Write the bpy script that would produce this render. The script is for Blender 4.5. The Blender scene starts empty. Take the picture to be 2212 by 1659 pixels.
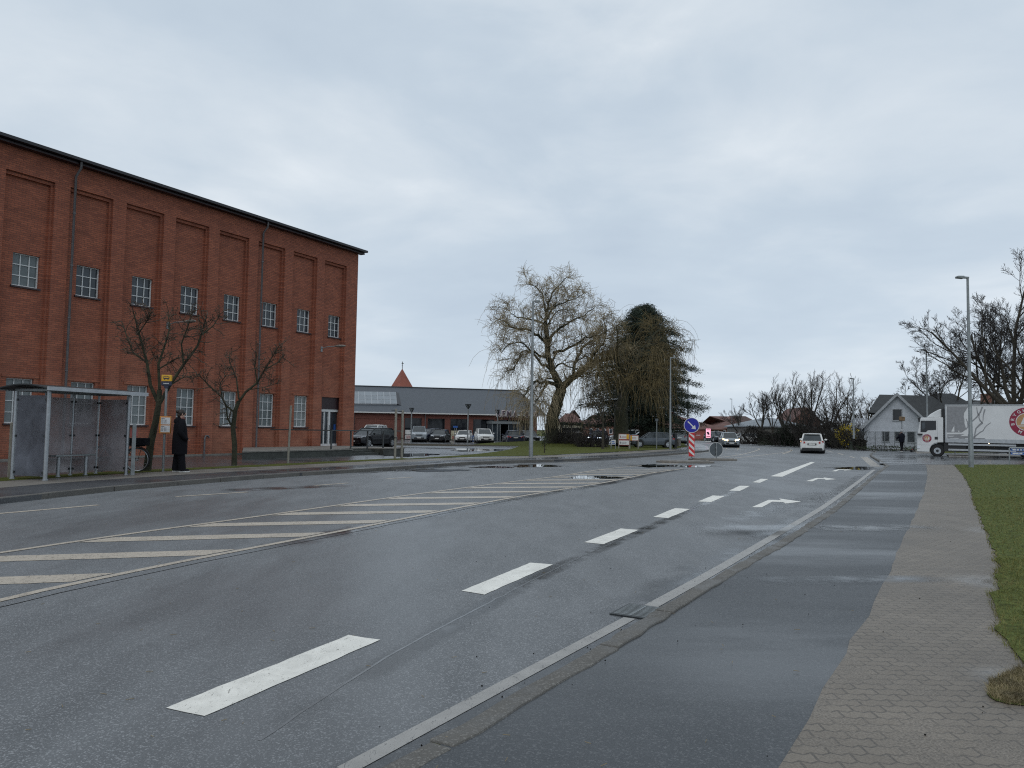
import bpy, bmesh, math, random
import numpy as np
from mathutils import Vector, Matrix
C = bpy.context.scene.collection
# ---------------------------------------------------------------- camera
FPX, CX, CY, HC = 1661.0, 1106.0, 829.5, 1.5
PITCH, ROLL = math.atan(97/FPX), math.radians(.89)
RC = Matrix.Rotation(math.pi/2+PITCH, 3, 'X') @ Matrix.Rotation(ROLL, 3, 'Z')
cd = bpy.data.cameras.new('camera'); cam = bpy.data.objects.new('camera', cd); C.objects.link(cam)
cam.matrix_world = Matrix.Translation((0, 0, HC)) @ RC.to_4x4()
cd.sensor_width = 36; cd.lens = FPX/2212*36; cd.clip_end = 3000; cd.clip_start = .05
bpy.context.scene.camera = cam
bpy.context.scene.render.resolution_x = 1024; bpy.context.scene.render.resolution_y = 768
vs = bpy.context.scene.view_settings
vs.view_transform = 'Standard'; vs.look = 'None'; vs.exposure = 0; vs.gamma = 1
bpy.context.scene.cycles.use_denoising = False
bpy.context.scene.cycles.filter_width = 1.15
# ---------------------------------------------------------------- sky and sun
SUN_EL, SUN_AZ = math.radians(48), math.radians(200)
w = bpy.data.worlds.new('World'); bpy.context.scene.world = w; w.use_nodes = True
nt = w.node_tree; N = nt.nodes; L = nt.links; N.clear()
out = N.new('ShaderNodeOutputWorld'); bg = N.new('ShaderNodeBackground'); L.new(bg.outputs[0], out.inputs[0])
sky = N.new('ShaderNodeTexSky'); sky.sky_type = 'NISHITA'; sky.sun_disc = False
sky.sun_elevation = SUN_EL; sky.sun_rotation = SUN_AZ
tc = N.new('ShaderNodeTexCoord'); sp = N.new('ShaderNodeSeparateXYZ'); L.new(tc.outputs['Generated'], sp.inputs[0])
def M(op, a, b=None, c=None):
    n = N.new('ShaderNodeMath'); n.operation = op
    for i, v in enumerate((a, b, c)):
        if v is None: continue
        if isinstance(v, (int, float)): n.inputs[i].default_value = v
        else: L.new(v, n.inputs[i])
    return n.outputs[0]
zz = M('ADD', M('ABSOLUTE', sp.outputs[2]), .16)
cb = N.new('ShaderNodeCombineXYZ'); L.new(M('DIVIDE', sp.outputs[0], zz), cb.inputs[0]); L.new(M('DIVIDE', sp.outputs[1], zz), cb.inputs[1])
def noise(scale, detail, rough, dist, off):
    mp = N.new('ShaderNodeMapping'); mp.inputs['Location'].default_value = off; L.new(cb.outputs[0], mp.inputs[0])
    n = N.new('ShaderNodeTexNoise'); n.inputs['Scale'].default_value = scale; n.inputs['Detail'].default_value = detail
    n.inputs['Roughness'].default_value = rough; n.inputs['Distortion'].default_value = dist; L.new(mp.outputs[0], n.inputs['Vector']); return n.outputs[0]
n1 = noise(.75, 4, .5, .25, (3.1, 1.7, 0)); n2 = noise(2.2, 6, .55, .3, (7.3, 4.0, 2))
mixn = M('ADD', M('MULTIPLY', n1, .68), M('MULTIPLY', n2, .32))
# thinner, brighter cloud high ahead
dt = N.new('ShaderNodeVectorMath'); dt.operation = 'DOT_PRODUCT'; L.new(tc.outputs['Generated'], dt.inputs[0])
dt.inputs[1].default_value = Vector((.05, .86, .50)).normalized()
br = M('MULTIPLY', M('POWER', M('MAXIMUM', dt.outputs['Value'], 0), 70), .13)
br = M('MULTIPLY', br, M('ADD', M('MULTIPLY', n2, 2.4), -.45))
mixn = M('ADD', mixn, br)
cr = N.new('ShaderNodeValToRGB'); L.new(mixn, cr.inputs[0])
el = cr.color_ramp.elements
el[0].position = .34; el[0].color = (.475, .56, .655, 1)
el[1].position = .72; el[1].color = (.86, .90, .93, 1)
e = el.new(.46); e.color = (.54, .625, .71, 1)
e = el.new(.56); e.color = (.64, .71, .775, 1)
# towards the horizon the cloud deck evens out
hz = N.new('ShaderNodeMix'); hz.data_type = 'RGBA'
fac = M('POWER', M('SUBTRACT', 1, M('MINIMUM', M('MULTIPLY', M('ABSOLUTE', sp.outputs[2]), 3.2), 1)), 1.6)
L.new(M('MULTIPLY', fac, .8), hz.inputs[0]); L.new(cr.outputs[0], hz.inputs[6]); hz.inputs[7].default_value = (.57, .66, .765, 1)
ad = N.new('ShaderNodeMix'); ad.data_type = 'RGBA'; ad.blend_type = 'ADD'; ad.inputs[0].default_value = .008
L.new(hz.outputs[2], ad.inputs[6]); L.new(sky.outputs[0], ad.inputs[7])
L.new(ad.outputs[2], bg.inputs[0]); bg.inputs[1].default_value = 1.0
sd = bpy.data.lights.new('sun', 'SUN'); sd.energy = .8; sd.angle = math.radians(50); sd.color = (1, .985, .965)
so = bpy.data.objects.new('sun', sd); C.objects.link(so)
sdir = Vector((math.sin(SUN_AZ)*math.cos(SUN_EL), math.cos(SUN_AZ)*math.cos(SUN_EL), math.sin(SUN_EL)))
so.rotation_euler = sdir.to_track_quat('Z', 'Y').to_euler(); so.location = (0, 0, 60)
# ---------------------------------------------------------------- measuring: a pixel of the photo -> a point of the place
ZR, ZL = .08, .1
def ray(u, v): return RC @ Vector(((u-CX)/FPX, -(v-CY)/FPX, -1))
def P(u, v, z=0.):
    d = ray(u, v); t = (z-HC)/d.z; return Vector((d.x*t, d.y*t, z))
def PY(u, v, Y):                       # point at depth Y (metres in front)
    d = ray(u, v); t = Y/d.y; return Vector((d.x*t, Y, HC+d.z*t))
def proj(p):
    q = RC.transposed() @ (Vector(p)-Vector((0, 0, HC))); return CX+FPX*q.x/-q.z, CY-FPX*q.y/-q.z
def onplane(u, v, A, d):               # s along d and height on the upright plane through A
    n = Vector((-d.y, d.x, 0)); q = ray(u, v); t = A.xy.dot(n.xy)/q.xy.dot(n.xy); wv = q*t
    return (wv.xy-A.xy).dot(d.xy), wv.z+HC
def zat(base, v):                      # height of the pixel row v above the point base
    u = proj(base)[0]; d = ray(u, v); t = base[1]/d.y; return HC+d.z*t
# ---------------------------------------------------------------- materials
MT = {}
def new_mat(name):
    m = bpy.data.materials.new(name); m.use_nodes = True; MT[name] = m; return m, m.node_tree.nodes, m.node_tree.links
def mat(name, col, rough=.6, metal=0., var=.12, scale=6., bump=0., bscale=40., coat=0., emit=None, es=1., alpha=1., trans=0., spec=.5, col2=None, stretch=None):
    m, n, l = new_mat(name); b = n['Principled BSDF']
    b.inputs['Roughness'].default_value = rough; b.inputs['Metallic'].default_value = metal
    b.inputs['Coat Weight'].default_value = coat; b.inputs['Coat Roughness'].default_value = .06
    b.inputs['Alpha'].default_value = alpha; b.inputs['Transmission Weight'].default_value = trans
    b.inputs['Specular IOR Level'].default_value = spec
    tcn = n.new('ShaderNodeTexCoord'); vec = tcn.outputs['Object']
    if stretch:
        mp = n.new('ShaderNodeMapping'); mp.inputs['Scale'].default_value = stretch; l.new(vec, mp.inputs[0]); vec = mp.outputs[0]
    nz = n.new('ShaderNodeTexNoise'); nz.inputs['Scale'].default_value = scale; nz.inputs['Detail'].default_value = 5; nz.inputs['Roughness'].default_value = .65
    l.new(vec, nz.inputs['Vector'])
    r = n.new('ShaderNodeValToRGB'); l.new(nz.outputs[0], r.inputs[0])
    c1 = [max(0, c*(1-var*1.6)) for c in col]; c2 = [min(1, c*(1+var)) for c in (col2 or col)]
    r.color_ramp.elements[0].position = .3; r.color_ramp.elements[0].color = (*c1, 1)
    r.color_ramp.elements[1].position = .7; r.color_ramp.elements[1].color = (*c2, 1)
    l.new(r.outputs[0], b.inputs['Base Color'])
    if emit: b.inputs['Emission Color'].default_value = (*emit, 1); b.inputs['Emission Strength'].default_value = es
    if bump:
        n2 = n.new('ShaderNodeTexNoise'); n2.inputs['Scale'].default_value = bscale; n2.inputs['Detail'].default_value = 4; l.new(vec, n2.inputs['Vector'])
        bp = n.new('ShaderNodeBump'); bp.inputs['Strength'].default_value = bump; bp.inputs['Distance'].default_value = .02
        l.new(n2.outputs[0], bp.inputs['Height']); l.new(bp.outputs[0], b.inputs['Normal'])
    return m
def asphalt(name, dark, light, rlo, rhi, speck=.5, wetscale=.35, stretch=(1, 1, 1), rot=0., sscale=90., seam=False):
    """wet asphalt: aggregate specks, patches that are still wet (smoother, a little darker) and drier ones"""
    m, n, l = new_mat(name); b = n['Principled BSDF']
    t = n.new('ShaderNodeTexCoord').outputs['Object']
    mp = n.new('ShaderNodeMapping'); mp.inputs['Rotation'].default_value = (0, 0, rot); mp.inputs['Scale'].default_value = stretch; l.new(t, mp.inputs[0])
    def nz(sc, de, ro, vec, di=0.):
        k = n.new('ShaderNodeTexNoise'); k.inputs['Scale'].default_value = sc; k.inputs['Detail'].default_value = de; k.inputs['Roughness'].default_value = ro
        k.inputs['Distortion'].default_value = di; l.new(vec, k.inputs['Vector']); return k.outputs[0]
    def ramp(x, p0, p1, a, c):
        r = n.new('ShaderNodeMapRange'); r.inputs[1].default_value = p0; r.inputs[2].default_value = p1; r.inputs[3].default_value = a; r.inputs[4].default_value = c
        r.interpolation_type = 'SMOOTHSTEP'; l.new(x, r.inputs[0]); return r.outputs[0]
    wet = ramp(nz(wetscale, 6, .62, mp.outputs[0], .0), .40, .66, 0, 1)
    blot = nz(1.3, 5, .6, mp.outputs[0])
    vor = n.new('ShaderNodeTexVoronoi'); vor.inputs['Scale'].default_value = sscale; l.new(t, vor.inputs['Vector'])
    sx = n.new('ShaderNodeSeparateColor'); l.new(vor.outputs['Color'], sx.inputs[0])
    g = ramp(sx.outputs[0], .72, 1., 0, speck)
    fine = nz(sscale*1.7, 3, .7, t)
    def mixc(f, a, c):
        k = n.new('ShaderNodeMix'); k.data_type = 'RGBA'
        for i, x in ((0, f), (6, a), (7, c)):
            if isinstance(x, (tuple, list)): k.inputs[i].default_value = (*x, 1)
            elif isinstance(x, (int, float)): k.inputs[i].default_value = x
            else: l.new(x, k.inputs[i])
        return k.outputs[2]
    c = mixc(ramp(fine, .35, .65, 0, 1), tuple(x*.72 for x in dark), tuple(x*1.3 for x in dark))
    c = mixc(ramp(blot, .3, .7, 0, .45), c, tuple((x+y*.25) for x, y in zip(dark, light)))
    c = mixc(g, c, light)
    c = mixc(ramp(wet, 0, 1, 0, .35), c, tuple(x*.55 for x in dark))
    l.new(c, b.inputs['Base Color'])
    l.new(ramp(wet, 0, 1, rhi, rlo), b.inputs['Roughness'])
    bp = n.new('ShaderNodeBump'); bp.inputs['Distance'].default_value = .004; l.new(ramp(wet, 0, 1, .45, .12), bp.inputs['Strength'])
    l.new(vor.outputs['Distance'], bp.inputs['Height']); l.new(bp.outputs[0], b.inputs['Normal'])
    return m
def brick_mat(name, c1, c2, mortar, bw=.24, bh=.077, ms=.009, vertical=True, rough=.8, stain=.35, bump=.3, zig=False, base_light=False):
    m, n, l = new_mat(name); b = n['Principled BSDF']; b.inputs['Roughness'].default_value = rough
    t = n.new('ShaderNodeTexCoord').outputs['Object']; s = n.new('ShaderNodeSeparateXYZ'); l.new(t, s.inputs[0])
    cbx = n.new('ShaderNodeCombineXYZ')
    def mm(op, a, c=None):
        k = n.new('ShaderNodeMath'); k.operation = op
        for i, x in enumerate((a, c)):
            if x is None: continue
            if isinstance(x, (int, float)): k.inputs[i].default_value = x
            else: l.new(x, k.inputs[i])
        return k.outputs[0]
    if vertical: l.new(mm('ADD', s.outputs[0], s.outputs[1]), cbx.inputs[0]); l.new(s.outputs[2], cbx.inputs[1])
    else:
        l.new(s.outputs[0], cbx.inputs[0])
        yy = s.outputs[1]
        if zig:
            pp = mm('PINGPONG', s.outputs[0], bw/4); yy = mm('ADD', yy, mm('MULTIPLY', pp, .55))
        l.new(yy, cbx.inputs[1])
    br_ = n.new('ShaderNodeTexBrick'); l.new(cbx.outputs[0], br_.inputs[0]); br_.inputs['Scale'].default_value = 1
    br_.inputs['Brick Width'].default_value = bw; br_.inputs['Row Height'].default_value = bh; br_.inputs['Mortar Size'].default_value = ms
    br_.inputs['Mortar Smooth'].default_value = .25; br_.inputs['Bias'].default_value = -.1
    br_.inputs['Color1'].default_value = (*c1, 1); br_.inputs['Color2'].default_value = (*c2, 1); br_.inputs['Mortar'].default_value = (*mortar, 1)
    nz = n.new('ShaderNodeTexNoise'); nz.inputs['Scale'].default_value = .8; nz.inputs['Detail'].default_value = 8; nz.inputs['Roughness'].default_value = .7
    mp = n.new('ShaderNodeMapping'); mp.inputs['Scale'].default_value = (1, 1, 2.2) if vertical else (1, 1, 1); l.new(t, mp.inputs[0]); l.new(mp.outputs[0], nz.inputs['Vector'])
    r = n.new('ShaderNodeMapRange'); r.inputs[1].default_value = .3; r.inputs[2].default_value = .7; r.inputs[3].default_value = 1-stain; r.inputs[4].default_value = 1+stain*.5; l.new(nz.outputs[0], r.inputs[0])
    mx = n.new('ShaderNodeMix'); mx.data_type = 'RGBA'; mx.blend_type = 'MULTIPLY'; mx.inputs[0].default_value = 1
    bcol = br_.outputs[0]
    if zig:      # joints filled with sand here and there, blocks of mixed tone, two shallow wet spots
        n3 = n.new('ShaderNodeTexNoise'); n3.inputs['Scale'].default_value = 3.5; n3.inputs['Detail'].default_value = 5; l.new(t, n3.inputs['Vector'])
        k3 = n.new('ShaderNodeMapRange'); k3.inputs[1].default_value = .50; k3.inputs[2].default_value = .66; l.new(n3.outputs[0], k3.inputs[0])
        k4 = n.new('ShaderNodeMix'); k4.data_type = 'RGBA'; l.new(k3.outputs[0], k4.inputs[0]); l.new(bcol, k4.inputs[6])
        n5 = n.new('ShaderNodeTexNoise'); n5.inputs['Scale'].default_value = 90; n5.inputs['Detail'].default_value = 3; l.new(t, n5.inputs['Vector'])
        r5 = n.new('ShaderNodeValToRGB'); r5.color_ramp.elements[0].position = .35; r5.color_ramp.elements[0].color = (.085, .07, .054, 1); r5.color_ramp.elements[1].position = .65; r5.color_ramp.elements[1].color = (.21, .18, .145, 1); l.new(n5.outputs[0], r5.inputs[0])
        k6 = n.new('ShaderNodeMix'); k6.data_type = 'RGBA'; k6.inputs[0].default_value = .45; l.new(bcol, k6.inputs[6]); l.new(r5.outputs[0], k6.inputs[7])
        l.new(r5.outputs[0], k4.inputs[7]); l.new(k6.outputs[2], k4.inputs[6]); bcol = k4.outputs[2]; wet = None
        for wx, wy, rr in ((7.45, 11.6, .75), (4.75, 7.6, .55), (3.0, 4.6, .35)):
            dd = n.new('ShaderNodeVectorMath'); dd.operation = 'DISTANCE'; l.new(t, dd.inputs[0]); dd.inputs[1].default_value = (wx, wy, .08)
            q = n.new('ShaderNodeMapRange'); q.interpolation_type = 'SMOOTHSTEP'; q.inputs[1].default_value = rr; q.inputs[2].default_value = rr*.1; l.new(dd.outputs['Value'], q.inputs[0])
            wet = q.outputs[0] if wet is None else mm('MAXIMUM', wet, q.outputs[0])
        wet = mm('MULTIPLY', wet, mm('ADD', .45, n3.outputs[0])); q = n.new('ShaderNodeMapRange'); q.inputs[3].default_value = rough; q.inputs[4].default_value = .10; l.new(wet, q.inputs[0]); l.new(q.outputs[0], b.inputs['Roughness'])
    if base_light:   # old whitish bloom and washed bricks low on the wall
        k3 = n.new('ShaderNodeMapRange'); k3.inputs[1].default_value = 6.5; k3.inputs[2].default_value = 1.; k3.inputs[3].default_value = 0; k3.inputs[4].default_value = .75; l.new(s.outputs[2], k3.inputs[0])
        n3 = n.new('ShaderNodeTexNoise'); n3.inputs['Scale'].default_value = .9; n3.inputs['Detail'].default_value = 7; n3.inputs['Roughness'].default_value = .7; l.new(t, n3.inputs['Vector'])
        k4 = n.new('ShaderNodeMapRange'); k4.inputs[1].default_value = .38; k4.inputs[2].default_value = .68; l.new(n3.outputs[0], k4.inputs[0])
        k5 = n.new('ShaderNodeMix'); k5.data_type = 'RGBA'; l.new(mm('MULTIPLY', k3.outputs[0], k4.outputs[0]), k5.inputs[0]); l.new(bcol, k5.inputs[6]); k5.inputs[7].default_value = (.36, .155, .095, 1); bcol = k5.outputs[2]
    l.new(bcol, mx.inputs[6]); l.new(r.outputs[0], mx.inputs[7]); l.new(mx.outputs[2], b.inputs['Base Color'])
    if bump:
        bp = n.new('ShaderNodeBump'); bp.inputs['Strength'].default_value = bump; bp.inputs['Distance'].default_value = .01; bp.invert = True
        l.new(br_.outputs['Fac'], bp.inputs['Height']); l.new(bp.outputs[0], b.inputs['Normal'])
    return m
ROADROT = -.5
asphalt('road_asphalt', (.098, .104, .109), (.36, .37, .38), .40, .58, .62, .22, (1.6, .45, 1), .48, 135)
asphalt('path_asphalt', (.037, .042, .047), (.18, .185, .19), .31, .55, .40, .3, (.35, 1.0, 1), 0, 120)
asphalt('yard_asphalt', (.05, .053, .057), (.2, .2, .2), .12, .30, .3, .3, (.3, 1., 1), 0, 60)
asphalt('left_path_asphalt', (.04, .042, .046), (.15, .15, .15), .2, .5, .2, .3, (.5, .8, 1), .5, 90)
brick_mat('paver', (.152, .126, .096), (.20, .168, .13), (.035, .03, .025), .17, .088, .0065, False, .55, .3, .5, True)
asphalt('footway', (.15, .135, .115), (.3, .29, .27), .4, .75, .25, .5, (1, 1, 1), 0, 60)
asphalt('granite', (.088, .083, .074), (.26, .25, .23), .5, .85, .55, 2.5, (1, 1, 1), 0, 110)
mat('paint', (.80, .79, .74), .5, var=.12, scale=9, bump=.3, bscale=120)
mat('worn_paint', (.38, .35, .32), .5, var=.28, scale=5, bump=.3, bscale=90)
mat('gutter', (.10, .10, .10), .3, var=.2, scale=8, bump=.2, bscale=100)
mat('tar', (.10, .105, .11), .22, var=.3, scale=8)
mat('water', (.018, .018, .017), .015, var=.1)
mat('soil', (.09, .11, .032), .95, spec=.1, var=.4, scale=14, bump=.6)
mat('lawn', (.115, .14, .03), .95, spec=.1, var=.35, scale=5, bump=.8, bscale=60, col2=(.08, .085, .025))
mat('far_ground', (.06, .07, .04), .95, spec=.1, var=.3, scale=.2)
mat('mulch', (.055, .045, .03), .95, spec=.1, var=.4, scale=9, bump=.6)
mat('grass_blade', (.25, .30, .05), .7, spec=.2, var=.4, scale=3, col2=(.15, .13, .05))
mat('dry_grass', (.20, .16, .08), .7, var=.4, scale=7)
brick_mat('hall_brick', (.335, .104, .055), (.225, .066, .037), (.15, .062, .042), stain=.24, bump=.5, base_light=True)
brick_mat('shop_brick', (.17, .052, .036), (.14, .042, .03), (.12, .06, .045), stain=.25)
brick_mat('far_brick', (.24, .11, .075), (.2, .09, .06), (.17, .1, .08), stain=.25)
mat('roof_dark', (.016, .017, .022), .5, var=.2)
mat('slate', (.055, .065, .078), .55, var=.1, scale=3)
mat('zinc', (.40, .42, .44), .4, .4)
mat('pipe', (.12, .115, .12), .5, .3)
mat('white_frame', (.62, .64, .64), .4, var=.06)
mat('frosted', (.17, .195, .20), .18, var=.12, scale=1.5)
mat('frosted_pale', (.21, .235, .235), .22, var=.15, scale=1.2); mat('frosted_dark', (.12, .145, .15), .12, var=.25, scale=1.4)
mat('window_dark', (.035, .045, .055), .06, var=.3, scale=1.2)
mat('black_glass', (.008, .01, .014), .05, var=.2)
mat('maroon', (.022, .010, .014), .45)
mat('concrete', (.20, .19, .17), .8, var=.2, scale=4, bump=.2)
mat('wet_concrete', (.045, .05, .043), .6, var=.35, scale=3, bump=.3)
mat('steel', (.36, .38, .40), .38, .75, var=.1, scale=10)
mat('galv', (.24, .26, .265), .45, .5, var=.14, scale=6)
mat('dark_metal', (.03, .034, .036), .45, .3)
mat('rail', (.07, .078, .08), .45, .3)
mat('wood_grey', (.23, .22, .185), .8, var=.25, scale=5, stretch=(6, 6, 1), bump=.3)
mat('bark', (.045, .038, .026), .9, var=.4, scale=7, bump=.8, bscale=20)
mat('bark_green', (.032, .033, .017), .9, var=.45, scale=6, bump=.8, bscale=20)
mat('twig_dark', (.028, .023, .020), .85, var=.3, scale=2)
mat('twig_street', (.075, .055, .038), .85, var=.3, scale=3)
mat('twig_willow', (.31, .25, .15), .75, var=.3, scale=.8)
mat('twig_brown', (.15, .112, .045), .8, var=.3, scale=.8)
mat('twig_grey', (.085, .07, .062), .85, var=.3, scale=.6)
mat('needle', (.012, .026, .018), .7, var=.4, scale=1.2, col2=(.025, .04, .022))
mat('leaf_dark', (.018, .028, .012), .7, var=.5, scale=1.5)
mat('leaf_brown', (.026, .023, .018), .8, var=.4, scale=1.5)
mat('ivy', (.03, .045, .012), .7, var=.4, scale=2)
mat('forsythia', (.55, .42, .02), .6, var=.25, scale=3)
mat('tyre', (.012, .012, .013), .8)
mat('rim', (.42, .44, .46), .3, .8)
mat('trim_black', (.012, .013, .015), .45)
mat('plate', (.62, .62, .60), .5)
mat('red_lamp', (.35, .012, .015), .2, coat=1)
mat('head_lamp', (.62, .66, .70), .12, coat=1)
mat('lit_lamp', (1, .9, .65), .3, emit=(1, .72, .35), es=14)
mat('cool_lamp', (1, 1, 1), .3, emit=(.75, .88, 1), es=3.5)
mat('car_glass', (.045, .055, .06), .04, var=.25, scale=1.5)
for nm, c in dict(black=(.008, .009, .012), white=(.66, .66, .64), graphite=(.04, .045, .05), silver=(.26, .29, .31), bluegrey=(.085, .10, .115), blue=(.012, .022, .10), navy=(.012, .016, .035), grey=(.13, .15, .17), red=(.2, .015, .02)).items():
    mat('car_'+nm, c, .22, .35 if nm not in ('white', 'black', 'red') else 0, var=.06, coat=.25, spec=.25)
mat('cloth_black', (.009, .009, .012), .9, spec=.12, var=.3, scale=20, bump=.3, bscale=8, stretch=(1, 1, 5))
mat('cloth_navy', (.008, .009, .015), .9, spec=.15, var=.3)
mat('scarf', (.12, .05, .04), .9)
mat('skin', (.42, .25, .19), .55, var=.06)
mat('hair', (.02, .014, .010), .6, var=.3, scale=20)
mat('shoe_white', (.6, .6, .58), .5)
mat('hood_grey', (.35, .36, .37), .8)
mat('sign_yellow', (.60, .33, .015), .45, var=.06)
mat('sign_navy', (.012, .016, .04), .4)
mat('sign_blue', (.008, .012, .28), .35, var=.05)
mat('dir_blue', (.02, .09, .32), .4)
mat('sign_red', (.52, .016, .018), .4, var=.08)
mat('sign_white', (.62, .62, .60), .45, var=.06)
mat('sign_back', (.085, .10, .11), .5, .2)
mat('paper', (.60, .61, .62), .6, var=.04)
mat('ink', (.10, .10, .11), .7)
mat('orange_frame', (.55, .22, .03), .5); mat('tan_box', (.20, .13, .07), .6)
mat('poster_red', (.30, .075, .065), .6)
mat('cream', (.50, .46, .33), .7)
mat('beige_wall', (.33, .28, .22), .8)
mat('house_wall', (.46, .49, .53), .8, var=.1, scale=1.5)
mat('trim_grey', (.34, .36, .38), .7)
mat('roof_tile_dark', (.022, .025, .026), .6, var=.3, scale=2, bump=.4, bscale=12)
mat('roof_red', (.125, .062, .050), .8, var=.22, scale=.6)
mat('roof_brown', (.075, .045, .038), .8, var=.22, scale=.6)
mat('roof_spire', (.24, .075, .05), .8, var=.15, scale=1)
mat('eternit', (.20, .225, .245), .6, var=.12, scale=1)
mat('shed_wall', (.17, .16, .145), .85, var=.15, scale=1)
mat('panel_pink', (.9, .5, .6), .5, emit=(1, .36, .50), es=.95)
mat('letter_purple', (.05, .03, .06), .5)
mat('letter_glow', (.80, .70, .70), .5)
mat('crimson', (.24, .010, .04), .4)
mat('gold', (.42, .24, .11), .5)
mat('truck_white', (.60, .61, .61), .35, coat=.4, var=.06, scale=1)
mat('truck_grey', (.235, .24, .25), .4)
mat('crate_green', (.014, .022, .016), .7, var=.3, scale=4)
mat('cobble', (.20, .19, .175), .8, var=.35, scale=5, bump=.8, bscale=9)
mat('debris', (.010, .009, .008), .9, spec=.05)
mat('twig_litter', (.22, .17, .09), .8)
for gname, alo, ahi, cl_, ch_ in (('scratched_glass', .62, .93, (.27, .25, .265), (.50, .47, .49)), ('dark_glass', .62, .92, (.05, .055, .07), (.13, .14, .17))):
  m, n, l = new_mat(gname); b = n['Principled BSDF']
  t_ = n.new('ShaderNodeTexCoord').outputs['Object']
  nz = n.new('ShaderNodeTexNoise'); nz.inputs['Scale'].default_value = 1.5; nz.inputs['Detail'].default_value = 3; nz.inputs['Roughness'].default_value = .5; nz.inputs['Distortion'].default_value = .3; l.new(t_, nz.inputs['Vector'])
  r = n.new('ShaderNodeMapRange'); r.inputs[1].default_value = .3; r.inputs[2].default_value = .75; r.inputs[3].default_value = alo; r.inputs[4].default_value = ahi; l.new(nz.outputs[0], r.inputs[0])
  l.new(r.outputs[0], b.inputs['Alpha']); b.inputs['Base Color'].default_value = (.165, .165, .18, 1); b.inputs['Roughness'].default_value = .3
  r2 = n.new('ShaderNodeValToRGB'); l.new(nz.outputs[0], r2.inputs[0]); r2.color_ramp.elements[0].position = .35; r2.color_ramp.elements[0].color = (*cl_, 1)
  r2.color_ramp.elements[1].position = .72; r2.color_ramp.elements[1].color = (*ch_, 1); l.new(r2.outputs[0], b.inputs['Base Color'])

def scuffed(name, light, dark, thr, rough=.5):
    """road paint with scratches and chips through to the asphalt"""
    m, n, l = new_mat(name); b = n['Principled BSDF']; b.inputs['Roughness'].default_value = rough; t = n.new('ShaderNodeTexCoord').outputs['Object']
    def nz(sc, de, st, ro=.6):
        mp = n.new('ShaderNodeMapping'); mp.inputs['Scale'].default_value = st; mp.inputs['Rotation'].default_value = (0, 0, .5); l.new(t, mp.inputs[0])
        k = n.new('ShaderNodeTexNoise'); k.inputs['Scale'].default_value = sc; k.inputs['Detail'].default_value = de; k.inputs['Roughness'].default_value = ro; k.inputs['Distortion'].default_value = 1.5; l.new(mp.outputs[0], k.inputs['Vector']); return k.outputs[0]
    def mr(x, a, c, d=0, e=1):
        k = n.new('ShaderNodeMapRange'); k.inputs[1].default_value = a; k.inputs[2].default_value = c; k.inputs[3].default_value = d; k.inputs[4].default_value = e; l.new(x, k.inputs[0]); return k.outputs[0]
    base = n.new('ShaderNodeMix'); base.data_type = 'RGBA'; l.new(mr(nz(3, 6, (1, 1, 1)), .3, .75), base.inputs[0]); base.inputs[6].default_value = (*light, 1); base.inputs[7].default_value = (*[x*.72 for x in light], 1)
    ch = n.new('ShaderNodeMix'); ch.data_type = 'RGBA'; l.new(mr(nz(26, 5, (2.2, .7, 1)), thr, thr+.035, 0, .85), ch.inputs[0]); l.new(base.outputs[2], ch.inputs[6]); ch.inputs[7].default_value = (*dark, 1)
    l.new(ch.outputs[2], b.inputs['Base Color'])
    bp = n.new('ShaderNodeBump'); bp.inputs['Strength'].default_value = .4; bp.inputs['Distance'].default_value = .004; l.new(nz(120, 3, (1, 1, 1)), bp.inputs['Height']); l.new(bp.outputs[0], b.inputs['Normal'])
scuffed('paint', (.82, .80, .73), (.13, .12, .10), .625); scuffed('worn_paint', (.50, .44, .36), (.12, .11, .10), .57); scuffed('edge_paint', (.34, .33, .31), (.12, .12, .12), .60)
# thin film of standing rain: wetness fades out towards the rim of each film
m, n, l = new_mat('wet_film'); b = n['Principled BSDF']; b.inputs['Base Color'].default_value = (.035, .038, .042, 1); b.inputs['Roughness'].default_value = .13; b.inputs['Specular IOR Level'].default_value = .6
at = n.new('ShaderNodeAttribute'); at.attribute_name = 'wet'; t = n.new('ShaderNodeTexCoord').outputs['Object']
k = n.new('ShaderNodeTexNoise'); k.inputs['Scale'].default_value = 1.6; k.inputs['Detail'].default_value = 7; k.inputs['Roughness'].default_value = .65; l.new(t, k.inputs['Vector'])
k2 = n.new('ShaderNodeMapRange'); k2.inputs[1].default_value = .38; k2.inputs[2].default_value = .62; l.new(k.outputs[0], k2.inputs[0])
mu = n.new('ShaderNodeMath'); mu.operation = 'MULTIPLY'; l.new(at.outputs['Fac'], mu.inputs[0]); l.new(k2.outputs[0], mu.inputs[1]); mu2 = n.new('ShaderNodeMath'); mu2.operation = 'MULTIPLY'; mu2.inputs[1].default_value = .85; l.new(mu.outputs[0], mu2.inputs[0]); l.new(mu2.outputs[0], b.inputs['Alpha'])
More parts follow.
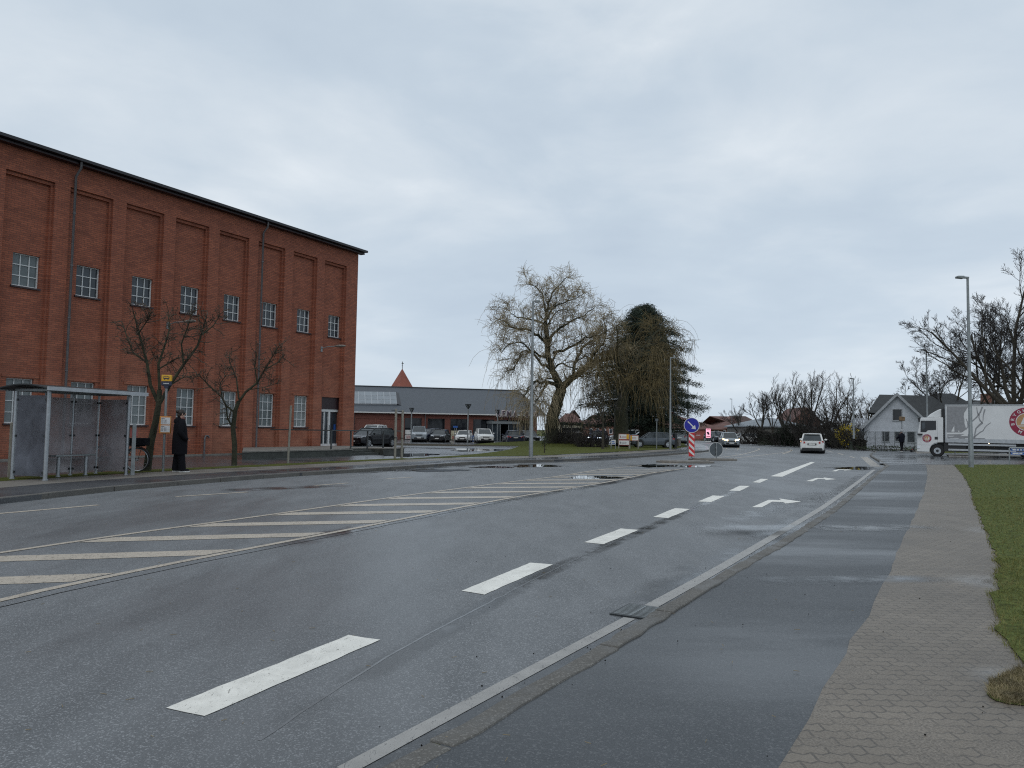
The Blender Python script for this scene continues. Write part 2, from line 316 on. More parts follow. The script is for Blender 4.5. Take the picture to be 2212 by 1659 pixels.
# ---------------------------------------------------------------- mesh helpers
def V(*a): return Vector(a)
def frame(t):
    t = t.normalized(); r = V(0, 0, 1) if abs(t.z) < .95 else V(1, 0, 0)
    u = t.cross(r).normalized(); return u, t.cross(u).normalized()
def tag(o, label=None, cat=None, group=None, kind=None):
    if label: o['label'] = label
    if cat: o['category'] = cat
    if group: o['group'] = group
    if kind: o['kind'] = kind
    return o
def empty(name, loc=(0, 0, 0), rz=0., label=None, cat=None, group=None, scale=1.):
    o = bpy.data.objects.new(name, None); o.empty_display_size = .3; C.objects.link(o)
    o.location = loc; o.rotation_euler = (0, 0, rz); o.scale = (scale,)*3
    return tag(o, label, cat, group)
class MB:
    def __init__(s): s.v = []; s.f = []; s.m = []; s.mi = 0
    def add(s, vs, fs):
        o = len(s.v); s.v += [tuple(p) for p in vs]; s.f += [tuple(i+o for i in f) for f in fs]; s.m += [s.mi]*len(fs); return s
    def box(s, c, d, rz=0., rot=None):
        R = rot or Matrix.Rotation(rz, 3, 'Z'); c = Vector(c)
        vs = [c+R @ V(x*d[0]/2, y*d[1]/2, z*d[2]/2) for x in (-1, 1) for y in (-1, 1) for z in (-1, 1)]
        return s.add(vs, [(0, 1, 3, 2), (4, 6, 7, 5), (0, 4, 5, 1), (2, 3, 7, 6), (0, 2, 6, 4), (1, 5, 7, 3)])
    def bb(s, x0, x1, y0, y1, z0, z1): return s.box(((x0+x1)/2, (y0+y1)/2, (z0+z1)/2), (abs(x1-x0), abs(y1-y0), abs(z1-z0)))
    def tube(s, pts, r, n=8, cap=True, close=False):
        pts = [Vector(p) for p in pts]; rs = r if isinstance(r, (list, tuple)) else [r]*len(pts); k = len(pts)
        vs = []; pu = None
        for i, p in enumerate(pts):
            t = (pts[(i+1) % k]-pts[i-1]) if close else (pts[min(i+1, k-1)]-pts[max(i-1, 0)])
            u, w_ = frame(t)
            if pu is not None:
                u = (pu-t.normalized()*pu.dot(t.normalized())).normalized(); w_ = t.normalized().cross(u)
            pu = u
            vs += [p+(u*math.cos(2*math.pi*j/n)+w_*math.sin(2*math.pi*j/n))*rs[i] for j in range(n)]
        fs = [(i*n+j, i*n+(j+1) % n, ((i+1) % k)*n+(j+1) % n, ((i+1) % k)*n+j) for i in range(k if close else k-1) for j in range(n)]
        if cap and not close: fs += [tuple(range(n))[::-1], tuple((k-1)*n+j for j in range(n))]
        return s.add(vs, fs)
    def cyl(s, a, b_, r, n=12, r2=None): return s.tube([a, b_], [r, r if r2 is None else r2], n)
    def prism(s, poly, z0, z1):         # outline in xy, from z0 to z1
        k = len(poly); vs = [(x, y, z0) for x, y in poly]+[(x, y, z1) for x, y in poly]
        return s.add(vs, [tuple(range(k))[::-1], tuple(range(k, 2*k))]+[(i, (i+1) % k, k+(i+1) % k, k+i) for i in range(k)])
    def prism_y(s, poly, y0, y1):       # outline in xz, from y0 to y1
        k = len(poly); vs = [(x, y0, z) for x, z in poly]+[(x, y1, z) for x, z in poly]
        return s.add(vs, [tuple(range(k)), tuple(range(k, 2*k))[::-1]]+[(i, k+i, k+(i+1) % k, (i+1) % k) for i in range(k)])
    def prism_x(s, poly, x0, x1):
        k = len(poly); vs = [(x0, y, z) for y, z in poly]+[(x1, y, z) for y, z in poly]
        return s.add(vs, [tuple(range(k)), tuple(range(k, 2*k))[::-1]]+[(i, k+i, k+(i+1) % k, (i+1) % k) for i in range(k)])
    def loft(s, rings, cap=True):
        n = len(rings[0]); vs = [p for r_ in rings for p in r_]; k = len(rings)
        fs = [(i*n+j, i*n+(j+1) % n, (i+1)*n+(j+1) % n, (i+1)*n+j) for i in range(k-1) for j in range(n)]
        if cap: fs += [tuple(range(n))[::-1], tuple((k-1)*n+j for j in range(n))]
        return s.add(vs, fs)
    def ellip(s, c, r, n=12, m=8):
        c = Vector(c); vs = [c+V(0, 0, -r[2])]; fs = []
        for i in range(1, m):
            a = -math.pi/2+math.pi*i/m
            vs += [c+V(r[0]*math.cos(a)*math.cos(2*math.pi*j/n), r[1]*math.cos(a)*math.sin(2*math.pi*j/n), r[2]*math.sin(a)) for j in range(n)]
        vs.append(c+V(0, 0, r[2])); t = len(vs)-1
        fs += [(0, 1+(j+1) % n, 1+j) for j in range(n)]
        fs += [(1+i*n+j, 1+i*n+(j+1) % n, 1+(i+1)*n+(j+1) % n, 1+(i+1)*n+j) for i in range(m-2) for j in range(n)]
        fs += [(1+(m-2)*n+j, 1+(m-2)*n+(j+1) % n, t) for j in range(n)]
        return s.add(vs, fs)
    def build(s, name, mats, parent=None, smooth=False, bevel=0., sub=0):
        me = bpy.data.meshes.new(name); me.from_pydata(s.v, [], s.f)
        mats = [mats] if isinstance(mats, str) else mats
        for x in mats: me.materials.append(MT[x])
        if len(mats) > 1: me.polygons.foreach_set('material_index', s.m)
        bm = bmesh.new(); bm.from_mesh(me); bmesh.ops.recalc_face_normals(bm, faces=bm.faces); bm.to_mesh(me); bm.free()
        if smooth: me.polygons.foreach_set('use_smooth', [True]*len(me.polygons))
        me.update()
        if smooth: me.set_sharp_from_angle(angle=math.radians(42))
        o = bpy.data.objects.new(name, me); C.objects.link(o); o.parent = parent
        if bevel:
            b_ = o.modifiers.new('bevel', 'BEVEL'); b_.width = bevel; b_.segments = 2; b_.limit_method = 'ANGLE'
        if sub:
            b_ = o.modifiers.new('sub', 'SUBSURF'); b_.levels = sub; b_.render_levels = sub
        return o
def obj(name, mats, parent=None, smooth=False, bevel=0., sub=0, **k):
    """obj('leg', 'steel', root, box=[...], cyl=[...]): small one-line parts"""
    m_ = MB()
    for fn, args in k.items():
        for a in args: getattr(m_, fn)(*a)
    return m_.build(name, mats, parent, smooth, bevel, sub)
def copy_tree(o, parent=None):
    c = o.copy(); C.objects.link(c); c.parent = parent
    for ch in list(o.children): copy_tree(ch, c)
    return c
def sheet(name, pts, z, mt, label=None, kind='structure', thick=0., cat=None, sides=True):
    """a flat ground polygon; thick > 0 makes it a slab whose top is z"""
    poly = [(p[0], p[1]) for p in pts]; m_ = MB()
    if thick: m_.prism(poly, z-thick, z)
    else: m_.add([(x, y, z) for x, y in poly], [tuple(range(len(poly)))])
    o = m_.build(name, mt); 
    if not thick and o.data.polygons[0].normal.z < 0: o.data.flip_normals()
    return tag(o, label, cat, kind=kind)
def spl(pts, step=.6):
    """smooth curve through points (Catmull-Rom)"""
    pts = [Vector((p[0], p[1])) for p in pts]; out_ = []
    for i in range(len(pts)-1):
        a = pts[max(i-1, 0)]; b_ = pts[i]; c = pts[i+1]; d = pts[min(i+2, len(pts)-1)]
        k = max(1, int((c-b_).length/step))
        for j in range(k):
            t = j/k; out_.append(.5*((2*b_)+(-a+c)*t+(2*a-5*b_+4*c-d)*t*t+(-a+3*b_-3*c+d)*t**3))
    out_.append(pts[-1]); return out_
def offset(pts, d):
    """polyline moved d to the left of its direction"""
    o_ = []
    for i, p in enumerate(pts):
        t = (pts[min(i+1, len(pts)-1)]-pts[max(i-1, 0)]).normalized(); o_.append(p+Vector((-t.y, t.x))*d)
    return o_
def strip_between(a, b_): return list(a)+list(reversed(b_))
def ribbon(pts, w0, z, m_):
    """flat line of width w0 into builder m_"""
    a = offset(pts, w0/2); b_ = offset(pts, -w0/2); k = len(pts)
    m_.add([(p.x, p.y, z) for p in a]+[(p.x, p.y, z) for p in b_], [(i, i+1, k+i+1, k+i) for i in range(k-1)])
def film(line, width, z, taper=True):
    """rain film: five vertices across, attribute 'wet' 0 at the rim and 1 in the middle"""
    cols = [offset(line, width*(j/4-.5)) for j in range(5)]; k = len(line); wv = [0, .7, 1, .7, 0]; m_ = MB(); at_ = []
    for i in range(k):
        e_ = min(1, min(i, k-1-i)/3) if taper else 1
        for j in range(5): m_.v.append((cols[j][i].x, cols[j][i].y, z)); at_.append(wv[j]*e_)
    for i in range(k-1):
        for j in range(4): m_.f.append((i*5+j, (i+1)*5+j, (i+1)*5+j+1, i*5+j+1)); m_.m.append(0)
    o = m_.build('wet_film', 'wet_film'); a = o.data.attributes.new('wet', 'FLOAT', 'POINT'); a.data.foreach_set('value', at_); return tag(o, kind='structure')
def text(name, body, size, mt, parent, M_, ext=.01, off=0., align='CENTER', bold=0.):
    cu = bpy.data.curves.new(name, 'FONT'); cu.body = body; cu.size = size; cu.extrude = ext; cu.offset = bold
    cu.align_x = align; cu.align_y = 'CENTER'; cu.resolution_u = 3
    t = bpy.data.objects.new(name+'_t', cu); C.objects.link(t)
    dg = bpy.context.evaluated_depsgraph_get(); dg.update()
    me = bpy.data.meshes.new_from_object(t.evaluated_get(dg)); bpy.data.objects.remove(t)
    me.transform(M_); me.materials.clear(); me.materials.append(MT[mt])
    o = bpy.data.objects.new(name, me); C.objects.link(o); o.parent = parent; return o
UPR = Matrix.Rotation(math.pi/2, 4, 'X')     # text upright, read from -y
# -------- many tapered tubes at once (branches, twigs, strands)
class Tubes:
    def __init__(s): s.g = {}
    def add(s, pts, rad, n=4): s.g.setdefault((len(pts), n), []).append((pts, rad))
    def build(s, name, mt, parent=None):
        vs = []; fs = []; base = 0
        for (k, n), lst in s.g.items():
            Pn = np.array([[tuple(p) for p in a] for a, _ in lst]); R = np.array([r_ for _, r_ in lst])
            B = len(lst); T = np.gradient(Pn, axis=1); T /= np.linalg.norm(T, axis=2, keepdims=True)+1e-9
            mean = T.mean(1); ref = np.where(np.abs(mean[:, 2:3]) < .8, np.array([[0, 0, 1.]]), np.array([[1., 0, 0]]))[:, None, :]
            U = np.cross(T, ref); U /= np.linalg.norm(U, axis=2, keepdims=True)+1e-9; W = np.cross(T, U)
            ang = np.arange(n)*2*np.pi/n
            ring = Pn[:, :, None, :]+R[:, :, None, None]*(U[:, :, None, :]*np.cos(ang)[None, None, :, None]+W[:, :, None, :]*np.sin(ang)[None, None, :, None])
            vs.append(ring.reshape(-1, 3))
            b_, i, j = np.meshgrid(np.arange(B), np.arange(k-1), np.arange(n), indexing='ij')
            a0 = base+b_*k*n+i*n; q = np.stack([a0+j, a0+(j+1) % n, a0+n+(j+1) % n, a0+n+j], -1).reshape(-1, 4)
            fs.append(q); base += B*k*n
        vs = np.concatenate(vs); fs = np.concatenate(fs)
        return npmesh(name, vs, fs, mt, parent, True)
def npmesh(name, vs, fs, mt, parent=None, smooth=False):
    me = bpy.data.meshes.new(name); me.vertices.add(len(vs)); me.vertices.foreach_set('co', np.asarray(vs, np.float32).ravel())
    k = fs.shape[1]; me.loops.add(fs.size); me.loops.foreach_set('vertex_index', fs.astype(np.int32).ravel())
    me.polygons.add(len(fs)); me.polygons.foreach_set('loop_start', np.arange(len(fs), dtype=np.int32)*k)
    me.update(calc_edges=True); me.materials.append(MT[mt])
    if smooth: me.polygons.foreach_set('use_smooth', np.ones(len(fs), bool))
    o = bpy.data.objects.new(name, me); C.objects.link(o); o.parent = parent; return o
def scatter_leaves(name, centers, size, mt, parent=None, seed=1, flat=0., asp=.5):
    rg = np.random.default_rng(seed); c = np.asarray(centers, float); n = len(c)
    a = rg.normal(size=(n, 3)); a[:, 2] *= (1-flat); a /= np.linalg.norm(a, axis=1, keepdims=True)
    b_ = rg.normal(size=(n, 3)); b_[:, 2] *= (1-flat); b_ = np.cross(a, b_); b_ /= np.linalg.norm(b_, axis=1, keepdims=True)+1e-9
    s = size*rg.uniform(.5, 1.3, (n, 1)); vs = np.stack([c-a*s, c+b_*s*asp, c+a*s, c-b_*s*asp], 1).reshape(-1, 3)
    return npmesh(name, vs, np.arange(4*n).reshape(-1, 4), mt, parent)
# -------- bare trees
def rdir(rg, d, ang):
    d = Vector(d).normalized(); u, w_ = frame(d); a = rg.uniform(0, 2*math.pi)
    return (d*math.cos(ang)+(u*math.cos(a)+w_*math.sin(a))*math.sin(ang)).normalized()
def walk(rg, p, d, length, k, wob, up):
    pts = [Vector(p)]; d = Vector(d).normalized(); st = length/(k-1)
    for i in range(k-1):
        d = (d+V(rg.gauss(0, wob), rg.gauss(0, wob), rg.gauss(0, wob)+up)).normalized(); pts.append(pts[-1]+d*st)
    return pts
def grow(rg, limbs, twigs, p, d, length, r, lv, cfg):
    """recursive limb; cfg: per level (children, length ratio, angle, wobble, lift)"""
    nch, lr, ang, wob, up = cfg[lv]; k = 7 if lv < 2 else 5
    pts = walk(rg, p, d, length, k, wob, up); last = lv == len(cfg)-1
    r1 = max(r*.35, .011); rad = [r+(r1-r)*i/(k-1) for i in range(k)]
    (twigs if lv >= 2 else limbs).add(pts, rad, 7 if lv == 0 else (5 if lv == 1 else 3))
    if last: return
    for c in range(nch):
        t = (.22+.78*(c+rg.random())/nch) if lv else (.30+.70*(c+rg.random())/nch)
        x = t*(k-1); i = min(int(x), k-2); q = pts[i].lerp(pts[i+1], x-i); dd = pts[i+1]-pts[i]
        rr = max((r+(r1-r)*t)*.58, .012)
        grow(rg, limbs, twigs, q, rdir(rg, dd, ang*rg.uniform(.6, 1.25)), length*lr*rg.uniform(.65, 1.15)*(1.15-.5*t), rr, lv+1, cfg)
def bare_tree(name, label, cat, loc, seed, h, r, cfg, twig='twig_dark', bark='bark', group=None, trunkh=.3, nlimb=5, lean=(0, 0), spread=.55):
    rg = random.Random(seed); root = empty(name, loc, 0, label, cat, group)
    lb, tw = Tubes(), Tubes(); top = V(lean[0], lean[1], h*trunkh)
    tp = [V(0, 0, -.1), V(lean[0]*.2, lean[1]*.2, h*trunkh*.33), V(lean[0]*.6, lean[1]*.6, h*trunkh*.7), top]
    lb.add(tp, [r*1.35, r, r*.9, r*.85], 9)
    for i in range(nlimb):
        a = 2*math.pi*i/nlimb+rg.uniform(-.4, .4); sp_ = spread*rg.uniform(.55, 1.25) if i else .1
        d = V(math.cos(a)*math.sin(sp_), math.sin(a)*math.sin(sp_), math.cos(sp_))
        grow(rg, lb, tw, top-V(0, 0, h*trunkh*.25*rg.random()*(i > 0)), d, h*(1-trunkh)*rg.uniform(.8, 1.0), r*.55, 0, cfg)
    lb.build('trunk', bark, root); tw.build('crown', twig, root); return root
# ================================================================ GROUND
rnd = random.Random(5)
sheet('ground', [(-1500, -300), (1500, -300), (1500, 2500), (-1500, 2500)], -.25, 'far_ground')
sheet('road', [(-400, -60), (400, -60), (400, 420), (-400, 420)], 0, 'road_asphalt', thick=.15)
# right-hand land (kerb line ahead of the camera, then round the outside of the bend)
KR = spl([V(-4.2, -3, 0), V(-2.55, 0, 0)]+[P(u, v, ZR) for u, v in [(818.5, 1659), (932.6, 1600), (1097, 1516), (1147.6, 1482), (1299, 1394), (1420, 1320.7), (1500, 1275), (1571, 1230), (1667, 1179.6), (1742, 1134), (1803, 1094), (1853, 1053.6), (1903.6, 1013), (1916, 1006)]], .5)
KR2 = spl([P(1916, 1006, ZR), P(1902, 997, ZR), P(1883, 986, ZR), P(1880, 980, ZR), P(1890, 975, ZR), P(1868, 971.5, ZR), P(1783, 964, ZR), P(1694, 959.5, ZR), P(1595, 954.5, ZR), V(26, 152, 0), V(-10, 178, 0), V(-80, 205, 0), V(-350, 250, 0)], 1.)
KRA = KR+KR2[1:]
sheet('right_verge', KRA+[Vector((-350, 700)), Vector((700, 700)), Vector((700, -60)), Vector((-8, -60))], ZR-.01, 'lawn', thick=.12)
KL = spl([V(-16, 0, 0), V(-12.6, 7, 0)]+[P(u, v) for u, v in [(0, 1089), (103, 1077), (246, 1061), (384, 1049), (607, 1031), (750, 1022), (878, 1013), (1037, 1002.5), (1207, 997), (1296, 993), (1385, 988), (1471, 981.5), (1526, 976)]], .7)
KL2 = spl([P(1526, 976), P(1536, 973), P(1530, 967), P(1513, 961.5), P(1490, 958), P(1462, 955.5), V(5, 112, 0), V(-60, 126, 0), V(-350, 160, 0)], 1.)
KLA = KL+KL2[1:]
sheet('left_yard', KLA+[Vector((-350, -60)), Vector((-30, -60))], ZL-.004, 'yard_asphalt', thick=.12)
def kerb(name, line, side, top, w_=.13, dip=None, seg=1.0):
    m_ = MB(); acc = 0; a = line[0]; run = [a]
    for i in range(1, len(line)):
        run.append(line[i]); acc += (line[i]-line[i-1]).length
        if acc >= seg or i == len(line)-1:
            k = (run[-1]-run[0]); t = k.normalized(); nn = Vector((-t.y, t.x))*side
            g = t*.006; z1 = top+rnd.uniform(-.006, .008); j = rnd.uniform(-.006, .006)
            if dip and dip(run[0]): z1 = .045
            p0, p1 = run[0]+g, run[-1]-g
            ns = 9 if p0.length < 22 else 2; ed = lambda o_: [p0.lerp(p1, i_/ns)+nn*(o_+rnd.gauss(0, .0065)) for i_ in range(ns+1)]
            q = ed(-.012-j)+ed(w_)[::-1]
            m_.prism([(p.x, p.y) for p in q], -.02, z1)
            run = [line[i]]; acc = 0
    o = m_.build(name, 'granite', bevel=.012); return tag(o, kind='structure')
kerb('kerb', KR+KR2[1:90], -1, ZR+.006, .125)
dipL = lambda p: P(1290, 994)[1] < p.y < P(1336, 991)[1]
kerb('kerb', KL+KL2[1:12], 1, ZL+.012, .14, dipL)
# right cycle path, then paved footway, side road
PR = spl([V(-2.5, -3, 0), V(-.78, 0, 0)]+[P(u, v, ZR) for u, v in [(1682, 1659), (1742, 1552.5), (1823, 1411.4), (1903.6, 1275), (1954, 1159.4), (1990, 1078.8), (2003, 1028), (2000, 1003)]], .45)
rg5 = random.Random(8)
PRj = [p+Vector((rg5.uniform(-.018, .018), rg5.uniform(-.012, .012))) for p in PR]
inner = offset(KR, -.05)
sheet('cycle_path', inner+offset(KR2, -.08)[1:60]+list(reversed(offset(KR2, -3.1)[1:60]))+[P(2030, 1001, ZR).xy]+list(reversed(PRj)), ZR-.006, 'path_asphalt')
GLp = [V(1.6, -3, 0), V(2.0, 1, 0), V(2.9, 3.7, 0)]+[P(u, v, ZR) for u, v in [(2206, 1436), (2186, 1401), (2160.6, 1361), (2150.6, 1295.5), (2155.6, 1245), (2150.6, 1194.7), (2125, 1134), (2105, 1084), (2085, 1033), (2061, 1004)]]
GL = spl(GLp, .25)
def jag(line, a, seed, fr=1.3):
    rg = random.Random(seed); o_ = []; ph = rg.uniform(0, 9)
    for i, p in enumerate(line):
        t = (line[min(i+1, len(line)-1)]-line[max(i-1, 0)]).normalized(); nn = Vector((-t.y, t.x))
        o_.append(p+nn*(a*math.sin(i*fr+ph)*.4+rg.gauss(0, a*.6)))
    return o_
sheet('paved_footway', PRj[:-1]+[P(2000, 1003.5, ZR).xy, P(2075, 1003.5, ZR).xy]+list(reversed([p+Vector((.5, 0)) for p in GL])), ZR-.001, 'paver')
GLj = jag(GL, .03, 3)
grass_poly = [p.xy if len(p) == 3 else p for p in GLj]+[P(2420, 1004, ZR).xy, Vector((60, -3))]
sheet('grass_verge', grass_poly, ZR+.012, 'soil')
SR = [P(1900, 1001, ZR).xy, P(2000, 1003.5, ZR).xy, P(2500, 1006, ZR).xy, P(2700, 1000, ZR).xy+Vector((120, 0)), P(2500, 985, ZR).xy+Vector((60, 30)), P(2120, 978, ZR).xy, P(1990, 979.5, ZR).xy, P(1900, 982, ZR).xy]
sheet('side_road', SR, ZR+.004, 'yard_asphalt')
m_ = MB(); q = [P(2050, 988, ZR), P(2400, 990, ZR), P(2400, 983, ZR), P(2044, 983, ZR)]; m_.prism([(p.x, p.y) for p in q], ZR, ZR+.09); tag(m_.build('traffic_island', 'cobble', bevel=.02), kind='structure')
q = offset(KR2, -3.05)[12:95]; q2 = offset(KR2, -5.1)[12:95]
sheet('far_footway', [p for p in q]+list(reversed(q2)), ZR-.003, 'footway')
# left: cycle path, footway, grass strip, planted island
KLn = [p for p in KL]
sheet('cycle_path', offset(KLn, .14)+list(reversed(offset(KLn, 1.8))), ZL, 'left_path_asphalt')
sheet('footway', offset(KLn, 1.8)+list(reversed(offset(KLn, 3.3))), ZL+.002, 'footway')
GS = [p for p in KLn if p.y < 33]
sheet('grass_strip', jag(offset(GS, 3.3), .05, 4)+list(reversed(jag(offset(GS, 4.25), .12, 5))), ZL+.006, 'lawn')
isl = spl([P(u, v, ZL) for u, v in [(800, 996), (1015, 987), (1172, 983.5), (1324, 976), (1445, 970), (1487, 964.5)]], 1)+spl([P(u, v, ZL) for u, v in [(1476, 957.5), (1453, 959.5), (1380, 962), (1254, 963), (1161, 960), (1128, 962.5), (1099, 971), (1025, 981), (869, 991.5)]], 1)
sheet('planted_island', isl, ZL+.005, 'lawn')
sheet('mulch_strip', [P(u, v, ZL).xy for u, v in [(845, 962), (1000, 964), (1100, 964.5), (1135, 963.5), (1135, 961), (1000, 960), (845, 957.5)]], ZL+.004, 'mulch')
mb = MB(); c = P(1185, 962, ZL); rings = []
for i in range(5):
    r_ = 4.6*(1-i/5); rings.append([V(c.x+r_*1.5*math.cos(a*math.pi/8), c.y+r_*math.sin(a*math.pi/8), ZL-.02+.42*math.sin(i/5*math.pi/2)) for a in range(16)])
tag(mb.loft(rings).build('grass_mound', 'lawn', smooth=True), kind='structure')
# ---------------------------------------------------------------- painted markings
ZM = .004
mk = MB()
a0, b0 = P(357, 1531), P(752, 1373); e0 = P(443, 1548)
dashes = [[(357, 1531), (443, 1548), (821, 1383), (752, 1373)], [(996, 1277), (1047, 1285), (1194, 1220), (1146, 1216)], [(1262, 1172), (1304, 1176), (1380, 1145), (1341, 1142)], [(1411, 1117), (1443, 1119.5), (1491, 1100), (1458, 1098)], [(1508, 1083.5), (1536, 1085), (1566, 1072), (1540, 1070.5)], [(1575, 1060), (1598, 1061), (1620, 1050), (1598, 1049.5)], [(1625, 1042), (1642, 1043), (1660, 1035), (1644, 1034.5)], [(1664, 1029), (1690, 1030), (1760, 999), (1752, 998)]]
def flat(name, polys, mt, z=ZM):
    m_ = MB()
    for q in polys: m_.add([(p[0], p[1], z) for p in q], [tuple(range(len(q)))])
    o = m_.build(name, mt)
    for pl in o.data.polygons:
        if pl.normal.z < 0: pl.flip()
    return tag(o, kind='structure')
def jitq(q, a=.003):
    """a painted quad with a slightly uneven outline"""
    o_ = []; rg = random.Random(int(q[0][0]*100))
    for i in range(4):
        p, s_ = Vector(q[i][:2]), Vector(q[(i+1) % 4][:2]); k = max(2, int((s_-p).length/.12))
        for j in range(k): o_.append(p.lerp(s_, j/k)+Vector((rg.gauss(0, a), rg.gauss(0, a))))
    return o_
flat('lane_marking', [jitq([P(*x) for x in q]) for q in dashes], 'paint')
# edge line beside the right kerb
WL = spl([P(u, v) for u, v in [(745, 1665), (1105, 1472), (1360, 1336)]], .3)
WL2 = spl([P(u, v) for u, v in [(1403, 1312), (1556, 1227), (1700, 1142), (1785, 1091), (1850, 1044), (1888, 1015)]], .4)
m_ = MB(); ribbon([p for p in WL], .10, ZM, m_); ribbon([p for p in WL2], .125, ZM, m_); tag(m_.build('edge_line', 'edge_paint'), kind='structure')
m_ = MB(); gk = offset(KR, .06)
ribbon([p for p in gk if p.y < 30], .10, .0025, m_); tag(m_.build('gutter', 'gutter'), kind='structure')
# hatched area
HU = spl([V(-7.2, 5, 0)]+[P(u, v) for u, v in [(0, 1194.5), (297.6, 1151), (570, 1114), (893, 1068.5), (1097, 1042), (1207, 1028.6), (1296, 1014.7), (1385.6, 1005.8), (1450, 1000)]], .5)
HL = spl([V(-5.1, 4, 0)]+[P(u, v) for u, v in [(0, 1297.6), (91.8, 1276), (400, 1212), (749, 1145), (1097, 1077), (1306, 1042.5), (1405, 1022.6), (1475, 1012.7)]], .5)
m_ = MB(); ribbon(HU, .10, ZM+.001, m_); ribbon(HL, .10, ZM+.001, m_); tag(m_.build('hatch_border', 'worn_paint'), kind='structure')
def at_y(line, y):
    for i in range(len(line)-1):
        if line[i].y <= y <= line[i+1].y: return line[i].lerp(line[i+1], (y-line[i].y)/(line[i+1].y-line[i].y))
st = []
def hit(line, p0, d):
    best = None
    for i in range(len(line)-1):
        a, b_ = line[i], line[i+1]; e_ = b_-a; den = d.x*e_.y-d.y*e_.x
        if abs(den) < 1e-9: continue
        w_ = a-p0; s_ = (w_.x*d.y-w_.y*d.x)/den
        if 0 <= s_ <= 1: best = a.lerp(b_, s_)
    return best
sd_ = Vector((2.62, .80)).normalized()
for k in range(-2, 19):
    p0 = Vector((-5.72, 8.62))+Vector((.72, 1.60))*k; w_ = Vector((.20, .44))*1.08
    c1, c2 = hit(HU, p0, sd_), hit(HL, p0, sd_); c4, c3 = hit(HU, p0-w_, sd_), hit(HL, p0-w_, sd_)
    if None in (c1, c2, c3, c4): continue
    st.append([c1+sd_*.12, c2-sd_*.12, c3-sd_*.12, c4+sd_*.12])
flat('hatch_stripe', [jitq(q, .005) for q in st], 'worn_paint', ZM)
# dashed line by the bus lane
bl = spl([P(u, v) for u, v in [(0, 1109), (206, 1091), (377, 1074), (536, 1063.5), (678, 1049), (752, 1043.5), (830, 1034), (878, 1032)]], .5)
m_ = MB()
for u0, v0, u1, v1 in [(-40, 1113, 213, 1091), (380, 1073, 536, 1063), (680, 1049, 752, 1043.5), (835, 1034.5, 890, 1031)]:
    ribbon([P(u0, v0).xy, P((u0+u1)/2, (v0+v1)/2).xy, P(u1, v1).xy], .13, ZM, m_)
tag(m_.build('lane_dash', 'worn_paint'), kind='structure')
# turn arrows
def arrow(pts):
    return [P(*p) for p in pts]
arrs = [arrow([(1624, 1096), (1646, 1096), (1668, 1084), (1692, 1085), (1697, 1088), (1731, 1084), (1683, 1077), (1687, 1080.5), (1660, 1080)]),
        arrow([(1741, 1039.5), (1755, 1040), (1768, 1034.5), (1781, 1035.3), (1784, 1037), (1807, 1035.3), (1779, 1031.5), (1780, 1033.3), (1764, 1032.5)]),
        arrow([(1796, 1018), (1806, 1018.3), (1813, 1015), (1822, 1015.4), (1824, 1016.5), (1842, 1015.2), (1822, 1013.2), (1822, 1014.2), (1811, 1013.8)])]
flat('turn_arrow', arrs, 'paint')
# give-way dashes at the corner and lines round the bend
m_ = MB()
for i in range(9):
    t = i/8; u = 1891-(1891-1868)*t; v = 1007.5-(1007.5-988.5)*t; ribbon([P(u, v).xy, P(u-1.6, v-1.3).xy], .45, ZM, m_)
for L_ in ([(1432, 1000), (1540, 990), (1600, 982), (1632, 974), (1640, 969.5), (1620, 966)], [(1440, 1003), (1560, 992), (1640, 984), (1700, 976), (1708, 972), (1690, 968.5), (1650, 966)], [(1690, 981), (1702, 977), (1711, 972.5), (1700, 970)], [(1207, 1001), (1270, 998.5)], [(1420, 985), (1470, 982.2), (1530, 977.5)], [(1785, 973.5), (1800, 977)], [(1810, 979), (1822, 982.5)], [(1836, 986), (1846, 989)]):
    ribbon(spl([P(u, v) for u, v in L_], 1), .12, ZM, m_)
for u, v in [(1027, 957), (1075, 958), (1125, 959), (980, 956), (925, 955.5)]: ribbon([P(u, v, ZL).xy, P(u-14, v-4, ZL).xy], .12, ZL+.003, m_)
tag(m_.build('road_line', 'worn_paint'), kind='structure')
# a dark joint below the hatching and a smooth tar joint beside the lane dashes
m_ = MB(); rg = random.Random(2)
ribbon([p+Vector((rg.gauss(0, .006), rg.gauss(0, .006))) for p in offset(HL, -.22)], .016, .0018, m_)
tag(m_.build('road_joint', 'debris'), kind='structure')
m_ = MB(); tj = spl([P(u, v) for u, v in [(560, 1600), (835, 1420), (1060, 1300), (1240, 1210), (1420, 1130), (1520, 1088), (1610, 1052)]], .15)
ribbon([p+Vector((rg.gauss(0, .004), rg.gauss(0, .004))) for p in tj], .018, .0016, m_); tag(m_.build('tar_joint', 'tar'), kind='structure')
